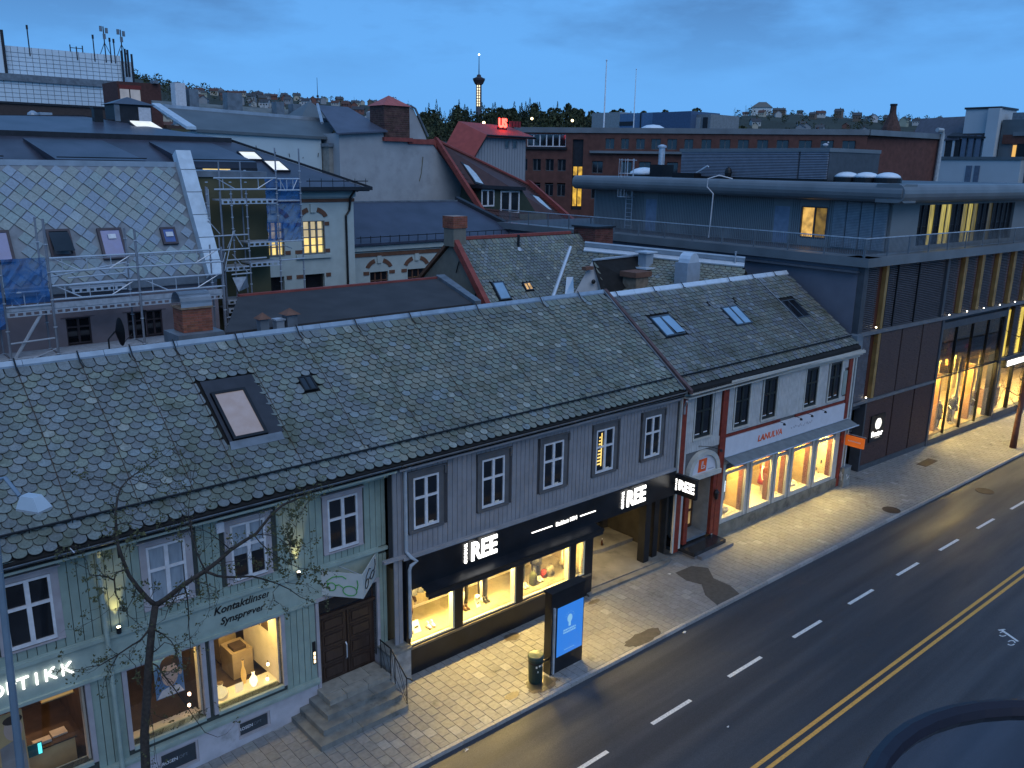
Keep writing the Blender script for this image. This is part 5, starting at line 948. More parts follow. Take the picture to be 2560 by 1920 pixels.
MB().tube([RW.p(27.2, 5.02, .12), RW.p(41.2, 5.02, .12)], .030, 6).build('snow_rail', M_BLACK, white); MB().tube([RW.p(27.2, 5.02, .06), RW.p(41.2, 5.02, .06)], .018, 6).build('snow_rail', M_BLACK, white)
for k in range(15): MB().tube([RW.p(27.6 + .95 * k, 4.75, .03), RW.p(27.6 + .95 * k, 5.02, .15), RW.p(27.6 + .95 * k, 5.06, .03)], .012, 4).build('rail_bracket', M_BLACK, white)
gutter(27.2, 41.45, 19.66, 7.26, white, M_WTR, .07); q = MB(); q.bx(27.2, 41.4, 19.74, 20.1, 7.02, 7.08); q.build('soffit', M_WTR, white)
q = MB(); q.slab([(27.06, 19.6, 7.45), (27.06, 24.45, 10.95), (27.22, 24.45, 10.95), (27.22, 19.6, 7.45)], (0, 0, -.16)); q.build('party_verge', mat('rust_brown_verge', (.10, .055, .05), .6, var=.3), white)
q = MB(); q.add([(41.36, 19.8, 7.2), (41.36, 29, 7.2), (41.36, 24.4, 10.66)], [(0, 1, 2), (2, 1, 0)]); q.bx(27.2, 41.36, 28.7, 28.8, 0, 7.4); q.build('rear_wall', M_WBD, white)
# ------------------------------------------------------------------ modern retail block on the right
M_MGREY = mat('mid_grey_render', (0.14, 0.145, 0.18), 0.7, var=0.08, scale=1.2)
M_MDK = mat('anthracite_frame', (0.060, 0.068, 0.080), 0.5, var=0.15)
M_MPAN = mat('bronze_brown_brick_panel', (0.085, 0.055, 0.050), 0.6, var=0.3, scale=5, stretch=(1, 1, 9), bump=0.2)
M_MLOU = mat('grey_louvre', (0.10, 0.10, 0.115), 0.5, var=0.25, scale=4)
M_GOLD = mat('gold_fin', (0.30, 0.19, 0.07), 0.5, metal=0.2, var=0.25, scale=2)
M_MUP = mat('penthouse_cladding', (0.22, 0.24, 0.25), 0.6, var=0.06, scale=.7)
M_SOF = mat('roof_edge_metal', (0.17, 0.19, 0.205), 0.45, metal=0.2, var=0.15, scale=.6)
mod = thing('retail_block', 'modern grey retail block with brown louvred panels, gold fins and a set back top floor', 'building', (55, 30, 0))
E = 92.0
mb = MB(); pierced(mb, MODERN, 41.75, E, 0, 11.35, -.6, -.30, [(51.5, 59.9, .0, 7.2), (60.2, E - .5, .0, 7.5), (42.25, 43.6, 0, 3.6)]); mb.build('wall', M_MDK, mod)
q = MB(); q.box(MLEFT, 0.3, 30, -.3, .02, 0, 11.30); q.build('side_wall', M_MGREY, mod)
# structure grid
q = MB(); q.box(MODERN, 41.72, E, -.3, .06, 7.72, 7.92); q.box(MODERN, 41.8, 51.2, -.3, .05, 3.96, 4.12); q.build('ledge', mat('steel_ledge', (.13, .14, .155), .5, var=.15), mod)
for a, b in ((41.75, 42.15), (51.12, 51.34), (59.98, 60.16)): MB().box(MODERN, a, b, -.3, .05, 0 if a > 50 else 3.0, 7.72).build('mullion', M_MDK, mod)
for a, b in ((41.75, 42.15), (50.72, 51.0)): MB().box(MODERN, a, b, -.3, .05, 7.92, 11.3).build('mullion', M_MDK, mod)
# brown panels with fine courses
def coursed(u0, u1, z0, z1, m, dd=-.02, step=.085, name='panel'):
    o = MB().box(MODERN, u0 + .02, u1 - .02, dd - .1, dd, z0 + .02, z1 - .02).build(name, m, mod)
    q = MB(); z = z0 + .06; r = random.Random(int(u0 * 10 + z0))
    while z < z1 - .04:
        u = u0 + .03 - r.random() * .4
        while u < u1 - .03:
            a, b = max(u, u0 + .03), min(u + .62, u1 - .03)
            if b - a > .04: q.box(MODERN, a, b - .012, dd, dd + .012 + r.random() * .012, z, z + step * .62)
            u += .62
        z += step
    q.build('courses', m, o, kind='stuff')
for a, b in ((44.30, 46.5), (46.58, 48.85), (48.93, 51.10)):
    coursed(a, b, 4.14, 7.70, M_MPAN); 
for a, b in ((43.72, 46.5), (46.58, 48.85), (48.93, 51.10)): coursed(a, b, .30, 3.94, mat('red_brown_panel', (.075, .040, .034), .6, var=.3, scale=5, stretch=(1, 1, 9)))
coursed(42.2, 43.25, 4.14, 7.70, M_MLOU)
def louvre(u0, u1, z0, z1, fold=True):
    o = MB().box(MODERN, u0 + .02, u1 - .02, -.28, -.22, z0, z1).build('louvre_panel', mat('louvre_back', (.035, .035, .04), .7), mod); q = MB(); z = z0 + .03
    while z < z1 - .02: q.box(MODERN, u0 + .04, u1 - .04, -.20, -.06, z, z + .035); z += .10
    q.build('louvre_blades', M_MLOU, o, kind='stuff')
    q = MB(); q.box(MODERN, u0, u0 + .04, -.25, -.02, z0, z1); q.build('louvre_edge', M_BLACK, o)
for a, b in ((42.2, 43.45), (44.34, 45.3), (45.34, 47.6), (47.64, 50.65)): louvre(a, b, 7.94, 11.3)
def fin(u, z0, z1, w_=.30, lit=0):
    m = M_GOLD if not lit else mat('gold_fin_lit', (.55, .36, .12), .5, var=.2)
    MB().box(MODERN, u, u + w_, -.3, .02, z0, z1).build('gold_fin', m, mod); MB().box(MODERN, u - .34, u - .02, -.28, -.2, z0, z1).build('fin_recess', mat('rust_recess', (.07, .02, .01), .6), mod)
fin(43.98, 7.94, 11.3, .25); fin(43.95, 4.14, 7.7, .27)
U = 51.05; k = 0
while U < E - 3:
    wv = 1.45; louvre(U, U + wv, 7.94, 11.3); fin(U + wv + .42, 7.94, 11.3, .36); U += 2.26; k += 1
for k in range(9): 
    u = 51.6 + 2.26 * k; t = thing('facade_lamp', 'tiny white facade spotlight on the upper ledge, %s from the left' % ('first', 'second', 'third', 'fourth', 'fifth', 'sixth', 'seventh', 'eighth', 'ninth')[k], 'lamp', MODERN.p(u, .12, 7.98), 'facade spotlights along the ledge'); MB().ell(MODERN.p(u, .12, 7.99), .035, .035, .035, 8, 5).build('bulb', glow('tiny_spot', (1, .85, .6), 14), t)
    l = bpy.data.lights.new('facade_spot', 'SPOT'); l.energy = 38; l.color = (1, .74, .35); l.spot_size = math.radians(50); l.spot_blend = .8; l.shadow_soft_size = .05
    o = bpy.data.objects.new('facade_spot', l); C.objects.link(o); o.location = MODERN.p(u + .55, .28, 7.98); o.rotation_euler = (math.radians(180 + 6), 0, 0)
for u, z in ((43.45, 8.1), (43.3, 4.3)):
    t = thing('facade_lamp', 'tiny facade spotlight beside the leftmost gold fin, %s floor' % ('upper' if z > 5 else 'middle'), 'lamp', MODERN.p(u, .1, z)); MB().ell(MODERN.p(u, .10, z), .04, .04, .04, 8, 5).build('bulb', glow('tiny_spot', (1, .85, .6), 14), t)
# cornice, deck, rail
q = MB(); q.box(MODERN, 41.5, E, -.9, .35, 11.34, 11.80); q.build('cornice', M_SOF, mod); q = MB(); q.box(MLEFT, -.35, 31, -.9, .28, 11.34, 11.80); q.build('side_cornice', M_SOF, mod); q = MB(); q.box(MLEFT, .2, 31, -.02, .30, 11.02, 11.12); q.build('side_strip', mat('side_strip', (.09, .10, .12), .5), mod)
q = MB(); q.slab([MODERN.p(41.6, -.3, 11.70), MODERN.p(E, -.3, 11.70), MODERN.p(E, -32, 11.70), MODERN.p(41.6, -32, 11.70)], (0, 0, -.2)); q.build('deck', M_MDK, mod)
for k in range(14):
    u = 43.2 + 2.26 * k; MB().box(MODERN, u, u + .9, .12, .28, 11.325, 11.34).build('soffit_light', glow('soffit_glow', (1, .62, .25), .55), mod)
rl = thing('roof_railing', 'thin steel bar railing around the roof terrace of the grey retail block', 'railing', MODERN.p(41.8, 0, 11.8))
def railing(fr, u0, u1, d, z, h, parent, name='baluster'):
    MB().box(fr, u0, u1, d - .03, d + .03, z + h, z + h + .05).build('top_rail', M_GALV, parent); MB().box(fr, u0, u1, d - .015, d + .015, z + .08, z + .11).build('bottom_rail', M_ZINCD, parent)
    q = MB(); u = u0
    while u < u1: q.box(fr, u, u + .016, d - .012, d + .012, z + .11, z + h); u += .13
    q.build('balusters', M_ZINCD, parent, kind='stuff')
    u = u0
    while u < u1: MB().box(fr, u, u + .05, d - .03, d + .03, z, z + h).build('post', M_ZINCD, parent); u += 2.2
railing(MODERN, 41.6, E, .0, 11.8, .92, rl); railing(MLEFT, 0.1, 30, .0, 11.8, .92, rl)
# top floor: rounded roof edge, louvre bays, door, lit window, long glazing
u1, v1 = 46.4, 1.5
UP = Fr(*MODERN.p(u1, -v1, 0)[:2], -MODERN.n[0], -MODERN.n[1], -MODERN.e[0], -MODERN.e[1], v1)   # left face of the top floor
q = MB(); pierced(q, MODERN, u1, 68, 11.7, 14.45, -v1 - .3, -v1, [(49.7, 62.4, 11.9, 14.2)]); q.build('top_wall', M_MUP, mod)
q = MB(); pierced(q, UP, v1, 24.5, 11.7, 14.45, -.3, 0, [(5.2, 6.9, 12.2, 13.95), (7.7, 8.75, 11.75, 13.9), (18.3, 19.3, 11.75, 13.9)]); q.build('top_side_wall', M_MUP, mod)
q = MB()
v = 1.6
while v < 24.4:
    if not (5.1 < v < 7.0 or 7.6 < v < 8.8 or 18.2 < v < 19.4): q.box(UP, v, v + .02, 0, .012, 11.75, 14.4)
    v += .14
q.build('side_ribs', M_MDK, mod, kind='stuff')
for a, b in ((1.55, 2.3), (2.35, 3.1), (3.15, 3.95), (4.0, 4.8)):
    o = MB().box(UP, a, b, .01, .05, 11.75, 14.35).build('louvre_bay', mat('pale_louvre', (.22, .25, .28), .5), mod); q = MB(); z = 11.8
    while z < 14.3: q.box(UP, a + .03, b - .03, .05, .10, z, z + .04); z += .085
    q.build('louvre_blades', mat('pale_blade', (.33, .37, .42), .5), o, kind='stuff')
f = MB(); f.box(UP, 5.2, 6.9, -.2, .02, 12.15, 12.22); f.box(UP, 5.2, 6.9, -.2, .02, 13.9, 13.97); f.box(UP, 5.17, 5.24, -.2, .02, 12.22, 13.9); f.box(UP, 6.86, 6.93, -.2, .02, 12.22, 13.9); f.box(UP, 5.98, 6.06, -.16, .0, 12.22, 13.9); f = f.build('lit_window', M_MDK, mod)
MB().box(UP, 5.26, 5.98, -.12, -.11, 12.22, 13.9).build('pane', glow('amber_room_dim', (.9, .55, .10), .22, .5, 2.5), f); MB().box(UP, 6.06, 6.86, -.12, -.11, 12.22, 13.9).build('pane', glow('amber_room', (1, .58, .14), .75, .45, 2.2), f)
for a, b in ((7.7, 8.75), (18.3, 19.3)): MB().box(UP, a, b, -.1, -.02, 11.72, 13.9).build('service_door', mat('pale_grey_door', (.22, .27, .36), .5), mod)
U = 49.75; k = 0; gl = thing_gl = MB().box(MODERN, 49.7, 62.4, -v1 - .3, -v1 - .02, 14.2, 14.3).build('terrace_glazing', M_MDK, mod)
pat = [0, 0, .8, 0, 1.0, .9, 0, 0, .5, .8, .3, 0, 0, .1, 0, 0, 0, 0]
for k, s_ in enumerate(pat):
    a = 49.75 + k * .70
    MB().box(MODERN, a, a + .66, -v1 - .2, -v1 - .18, 11.9, 14.2).build('pane', glow('strip_room_%d' % int(s_ * 10), (.85, .70, .16), s_ * .55, .6, 3, (3, 3, .3)) if s_ else G_DARK, gl); MB().box(MODERN, a + .66, a + .70, -v1 - .25, -v1 - .12, 11.9, 14.2).build('mullion', M_MDK, gl)
# bull-nose roof edge
def nose(fr, a0, a1, z, parent, r=.48, over=1.0, nm='roof_edge'):
    q = MB(); n = 8; vs = []
    for u in (a0, a1):
        for k in range(n + 1): an = -math.pi / 2 + math.pi * k / n; vs.append(fr.p(u, over + r * math.cos(an) * .8, z + r + r * math.sin(an)))
        vs.append(fr.p(u, -.2, z + 2 * r)); vs.append(fr.p(u, -.2, z))
    k_ = n + 3; q.add(vs, [(i, (i + 1) % k_, (i + 1) % k_ + k_, i + k_) for i in range(k_)] + [tuple(range(k_ - 1, -1, -1)), tuple(range(k_, 2 * k_))]); q.build(nm, M_SOF, parent, smooth=False)
UF = Fr(*MODERN.p(u1, -v1, 0)[:2], MODERN.e[0], MODERN.e[1], MODERN.n[0], MODERN.n[1], u1)
nose(UF, u1 - 1.3, 69, 14.42, mod); nose(UP, v1 - 1.25, 25.5, 14.42, mod)
q = MB(); q.slab([MODERN.p(u1 - .6, -v1 + .6, 15.36), MODERN.p(69, -v1 + .6, 15.36), MODERN.p(69, -26, 15.36), MODERN.p(u1 - .6, -26, 15.36)], (0, 0, -.2)); q.build('top_roof', M_MDK, mod)
for u in (62.5, 65.0): MB().box(MODERN, u, u + 1.0, -v1 + .9, -v1 + 1.05, 14.40, 14.42).build('soffit_light', glow('soffit_glow2', (1, .7, .35), 1.5), mod)
# big shop glazing
fr_ = MB(); fr_.box(MODERN, 51.34, 59.98, -.4, .03, 7.12, 7.50); fr_.box(MODERN, 51.34, 59.98, -.4, .06, .02, .36); fr_.build('glazing_frame', M_MDK, mod)
us = [51.45, 53.5, 55.65, 57.85, 59.95]
for a, b in zip(us, us[1:]):
    MB().box(MODERN, a + .04, b - .04, -.16, -.145, .42, 4.08).build('pane', G_CLEAR, mod); MB().box(MODERN, a + .04, b - .04, -.16, -.145, 4.16, 7.1).build('pane', glass_thin('dim_glass', .3, (.55, .55, .55)), mod); MB().box(MODERN, b - .05, b + .01, -.2, -.06, .36, 7.12).build('glazing_bar', M_BLACK, mod)
MB().box(MODERN, 51.45, 59.95, -.2, -.06, 4.08, 4.16).build('transom', M_BLACK, mod)
q = MB(); q.box(MODERN, 51.4, 82, -5.1, -5.0, .1, 7.4); q.box(MODERN, 51.38, 51.44, -5, -.35, .1, 7.4); q.box(MODERN, 51.4, 82, -5, -.35, 7.36, 7.44); q.build('shop_back_wall', mat('shop_wall_gold', (.42, .32, .14), .8, var=.3, scale=1.2, stretch=(3, 3, .3)), mod); MB().box(MODERN, 51.4, 82, -5, -.3, .2, .36).build('shop_floor', mat('pale_wood_floor', (.55, .42, .22), .6), mod); MB().box(MODERN, 51.6, 82, -5, -2.4, 4.1, 4.3).build('upper_floor', mat('floor_edge', (.12, .10, .06), .6), mod)
for u in (52.4, 54.6, 56.8, 59.2): area('shop_lamp', MODERN, u, -1.4, 4.6, 1.6, .5, 900, (1, .70, .20), .30)
for u in (62.0, 64.5, 67, 70, 73): area('shop_lamp', MODERN, u, -1.6, 4.0, 1.8, .5, 520, (1, .72, .28), .25)
area('upper_shop_lamp', MODERN, 55.5, -3.5, 7.2, 7, 1.5, 200, (1, .75, .4))
for k, (u, d, w_) in enumerate([(52.1, -.9, .34), (53.2, -2.2, .30), (54.3, -1.2, .26), (56.4, -.9, .34), (57.2, -1.6, .20), (59.2, -.9, .40), (62.9, -1.0, .3)]): MB().box(MODERN, u, u + w_, d - .05, d, .36, 4.6 if k != 1 else 6.8).build('hanging_banner', mat('pale_banner', (.70, .60, .30), .8, var=.15), mod)
MB().box(MODERN, 53.35, 53.55, -1.2, -.6, .36, 4.05).build('timber_post', mat('timber_post', (.42, .22, .08), .6), mod); MB().box(MODERN, 57.9, 58.1, -1.2, -.6, .36, 4.05).build('timber_post', MATS['timber_post'], mod)
MB().box(MODERN, 55.0, 55.1, -1.2, -1.0, 4.3, 7.3).build('timber_post', MATS['timber_post'], mod); MB().box(MODERN, 57.0, 57.6, -2.3, -2.2, 4.5, 7.3).build('hanging_banner', mat('dim_banner', (.30, .26, .18), .8), mod); MB().box(MODERN, 52.6, 53.1, -2.0, -1.9, 4.5, 7.3).build('hanging_banner', MATS['dim_banner'], mod)
for u, d, rot, lb, cl, ps in [(52.0, -.8, .2, 'white draped mannequin at the left end of the tall glass shopfront', [('dress', M_CARD), ('jacket', M_CARD)], 'b'), (54.1, -.8, 0, 'mannequin in a black jacket in the second bay of the tall glass shopfront', [('coat', M_JEAN), ('trousers', M_OLIVE)], 'a'), (54.9, -1.3, .2, 'mannequin in green behind the black jacketed one', [('coat', M_OLIVE)], 'b'), (56.1, -.9, -.2, 'mannequin in grey and black in the third bay of the tall glass shopfront', [('jacket', M_JEAN), ('trousers', MATS['grey_coat'])], 'b'), (56.9, -1.1, .1, 'dark coated mannequin at the right of the third bay', [('coat', M_JEAN), ('trousers', M_JEAN)], 'a'), (58.5, -.9, .1, 'mannequin with yellowish jacket in the fourth bay of the tall glass shopfront', [('jacket', mat('mustard', (.45, .33, .05), .8)), ('trousers', M_JEAN)], 'b'), (59.3, -1.0, -.1, 'mannequin in a dark brown coat in the fourth bay of the tall glass shopfront', [('coat', M_SHOE), ('trousers', M_SHOE)], 'a')]:
    mannequin(MODERN, u, d, .36, rot, lb, cl, ps, 1.08)
t = thing('plinth_table', 'orange wood display plinth under the white draped mannequin', 'plinth', MODERN.p(52.6, -.9, .36)); MB().box(MODERN, 51.6, 53.0, -1.5, -.95, .36, .9).build('block', mat('orange_wood', (.55, .22, .05), .6), t); MB().box(MODERN, 51.55, 53.05, -1.55, -.9, .9, .94).build('top', MATS['timber_post'], t)
t = thing('handbag_counter', 'brown display counter with pale bags in the far bay beyond the glass shopfront', 'counter', MODERN.p(62, -1, .36)); MB().box(MODERN, 61.6, 63.2, -1.6, -.9, .36, 1.7).build('block', mat('brown_counter', (.20, .11, .05), .6), t); MB().box(MODERN, 62.0, 62.6, -1.4, -1.0, 1.7, 2.05).build('bag', M_CARD, t)
q = MB(); q.ell(MODERN.p(58.9, -1.6, 5.0), .18, .15, .14, 10, 6); t = thing('hat', 'red hat on an upper shelf behind the dim upper glazing', 'hat', MODERN.p(58.9, -1.6, 5)); q.build('crown', M_RED, t); MB().lathe(MODERN.p(58.9, -1.6, 4.9), [(.26, 0), (.26, .01)], 12).build('brim', M_RED, t)
# beyond: yellow slots and white sign band
U = 60.5; k = 0
while U < 84:
    MB().box(MODERN, U, U + .55, -.2, -.17, 4.3, 7.4).build('lit_slot', glow('yellow_slot', (1, .74, .10), 1.0, .35, 1.5, (1, 1, .5)), mod); louvre(U + .75, U + 1.95, 4.3, 7.6); U += 2.15; k += 1
MB().box(MODERN, 60.2, 84, -.3, .02, 4.1, 4.28).build('sign_beam', M_MDK, mod)
sg = thing('shop_sign', 'blurred glowing white letter strip above the far shop windows at the right edge', 'sign', MODERN.p(62, .1, 3.8)); MB().box(MODERN, 61.0, 67.5, -.2, .06, 3.50, 4.10).build('box', M_BLACKP, sg)
rr = random.Random(3); u = 61.2
for k in range(12): w_ = rr.uniform(.32, .46); q = MB(); q.box(MODERN, u, u + w_, .06, .12, 3.62, 3.98); q.build('letter_block', GLW, sg); u += w_ + .06
MB().box(MODERN, 60.2, 84, -.3, .05, .02, .50).build('shop_sill', M_MDK, mod)
for u in (60.2, 62.5, 65, 67.5, 70, 72.5, 75, 77.5, 80): MB().box(MODERN, u, u + .14, -.25, -.02, .5, 3.5).build('glazing_bar', M_BLACK, mod); MB().box(MODERN, u + .14, u + 2.4, -.2, -.18, .5, 3.5).build('pane', G_CLEAR, mod)
# pizza-shell sign and timber-barred doorway
sg = thing('shop_sign', 'black upright sign with a glowing white sunburst over the word Pretor on the brown panels', 'sign', MODERN.p(45, .05, 2.3)); MB().box(MODERN, 44.28, 45.75, .0, .07, 1.56, 3.06).build('board', M_BLACKP, sg)
q = MB()
for k in range(11):
    z0 = 2.24 + .055 * k; h_ = math.sqrt(max(0, .32 ** 2 - (z0 + .02 - 2.53) ** 2)); q.prism(MODERN, [(45.05 - h_, z0), (45.05 + h_, z0), (45.05 + h_, z0 + .040), (45.05 - h_, z0 + .040)], .07, .085)
    q.box(MODERN, 45.05 - h_, 45.05 + h_ * .3, .07, .084, z0 + .040, z0 + .055)
q.build('sunburst', glow('sunburst_glow', (1, .98, .9), 1.6), sg); text(MODERN, 45.02, .08, 1.84, .44, 'Pretor', GLW, sg, 'lettering', .006, .012); MB().box(MODERN, 44.85, 45.35, .07, .08, 1.72, 1.75).build('caption', glow('faint', (1, .95, .85), .7), sg)
dr = MB(); dr.box(MODERN, 42.25, 43.65, -.9, -.85, 0, 3.6); dr = dr.build('side_entrance', mat('dark_entrance', (.03, .026, .02), .6), mod)
for k in range(5): MB().box(MODERN, 42.45 + .22 * k, 42.55 + .22 * k, -.85, -.78, .1, 2.1).build('timber_bar', mat('timber_bar', (.25, .14, .05), .6), dr)
MB().box(MODERN, 42.25, 43.65, -.85, -.6, 2.15, 2.3).build('door_transom', M_MDK, dr); MB().box(MODERN, 43.58, 43.72, -.6, .0, 0, 3.9).build('jamb', M_MDK, dr); q = MB(); q.box(MODERN, 42.5, 42.8, -.58, -.56, 3.3, 3.42); q.build('notice', M_WHITE, dr)
MB().box(MODERN, 43.7, 51.2, -.12, .0, 0, .30).build('base_strip', M_MDK, mod); MB().bx(41.3, 41.95, 19.95, 20.45, 7.0, 7.9).build('side_box', M_ZINCD, mod)
# plant on the flat roof
pb = thing('plant_enclosure', 'long louvred plant enclosure standing on the flat roof of the retail block', 'roof plant', MODERN.p(50, -12, 15.4)); PB = Fr(*MODERN.p(50.5, -8.0, 0)[:2], -MODERN.n[0], -MODERN.n[1], -MODERN.e[0], -MODERN.e[1], 8.0)
MB().box(PB, 8.0, 19.9, -6, -.05, 15.4, 17.35).build('body', M_MDK, pb); q = MB(); z = 15.5
while z < 17.15: q.box(PB, 8.05, 10.0, -.05, .05, z, z + .05); q.box(PB, 10.15, 19.8, -.05, .05, z, z + .05); z += .10
q.build('louvre_blades', mat('plant_louvre', (.30, .33, .40), .5, var=.1), pb, kind='stuff'); MB().box(PB, 7.95, 20.0, -6.05, .08, 17.15, 17.38).build('coping', M_SOF, pb); MB().box(PB, 8.0, 19.9, -.02, .35, 15.36, 15.50).build('kerb', M_BLACK, pb)
for v, lb in ((6.9, 'left'), (5.6, 'middle'), (4.25, 'right')):
    c = PB.p(v - 0, -.4, 15.62); t = thing('roof_dome', '%s one of three white rooflight domes beside the plant enclosure' % lb, 'rooflight', c, 'three rooflight domes'); MB().lathe((c[0], c[1], 15.36), [(.78, 0), (.78, .28)], 16).build('kerb', M_BLACK, t); q = MB(); q.lathe((c[0], c[1], 15.64), [(.74, 0), (.68, .12), (.5, .24), (.25, .31), (.01, .33)], 18); q.build('dome', mat('acrylic_dome', (.70, .78, .85), .2, var=.05), t, smooth=True)
c = (54.3, 45.3, 15.36); t = thing('roof_dome', 'single white rooflight dome left of the dark vent stack on the flat roof', 'rooflight', c); MB().lathe(c, [(1.3, 0), (1.3, .12)], 18).build('kerb', M_BLACK, t); MB().lathe((c[0], c[1], 15.48), [(1.2, 0), (1.1, .2), (.8, .40), (.4, .52), (.01, .56)], 20).build('dome', MATS['acrylic_dome'], t, smooth=True)
t = thing('vent_stack', 'dark box vent with a short steel flue on the flat roof', 'vent', (53.6, 43, 15.3)); MB().bx(52.9, 54.3, 42.4, 43.6, 15.3, 16.25).build('box', M_BLACK, t); MB().lathe((53.5, 43, 16.25), [(.24, 0), (.24, 1.25), (.34, 1.27), (.34, 1.4), (.1, 1.5)], 12).build('flue', M_GALV, t)
t = thing('roof_unit', 'low black air handling unit in front of the plant enclosure', 'roof unit', MODERN.p(48.6, -14, 15.4)); MB().box(PB, 17.6, 19.6, .4, 1.2, 15.36, 15.7).build('body', M_BLACK, t); MB().tube([PB.p(17.8, .7, 15.7), PB.p(17.0, .5, 16.2), PB.p(16.9, .5, 16.1)], .07, 6).build('duct', M_GALV, t); MB().ell(PB.p(15.2, .5, 15.75), .25, .25, .4, 10, 6).build('fan', M_BLACK, t)
gu = thing('seagull', 'white seagull perched on the corner of the plant enclosure', 'bird', PB.p(8.35, 0, 17.38)); c = PB.p(8.4, -.1, 17.56); MB().ell(c, .10, .18, .10, 10, 6).build('body', M_WHITE, gu, smooth=True); MB().ell((c[0], c[1] - .16, c[2] + .14), .05, .06, .055, 8, 5).build('head', M_WHITE, gu, smooth=True); MB().tube([(c[0], c[1] + .1, c[2] + .03), (c[0], c[1] + .32, c[2] - .02)], .05, 6, .02).build('tail', M_ZINCD, gu); MB().tube([(c[0], c[1] - .2, c[2] + .13), (c[0], c[1] - .28, c[2] + .12)], .015, 5, .006).build('beak', M_GOLD, gu)
for dx in (-.03, .03): MB().tube([(c[0] + dx, c[1], c[2] - .08), (c[0] + dx, c[1], 17.38)], .008, 4).build('leg', M_GOLD, gu)
# caged roof ladder and a pale vent hose on the side wall
lad = thing('caged_ladder', 'steel ladder with safety cage on the side wall of the top floor', 'ladder', UP.p(20.5, .3, 11.8))
for v in (20.3, 20.9): MB().tube([UP.p(v, .35, 11.8), UP.p(v, .35, 16.6)], .03, 5).build('stile', M_GALV, lad)
z = 12.0
while z < 15.3: MB().tube([UP.p(20.3, .35, z), UP.p(20.9, .35, z)], .018, 4).build('rung', M_GALV, lad); z += .30
for z in (14.0, 14.8, 15.6, 16.5): MB().tube([UP.p(20.1, .3, z), UP.p(20.0, .8, z), UP.p(20.3, 1.2, z), UP.p(20.9, 1.2, z), UP.p(21.2, .8, z), UP.p(21.1, .3, z)], .02, 4).build('hoop', M_GALV, lad)
for v, d in ((20.05, .7), (20.3, 1.2), (20.6, 1.2), (20.9, 1.2), (21.2, .7)): MB().tube([UP.p(v, d, 14.0), UP.p(v, d, 16.6)], .015, 4).build('cage_bar', M_GALV, lad)
t = thing('hose', 'pale bent hose looping over the rounded roof edge and down the side wall', 'hose', UP.p(12.4, 1.5, 12)); MB().tube([UP.p(11.6, .6, 15.42), UP.p(12.1, 1.3, 15.62), UP.p(12.6, 1.75, 15.4), UP.p(12.65, 1.7, 14.9), UP.p(12.3, 1.5, 14.5), UP.p(12.35, 1.5, 13.0), UP.p(12.4, 1.5, 11.8)], .035, 6).build('pipe', M_WHITE, t); MB().lathe(UP.p(12.4, 1.5, 11.78), [(.08, 0), (.08, .04)], 8).build('foot', M_GALV, t)
# ------------------------------------------------------------------ street furniture and trees
ki = thing('advertising_pillar', 'black advertising pillar with a glowing blue poster of a light bulb by the kerb', 'advertising pillar', (18, 17.35, 0))
q = MB(); q.bx(17.24, 18.72, 17.20, 17.52, .0, 2.86); q.build('body', M_BLACKP, ki); MB().bx(17.20, 18.76, 17.17, 17.55, 2.86, 2.93).build('lid', M_BLACK, ki); MB().bx(17.30, 17.36, 17.13, 17.20, .05, 2.4).build('edge_strip', M_GALV, ki)
KF = Fr(0, 17.20, 1, 0, 0, -1); MB().box(KF, 17.50, 18.68, .0, .012, .56, 2.32).build('screen', glow('poster_blue_glow', (.02, .20, .75), .95), ki)
PW_ = glow('poster_pale', (.25, .55, .85), .9); q = MB(); n = 16; q.poly([KF.p(18.06 + .115 * math.cos(6.2832 * k / n), .014, 1.80 + .15 * math.sin(6.2832 * k / n)) for k in range(n)]); q.build('print_bulb', PW_, ki); MB().box(KF, 18.01, 18.11, .012, .017, 1.52, 1.68).build('print_bulb_neck', PW_, ki)
for k in range(7): a = math.radians(20 + 23 * k); q = MB(); q.ell(KF.p(18.06 + .20 * math.cos(a), .014, 1.82 + .22 * math.sin(a)), .012, .004, .012, 6, 4); q.build('print_ray', PW_, ki)
rr = random.Random(2)
for j, z in enumerate((1.40, 1.31, .70)):
    x = 17.78 + (0 if j < 2 else .06)
    while x < (18.34 if j < 2 else 18.3): w_ = rr.uniform(.03, .07) * (1 if j < 2 else .6); MB().box(KF, x, x + w_, .012, .016, z, z + (.05 if j < 2 else .02)).build('print_text', PW_, ki); x += w_ + .02
bn = thing('litter_bin', 'dark green round litter bin with stickers beside the blue poster pillar', 'litter bin', (16.68, 17.30, 0)); c = (16.68, 17.30, 0)
M_BIN = mat('dark_green_bin', (.012, .03, .026), .45, var=.3); MB().lathe(c, [(.20, 0), (.22, .04), (.235, .5), (.24, .84)], 20).build('drum', M_BIN, bn); MB().lathe((c[0], c[1], .84), [(.255, 0), (.262, .03), (.262, .10), (.24, .13), (.05, .15)], 20).build('lid', mat('bin_lid', (.03, .055, .05), .4), bn); MB().lathe((c[0], c[1], .70), [(.244, 0), (.246, .01), (.246, .05), (.244, .06)], 20).build('band', M_BLACK, bn)
for a, z, w_, h_ in ((-2.2, .60, .10, .07), (-1.75, .64, .14, .08), (-1.3, .62, .08, .09), (-2.0, .44, .06, .06)):
    q = MB(); P = []
    for da, zz in ((-w_ / .48, z), (w_ / .48, z), (w_ / .48, z + h_), (-w_ / .48, z + h_)): P.append((c[0] + .242 * math.cos(a + da * .5), c[1] + .242 * math.sin(a + da * .5), zz))
    q.slab(P, (-.006 * math.cos(a), -.006 * math.sin(a), 0)); q.build('sticker', M_CARD, bn)
MB().bx(16.9, 17.24, 17.28, 17.32, .55, .62).build('bracket', M_BLACK, bn)
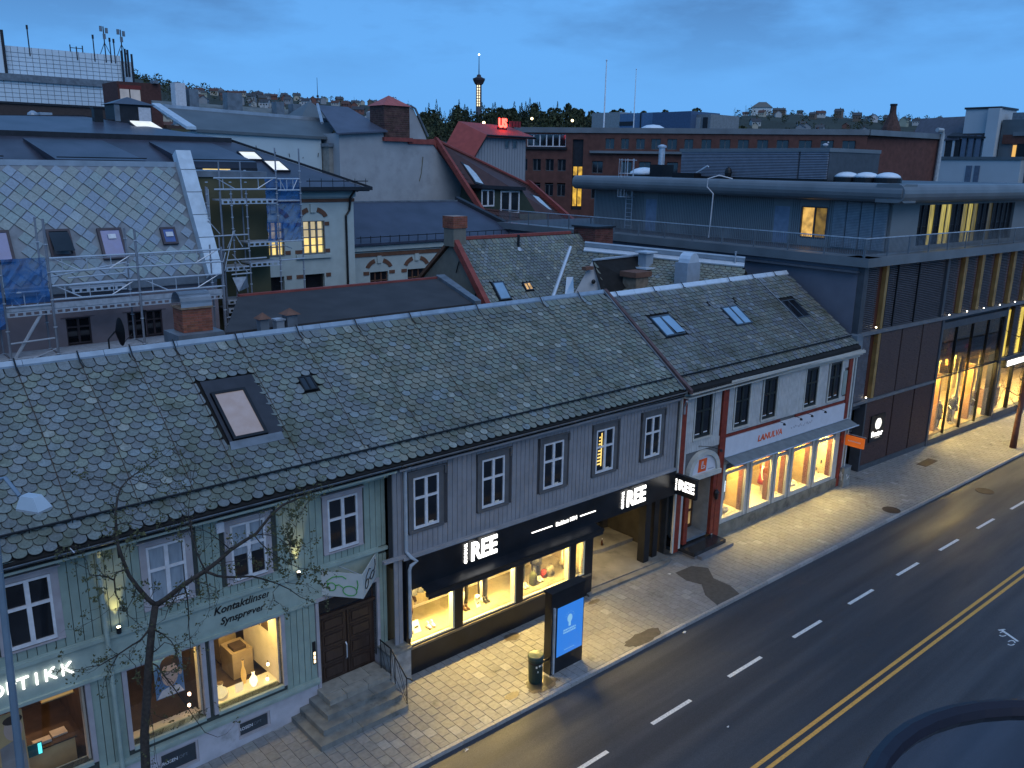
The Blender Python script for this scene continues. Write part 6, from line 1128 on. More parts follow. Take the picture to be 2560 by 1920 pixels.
q = MB(); q.slab(blob(16.72, 17.15, .50, .34, .0085, 31), (0, 0, -.003)); q.build('stain', mat('bin_stain', (.04, .04, .035), .35), side)
# street lamp on the left
M_LPOST = mat('pale_blue_grey_post', (.20, .27, .34), .4, metal=.3, var=.1)
lp = thing('street_lamp', 'pale grey street lamp with an unlit trapezoid head reaching in at the left edge', 'street lamp', (2.1, 16.4, 0))
P0, P1 = FG.p(1.98, 4, 0), FG.p(2.30, 4, 10.25); MB().tube([P0, P1], .085, 10, .055).build('pole', M_LPOST, lp); MB().lathe(P0, [(.16, 0), (.16, .03), (.11, .05), (.10, .9)], 12).build('base', M_LPOST, lp)
A_ = Vector(P1); H_ = Vector((2.90, 15.50, 10.32)); MB().tube([A_, A_ + Vector((.05, -.05, .35)), A_ + Vector((.2, -.25, .42)), H_ + Vector((-.12, .18, .08))], .035, 8).build('arm', M_LPOST, lp)
dx = (H_ - A_); dx.z = 0; dx.normalize(); dy = Vector((-dx.y, dx.x, 0)); q = MB()
top = [H_ + dx * a + dy * b + Vector((0, 0, .12)) for a, b in ((-.12, -.09), (.16, -.09), (.16, .09), (-.12, .09))]; bot = [H_ + dx * a + dy * b + Vector((0, 0, -.10)) for a, b in ((-.18, -.15), (.30, -.15), (.30, .15), (-.18, .15))]
q.hexa([tuple(v) for v in bot] + [tuple(v) for v in top]); q.build('lamp_head', mat('lamp_head_paint', (.42, .50, .56), .4, var=.05), lp); q = MB(); q.slab([tuple(v - Vector((0, 0, .005))) for v in bot], (0, 0, -.03)); q.build('lens', mat('unlit_lens', (.35, .38, .4), .2), lp)
# dark-rimmed glass disc for an unidentified arc below the viewpoint
aw2 = thing('corner_disc', 'dark rimmed round glass disc cut by the bottom right corner', 'canopy', (2.78, .15, 13.9)); n = 48; q = MB(); cx, cy, R_ = 2.80, .14, .90
q.poly([(cx + (R_ - .02) * math.cos(6.2832 * k / n), cy + (R_ - .02) * math.sin(6.2832 * k / n), 14.0) for k in range(n)]); gm = glass_thin('smoky_glass', .02, (.80, .84, .95), .45); q.build('glass_disc', gm, aw2)
MB().tube([(cx + R_ * math.cos(6.2832 * k / n), cy + R_ * math.sin(6.2832 * k / n), 14.0) for k in range(n + 1)], .040, 8, cap=False).build('rim', mat('disc_rim', (.012, .008, .016), .4), aw2); MB().tube([(cx, cy - .9, 14.0), (cx, cy - 1.3, 14.6)], .02, 6).build('stay', M_BLACK, aw2)
# budding street tree in front of the green house
M_BARK = mat('dark_bark', (.045, .036, .030), .85, var=.35, scale=14, bump=.5, bscale=40)
M_BUD = mat('young_leaf_buds', (.060, .062, .022), .7, var=.35, scale=8)
BR = [
 (0.13, 0.1, [(4.64, 16.81, 3.31), (4.68, 16.81, 4.1), (4.81, 16.81, 4.98), (4.91, 16.82, 5.69), (5.04, 16.82, 6.44), (5.17, 16.83, 7.0)]),
 (0.075, 0.045, [(5.17, 16.83, 6.99), (5.04, 16.87, 7.17), (4.89, 16.92, 7.45), (4.75, 16.96, 7.76), (4.68, 17.01, 8.11), (4.63, 17.06, 8.42), (4.63, 17.11, 8.78)]),
 (0.045, 0.012, [(4.65, 17.11, 8.13), (4.66, 17.19, 8.52), (4.7, 17.28, 8.99), (4.8, 17.37, 9.32), (4.91, 17.46, 9.48), (5.12, 17.55, 9.61), (5.47, 17.65, 9.74), (5.85, 17.75, 9.86)]),
 (0.085, 0.03, [(5.17, 16.83, 6.99), (5.35, 16.77, 7.09), (5.74, 16.72, 7.32), (6.2, 16.67, 7.51), (6.46, 16.62, 7.66), (6.73, 16.57, 7.86), (7.03, 16.51, 8.01), (7.3, 16.46, 8.13), (7.62, 16.41, 8.47), (7.9, 16.35, 8.68), (8.18, 16.3, 8.74), (8.4, 16.25, 8.79)]),
 (0.045, 0.01, [(6.14, 16.46, 7.59), (6.43, 16.59, 7.34), (6.75, 16.71, 7.16), (7.3, 16.84, 6.95), (7.64, 16.97, 6.71), (8.0, 17.09, 6.44), (8.37, 17.22, 6.11), (8.7, 17.34, 5.74), (9.18, 17.47, 5.34)]),
 (0.022, 0.007, [(7.22, 16.4, 8.14), (7.3, 16.3, 7.97), (7.48, 16.21, 7.72), (7.66, 16.12, 7.55), (7.9, 16.03, 7.35), (8.03, 15.93, 7.26), (8.22, 15.84, 7.22)]),
 (0.028, 0.008, [(6.12, 16.46, 7.64), (6.07, 16.54, 7.82), (6.03, 16.61, 8.02), (6.0, 16.69, 8.28), (6.02, 16.77, 8.71), (6.03, 16.85, 8.4), (6.04, 16.93, 8.68), (6.09, 17.0, 8.95), (6.2, 17.09, 9.27), (6.24, 17.17, 9.58)]),
 (0.02, 0.006, [(6.7, 16.48, 7.92), (6.46, 16.35, 8.23), (6.19, 16.21, 8.54), (5.89, 16.08, 8.81), (5.48, 15.94, 9.04)]),
 (0.03, 0.008, [(4.76, 17.01, 7.74), (4.71, 17.1, 7.84), (4.58, 17.18, 7.8), (4.54, 17.26, 7.61), (4.56, 17.35, 7.25), (4.7, 17.44, 6.87), (4.82, 17.53, 6.57), (5.02, 17.62, 6.27)]),
 (0.025, 0.007, [(4.5, 17.1, 7.68), (4.33, 16.95, 7.87), (4.16, 16.79, 8.02), (3.95, 16.63, 8.15), (3.88, 16.48, 8.43)]),
 (0.035, 0.008, [(4.99, 16.82, 6.49), (4.83, 16.95, 6.24), (4.7, 17.09, 6.12), (4.45, 17.22, 5.94), (4.32, 17.36, 5.63), (4.26, 17.49, 5.4)]),
 (0.022, 0.006, [(4.47, 17.3, 5.89), (4.04, 17.08, 5.92), (3.76, 16.87, 6.1), (3.53, 16.67, 6.19)]),
 (0.025, 0.006, [(5.12, 16.82, 6.43), (5.21, 16.65, 6.38), (5.3, 16.48, 6.27), (5.32, 16.31, 6.17), (5.29, 16.13, 6.12)]),
 (0.022, 0.005, [(4.94, 16.82, 5.93), (5.07, 16.7, 6.05), (5.2, 16.58, 6.23), (5.35, 16.46, 6.16), (5.43, 16.34, 6.15)]),
 (0.03, 0.006, [(4.94, 16.82, 5.74), (5.1, 16.91, 5.56), (5.27, 17.01, 5.18), (5.44, 17.1, 4.82), (5.68, 17.2, 4.28), (5.88, 17.29, 3.77), (6.16, 17.39, 3.13), (6.48, 17.49, 2.79), (6.71, 17.58, 2.71)]),
 (0.022, 0.006, [(4.9, 16.82, 5.5), (5.02, 16.67, 5.6), (5.0, 16.52, 5.57), (4.87, 16.36, 5.45), (4.73, 16.21, 5.34)]),
 (0.018, 0.005, [(4.81, 16.81, 4.83), (4.82, 16.68, 4.56), (4.79, 16.55, 4.19), (4.76, 16.41, 3.64)]),
 (0.028, 0.006, [(5.71, 16.65, 7.36), (5.82, 16.81, 7.04), (5.88, 16.97, 6.58), (5.91, 17.13, 6.04), (5.97, 17.3, 5.48), (5.98, 17.46, 5.08)]),
 (0.02, 0.005, [(5.71, 16.65, 7.32), (5.44, 16.49, 7.16), (5.25, 16.33, 7.08), (5.12, 16.17, 6.98), (4.88, 16.02, 7.0)]),
 (0.02, 0.005, [(6.12, 16.46, 7.6), (6.2, 16.63, 7.24), (6.3, 16.8, 6.8), (6.34, 16.97, 6.41)]),
 (0.016, 0.005, [(5.81, 16.45, 7.54), (6.02, 16.33, 7.41), (6.23, 16.22, 7.28), (6.23, 16.09, 7.12), (6.12, 15.96, 7.07)]),
 (0.018, 0.005, [(4.82, 16.81, 5.06), (4.74, 16.96, 5.24), (4.73, 17.11, 5.62), (4.58, 17.25, 5.87), (4.46, 17.4, 5.84)]),
 (0.016, 0.004, [(4.89, 17.02, 7.45), (4.84, 17.11, 7.18), (4.69, 17.21, 6.87), (4.38, 17.3, 6.97), (4.21, 17.39, 6.82)]),
 (0.016, 0.005, [(7.26, 16.3, 8.17), (7.44, 16.21, 8.14), (7.63, 16.12, 8.06), (7.81, 16.02, 7.84), (7.9, 15.93, 7.81)]),
 (0.014, 0.004, [(6.18, 16.26, 7.81), (6.65, 16.41, 7.68), (7.17, 16.57, 7.53), (7.49, 16.71, 7.38)]),
 (0.012, 0.004, [(7.97, 16.23, 7.25), (7.87, 16.1, 7.7), (7.91, 15.98, 8.03), (7.99, 15.85, 8.46), (8.09, 15.73, 8.74)]),
 (0.014, 0.004, [(8.19, 17.04, 6.42), (8.48, 17.25, 6.21), (8.95, 17.47, 5.95)]),
 (0.012, 0.004, [(8.06, 17.03, 6.44), (7.92, 17.16, 6.21), (8.03, 17.3, 5.88), (8.22, 17.44, 5.69)]),
 (0.016, 0.004, [(4.9, 17.42, 9.47), (4.8, 17.58, 9.56), (4.69, 17.74, 9.6), (4.45, 17.9, 9.64)]),
 (0.012, 0.004, [(5.11, 17.52, 9.62), (5.48, 17.7, 9.36), (5.82, 17.88, 9.25), (6.12, 18.06, 9.25)]),
 (0.016, 0.004, [(4.68, 17.21, 8.81), (4.91, 17.34, 8.76), (5.3, 17.48, 8.51), (5.64, 17.62, 8.27), (6.12, 17.76, 8.05)]),
 (0.012, 0.004, [(4.66, 17.21, 8.51), (4.46, 17.37, 8.42), (4.21, 17.52, 8.32), (4.02, 17.68, 8.35)]),
]
tr = thing('street_tree', 'leaning dark street tree with bare forked branches and leaf buds before the green house', 'tree', (4.3, 16.85, 0))
rt = random.Random(17); tips = []
q = MB(); q.tube([(4.30, 16.86, -.05), (4.42, 16.84, 1.5)] + BR[0][2], .11, 9, .07); q.build('trunk', M_BARK, tr, smooth=True)
leaf = MB()
def cluster(p, n, s, sp):
    for _ in range(n):
        c = Vector(p) + Vector([rt.gauss(0, sp) for _ in range(3)]); a = Vector([rt.uniform(-1, 1) for _ in range(3)]).normalized(); b = a.orthogonal().normalized(); s_ = s * rt.uniform(.6, 1.3)
        leaf.poly([tuple(c), tuple(c + a * s_ * .5 + b * s_ * .3), tuple(c + a * s_), tuple(c + a * s_ * .5 - b * s_ * .3)])
def twig(p, d, L_, r, depth, mb):
    pts = [p]; d = d.normalized()
    for k in range(4):
        d = (d + Vector([rt.uniform(-.33, .33) for _ in range(3)]) + Vector((0, 0, .05))).normalized(); p = p + d * L_ / 4; pts.append(p)
        if depth and rt.random() < .6: twig(p, d + Vector([rt.uniform(-.9, .9) for _ in range(3)]), L_ * .5, r * .6, depth - 1, mb)
    mb.tube(pts, r, 4, r * .4, cap=False)
    if rt.random() < .42: cluster(pts[-1], 5, .06, .035)
for i, (r0, r1, pts) in enumerate(BR[1:]):
    o = MB(); o.tube(pts, r0 * .72, 7 if r0 > .03 else 5, r1 * .6); br_ = o.build('branch', M_BARK, tr, smooth=True)
    tw = MB(); V = [Vector(p) for p in pts]
    for k in range(1, len(V)):
        seg = V[k] - V[k - 1]; nn = 1 if r0 < .05 else 2
        for _ in range(nn):
            if rt.random() < .75: twig(V[k - 1] + seg * rt.random(), seg.normalized() + Vector([rt.uniform(-1.0, 1.0) for _ in range(3)]) * .8, rt.uniform(.22, .62), .0065, 2, tw)
    twig(V[-1], V[-1] - V[-2], .45, .006, 2, tw)
    if tw.v: tw.build('twigs', M_BARK, br_, kind='stuff')
for x, y, z, n in [(8.18, 16.69, 7.94, 5), (8.01, 16.51, 7.87, 4), (8.26, 16.62, 7.7, 6), (8.23, 16.72, 7.44, 6), (7.69, 16.1, 7.68, 4), (8.22, 16.38, 7.54, 5), (8.23, 16.72, 7.16, 5), (7.91, 16.38, 7.17, 4), (7.5, 16.69, 7.2, 2), (7.45, 15.91, 7.85, 4), (8.23, 15.94, 7.23, 4), (8.84, 16.65, 6.72, 3), (8.16, 16.1, 6.98, 4), (7.6, 15.98, 8.59, 2), (8.25, 16.51, 8.27, 4), (8.19, 16.23, 8.64, 3), (8.4, 16.13, 8.85, 3), (8.84, 16.65, 6.35, 3), (8.99, 16.64, 6.28, 3), (6.77, 16.66, 7.52, 2), (5.43, 15.83, 9.02, 3), (4.64, 16.0, 8.92, 3), (4.04, 15.77, 8.94, 3), (3.92, 16.26, 8.16, 3), (3.93, 15.98, 7.98, 3), (4.86, 15.97, 7.92, 2), (4.57, 16.58, 7.52, 2)]:
    for _ in range(n): cluster(Vector((x, y, z)) + Vector([rt.uniform(-.13, .13) for _ in range(3)]), 8, .085, .035)
leaf.build('leaf_buds', M_BUD, tr, kind='stuff')
# slim tree at the far right edge
t2 = thing('street_tree', 'slim bare tree leaning beside the lit glass shopfront at the right edge', 'tree', (55.1, 16.2, 0))
MB().tube([(55.1, 16.2, -.05), (55.3, 16.25, 1.4), (56.0, 16.4, 3.6), (56.6, 16.5, 6.2), (57.4, 16.6, 8.0)], .20, 8, .07).build('trunk', mat('reddish_bark', (.10, .04, .03), .8, var=.3), t2, smooth=True)
leaf = MB()
for k, (a, z0) in enumerate([(2.6, 3.2), (3.3, 3.9), (.4, 4.4), (3.0, 5.0), (5.2, 5.6), (2.2, 6.2), (3.6, 2.4)]):
    p0 = Vector((55.9 + (z0 - 3) * .28, 16.4, z0)); tw = MB(); v = p0; P = [p0]
    for j in range(4): v = v + Vector((math.cos(a + rt.uniform(-.3, .3)) * .55, math.sin(a) * .35, rt.uniform(-.15, .35))); P.append(v)
    b_ = MB().tube(P, .04, 5, .012).build('branch', M_BARK, t2); 
    for v in P[1:]: twig(v, Vector([rt.uniform(-1, 1) for _ in range(3)]), .8, .012, 2, tw)
    tw.build('twigs', M_BARK, b_, kind='stuff')
leaf.build('leaf_buds', M_BUD, t2, kind='stuff')
q = MB(); q.slab(blob(56.2, 16.5, 1.1, .5, .0085, 12), (0, 0, -.003)); q.build('stain', MATS['bin_stain'], side)
# ------------------------------------------------------------------ buildings behind the row
M_PINK = mat('dusty_pink_render', (.27, .23, .25), .8, var=.12, scale=1.5)
M_OLV = mat('olive_render', (.105, .100, .055), .8, var=.12, scale=1.0)
M_SCHW = mat('white_school_render', (.42, .50, .50), .75, var=.08, scale=1.5)
M_BRB = mat('brown_brick_trim', (.14, .07, .045), .8, var=.2)
M_DKR = mat('dark_sheet_roof', (.050, .056, .080), .35, var=.35, scale=.6, spec=.5)
M_DKE = mat('black_roof_edge', (.016, .018, .024), .5, var=.3)
M_STC = mat('grey_white_stucco', (.34, .36, .38), .8, var=.10, scale=.8, dark=((.22, .23, .24), .5, .5, .8))
M_REDC = mat('red_coping', (.24, .055, .045), .7, var=.2)
M_BRN = mat('brown_tile_roof', (.065, .030, .026), .6, var=.2, scale=2)
M_RTL = mat('red_tile_roof', (.30, .055, .045), .6, var=.15, scale=2)
M_BRK2 = mat('red_brown_brick_far', (.115, .048, .038), .8, var=.22, scale=1.5)
M_BLUR = mat('blue_grey_roof', (.10, .13, .15), .6, var=.15, scale=.5)
def Q(mb, pts, th=(0, 0, -.15)): return mb.slab(pts, th)
# --- scaffolded house with diamond slates
sb = thing('scaffolded_house', 'pinkish rendered house with pale blue diamond slate roof wrapped in scaffolding', 'house', (5, 38, 0))
q = MB(); pierced(q, W, -8, 14.9, 0, 11.25, -36.3, -36.0, [(8.75, 9.65, 8.85, 9.95), (11.05, 12.45, 8.85, 9.95), (4.2, 5.4, 8.85, 9.95)]); q.bx(-8, 14.9, 36.3, 45, 0, 11.2); q.build('wall', M_PINK, sb)
for a, b in ((8.75, 9.65), (11.05, 11.65), (11.8, 12.45), (4.2, 5.4)): window(Fr(0, 36.1, 1, 0, 0, -1), sb, a, b, 8.88, 9.92, mat('brown_window_frame', (.06, .045, .05), .6), G_DARK, 0, tr=.65, ft=.05, depth=.05, casing=True, cm=mat('pink_casing', (.18, .15, .17), .7), cw=.12)
RB = Sl(38.2, 15.8, 1.91)
rb = roof_body(sb, RB, -8, 14.5, 5.15, 45, m=M_ZINCD)
q = MB(); q.bx(-8, 14.9, 38.15, 38.5, 15.70, 15.92); q.build('ridge_flashing', M_ZINC, sb)
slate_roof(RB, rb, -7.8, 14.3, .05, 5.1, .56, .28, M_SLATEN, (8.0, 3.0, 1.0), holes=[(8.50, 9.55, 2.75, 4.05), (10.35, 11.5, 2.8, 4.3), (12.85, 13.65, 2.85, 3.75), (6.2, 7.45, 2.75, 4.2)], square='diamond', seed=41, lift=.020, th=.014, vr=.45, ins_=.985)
M_UBR = mat('umber_frame', (.055, .045, .055), .5); M_VIO = mat('violet_pane', (.07, .11, .30), .08, spec=1.0)
skylight(sb, RB, 8.6, 9.45, 2.85, 3.99, M_UBR, G_DARK, .09, .12, raised=.35); skylight(sb, RB, 10.45, 11.38, 2.87, 4.2, M_UBR, M_VIO, .10, .12); skylight(sb, RB, 12.93, 13.55, 2.92, 3.68, M_UBR, M_VIO, .09, .12); skylight(sb, RB, 6.3, 7.35, 2.82, 4.1, M_UBR, M_VIO, .10, .12)
for a, b, c, d in ((10.8, 11.1, 3.15, 3.35), (13.1, 13.4, 3.15, 3.35)): q = MB(); q.hexa([RB.p(a, d, .13), RB.p(b, d, .13), RB.p(b, c, .13), RB.p(a, c, .13), RB.p(a, d, .14), RB.p(b, d, .14), RB.p(b, c, .14), RB.p(a, c, .14)]); q.build('sticker', M_WHITE, sb)
q = MB(); q.hexa([RB.p(14.35, 5.3, -.1), RB.p(15.0, 5.3, -.1), RB.p(15.0, -.5, -.1), RB.p(14.35, -.5, -.1), RB.p(14.35, 5.3, .38), RB.p(15.0, 5.3, .38), RB.p(15.0, -.5, .38), RB.p(14.35, -.5, .38)]); q.build('parapet', mat('pale_zinc_parapet', (.50, .60, .68), .45, metal=.2, var=.1), sb)
for k in range(5): q = MB(); d = .4 + 1.05 * k; q.hexa([RB.p(14.34, d + .02, .385), RB.p(15.01, d + .02, .385), RB.p(15.01, d, .385), RB.p(14.34, d, .385), RB.p(14.34, d + .02, .40), RB.p(15.01, d + .02, .40), RB.p(15.01, d, .40), RB.p(14.34, d, .40)]); q.build('seam', M_ZINCD, sb)
q = MB(); q.bx(-8, 14.8, 35.72, 36.0, 10.95, 11.25); q.build('eaves_gutter', M_ZINCD, sb)
ot = thing('stair_tower', 'flat olive rendered end wall with pale coping behind the scaffolding', 'building', (16.5, 39, 0)); MB().bx(14.9, 18.38, 38, 44, 0, 15.3).build('wall', M_OLV, ot); MB().bx(14.85, 18.42, 37.9, 44.1, 15.3, 15.55).build('coping', M_ZINCD, ot)
# --- scaffolding
M_TUB = mat('scaffold_tube', (.55, .60, .66), .35, metal=.4, var=.1); M_TUBD = mat('scaffold_upright', (.26, .28, .32), .45, metal=.4, var=.2)
M_PLK = mat('scaffold_plank', (.38, .42, .47), .6, metal=.2, var=.2, scale=5)
sf = thing('scaffold', 'long galvanised scaffold with double guard rails along the diamond slate roof', 'scaffold', (10, 34, 0))
def tb(P, m, parent, r=.03, nm='guard_rail', n=6): return MB().tube(P, r, n).build(nm, m, parent)
def lattice(x0, x1, y, zb, zt, parent, x2=None):
    tb([(x0, y, zt), (x1, y, zt)], M_TUB, parent, .035); tb([(x0, y, zb), (x1, y, zb)], M_TUB, parent, .035)
    L_ = x1 - x0
    for f in (.14, .42, .70): tb([(x0 + L_ * f, y, zb), (x0 + L_ * f, y, zt)], M_TUB, parent, .018, 'lattice_bar', 4)
    tb([(x0 + .1, y, zt), (x0 + L_ * .33, y, zb)], M_TUB, parent, .022, 'brace', 4); tb([(x1 - .1, y, zt), (x0 + L_ * .67, y, zb)], M_TUB, parent, .022, 'brace', 4)
def plank(x0, x1, y0, y1, z, parent, holes=True):
    MB().bx(x0, x1, y0, y1, z, z + .06).build('plank', M_PLK, parent)
    if holes:
        q = MB(); q.bx(x0, x1, y0 - .02, y0, z - .14, z - .10); q.bx(x0, x1, y0 - .02, y0, z - .0, z + .04); x = x0
        while x < x1 - .1: q.bx(x, x + .09, y0 - .02, y0, z - .10, z); x += .26
        q.build('ladder_beam', M_TUB, parent)
UPX = [3.0, 6.35, 7.9, 11.0, 14.35]
for x in UPX:
    for y in (34.0, 35.15):
        zt = {6.35: 13.9, 7.9: 13.9, 11.0: 13.4, 14.35: 12.6, 3.0: 13.9}[x]; tb([(x, y, 0), (x, y, zt)], M_TUBD, sf, .045 if y < 35 else .035, 'upright', 8)
        for z in (2, 4, 6, 8, 9, 10, 11, 12, 13):
            if z < zt: MB().lathe((x, y, z), [(.05, -.02), (.075, -.01), (.075, .01), (.05, .02)], 8).build('coupler', M_GALV, sf)
for x0, x1 in ((7.95, 10.95), (11.05, 14.3)): lattice(x0, x1, 34.0, 12.0, 12.5, sf); lattice(x0, x1, 34.0, 11.0, 11.5, sf); tb([(x0, 35.15, 12.3), (x1, 35.15, 12.3)], M_TUBD, sf, .02)
lattice(6.4, 7.85, 34.0, 10.85, 11.35, sf); lattice(3.05, 6.3, 34.0, 10.85, 11.35, sf)
tb([(8.0, 34.6, 11.75), (10.9, 34.9, 12.1)], M_TUB, sf, .025, 'brace'); tb([(8.8, 35.2, 11.6), (10.9, 35.2, 11.65)], M_TUB, sf, .03); tb([(8.9, 35.2, 11.35), (10.9, 35.2, 11.4)], M_TUB, sf, .03)
for x0, x1 in ((3.05, 6.3), (6.4, 7.85), (7.95, 10.95), (11.05, 14.3)):
    plank(x0, x1, 34.05, 35.1, 10.62, sf); plank(x0, x1, 34.05, 35.1, 8.95, sf)
MB().bx(3.0, 14.3, 34.02, 34.06, 10.68, 10.88).build('toe_board', M_PLK, sf)
plank(8.9, 10.9, 35.2, 35.7, 11.15, sf)
tb([(6.45, 34.1, 8.9), (7.5, 34.1, 10.5)], M_TUB, sf, .06, 'brace'); tb([(6.4, 34, 9.55), (7.85, 34, 9.6)], M_TUB, sf); tb([(6.4, 34, 8.7), (7.85, 34, 9.2)], M_TUB, sf, .02, 'brace')
NET = glass_thin('unused', .1); m = bpy.data.materials.new('blue_scaffold_net'); m.use_nodes = True; t_ = m.node_tree; b_ = t_.nodes['Principled BSDF']; b_.inputs['Base Color'].default_value = (.010, .115, .33, 1); b_.inputs['Roughness'].default_value = .8; b_.inputs['Alpha'].default_value = .72
wv = t_.nodes.new('ShaderNodeNewGeometry'); n1 = t_.nodes.new('ShaderNodeTexNoise'); n1.inputs['Scale'].default_value = 1.8; t_.links.new(wv.outputs['Position'], n1.inputs['Vector']); mr = t_.nodes.new('ShaderNodeMapRange'); mr.inputs[1].default_value = .3; mr.inputs[2].default_value = .7; mr.inputs[3].default_value = .45; mr.inputs[4].default_value = .9; t_.links.new(n1.outputs['Fac'], mr.inputs[0]); t_.links.new(mr.outputs[0], b_.inputs['Alpha']); M_NET = m
def net(x0, x1, y, z0, z1, parent, nx=10, nz=8, amp=.07, sd_=1):
    r = random.Random(sd_); q = MB(); g_ = [[(x0 + (x1 - x0) * i / nx, y + r.uniform(-amp, amp), z0 + (z1 - z0) * j / nz) for i in range(nx + 1)] for j in range(nz + 1)]
    q.v = [p for row_ in g_ for p in row_]; q.t = [(1, 1, 1)] * len(q.v); q.f = [(j * (nx + 1) + i, j * (nx + 1) + i + 1, (j + 1) * (nx + 1) + i + 1, (j + 1) * (nx + 1) + i) for j in range(nz) for i in range(nx)]; return q.build('netting', M_NET, parent)
n1_ = net(6.42, 7.82, 33.95, 10.95, 12.55, sf, sd_=2); net(2.9, 6.3, 33.9, 10.1, 11.9, sf, sd_=3)
# stair end tower of the scaffold, in front of the olive wall
s2 = thing('scaffold', 'narrow scaffold tower with blue netting in front of the olive end wall', 'scaffold', (17, 36.6, 0))
for x, zt, y in [(15.0, 14.9, 36.6), (15.3, 14.9, 37.5), (15.55, 14.7, 36.6), (16.05, 14.9, 36.6), (16.75, 14.8, 36.6), (15.25, 12.8, 36.3), (18.22, 16.6, 36.6), (19.40, 16.6, 36.6), (16.0, 16.0, 37.6), (17.0, 16.0, 37.6), (16.3, 10.2, 36.2)]: tb([(x, y, 0 if zt > 12 else 6), (x, y, zt)], M_TUBD, s2, .035, 'upright', 7)
for x, y in ((18.22, 36.6), (19.40, 36.6), (15.0, 36.6), (16.75, 36.6), (16.05, 36.6)):
    z = 8.6
    while z < 16: MB().lathe((x, y, z), [(.04, -.02), (.065, -.01), (.065, .01), (.04, .02)], 7).build('coupler', M_GALV, s2); z += .5
lattice(15.3, 18.2, 36.55, 14.8, 15.28, s2); lattice(18.25, 19.35, 36.55, 14.75, 15.25, s2)
for x0, x1, z, l_ in ((15.6, 18.2, 14.3, 1), (18.25, 19.38, 14.25, 0), (16.7, 18.2, 12.42, 1), (15.6, 16.7, 11.38, 1), (16.75, 18.3, 11.5, 1), (15.6, 16.7, 9.9, 1), (16.75, 18.3, 9.95, 1), (15.6, 18.3, 9.52, 1)): plank(x0, x1, 36.6, 37.6, z, s2, l_)
for x0, x1, z in ((15.1, 16.7, 12.82), (15.1, 16.7, 12.2), (15.6, 17.5, 11.75), (15.8, 16.7, 11.1), (18.25, 19.4, 11.6), (18.25, 19.4, 10.1), (18.9, 19.4, 9.1), (15.3, 16.1, 9.2), (18.2, 19.4, 12.45), (15.3, 16.2, 8.9)): tb([(x0, 36.5, z), (x1, 36.5, z + .02)], M_TUB, s2, .032)
for a, b in (((15.5, 36.5, 11.3), (16.0, 36.5, 13.0)), ((16.0, 36.5, 13.0), (16.4, 36.5, 12.3)), ((15.7, 36.5, 12.3), (16.05, 36.4, 13.05)), ((15.9, 36.5, 12.0), (16.6, 36.5, 11.1)), ((15.2, 36.5, 11.0), (15.6, 36.5, 12.1)), ((14.9, 36.5, 13.5), (15.4, 36.5, 12.9)), ((18.3, 36.5, 12.3), (19.35, 37.6, 12.0))): tb([a, b], M_TUB, s2, .022, 'brace', 5)
MB().slab([(15.75, 36.3, 11.0), (16.4, 36.3, 11.0), (16.75, 36.9, 10.45), (15.95, 36.2, 10.40)], (0, 0, -.03)).build('sheet_roof', M_PLK, s2)
z = 8.8
while z < 14.5: tb([(15.0, 37.2, z), (15.3, 37.2, z)], M_TUB, s2, .014, 'rung', 4); z += .3
for x in (15.0, 15.3): tb([(x, 37.2, 8.6), (x, 37.2, 14.8)], M_TUB, s2, .018, 'stile', 5)
net(17.75, 19.45, 36.75, 12.4, 15.3, s2, sd_=5, nx=12, nz=14)
# --- school: dark roof, white walls with brick arches
sc_ = thing('school_building', 'large white rendered school with dark sheet roof, brick arch trim and lit tall windows', 'building', (20, 50, 0))
SF = Fr(0, 46, 1, 0, 0, -1); q = MB(); pierced(q, SF, -6, 27.9, 0, 14.3, -.5, 0, [(24.45, 25.8, 10.75, 12.6), (24.45, 25.75, 8.4, 9.5), (22.0, 23.15, 10.75, 12.6), (22.0, 23.1, 8.4, 9.5), (19.2, 20.4, 10.75, 12.6)]); q.build('wall', M_SCHW, sc_); MB().bx(-6, 27.9, 46.5, 58, 0, 14.3).build('wing_core', M_SCHW, sc_)
M_LITW = glow('classroom_light', (1, .74, .26), 1.1, .25, 2.0); M_LITU = glow('classroom_light_upper', (.95, .80, .50), .62, .2, 2.0); M_SFR = mat('grey_window_bars', (.16, .17, .18), .6)
def lit_window(fr, parent, a, b, z0, z1, lo=M_LITW, hi=M_LITU):
    f = MB(); w_ = b - a; f.box(fr, a - .06, a, -.1, .04, z0 - .05, z1 + .05); f.box(fr, b, b + .06, -.1, .04, z0 - .05, z1 + .05); f.box(fr, a, b, -.1, .04, z1, z1 + .05); f.box(fr, a, b, -.1, .04, z0 - .05, z0)
    for k in (1, 2): f.box(fr, a + w_ * k / 3 - .045, a + w_ * k / 3 + .045, -.12, .0, z0, z1)
    for k in (1, 2, 3): f.box(fr, a, b, -.115, -.02, z0 + (z1 - z0) * k / 4 - .03, z0 + (z1 - z0) * k / 4 + .03)
    o = f.build('window', M_SFR, parent)
    for i in range(3):
        for j in range(4): MB().box(fr, a + w_ * i / 3 + .03, a + w_ * (i + 1) / 3 - .03, -.2, -.19, z0 + (z1 - z0) * j / 4 + .02, z0 + (z1 - z0) * (j + 1) / 4 - .02).build('pane', (lo if j < 2 else hi) if lo else G_DARK, o)
lit_window(SF, sc_, 24.45, 25.8, 10.75, 12.6); lit_window(SF, sc_, 22.0, 23.15, 10.75, 12.6); lit_window(SF, sc_, 19.2, 20.4, 10.75, 12.6)
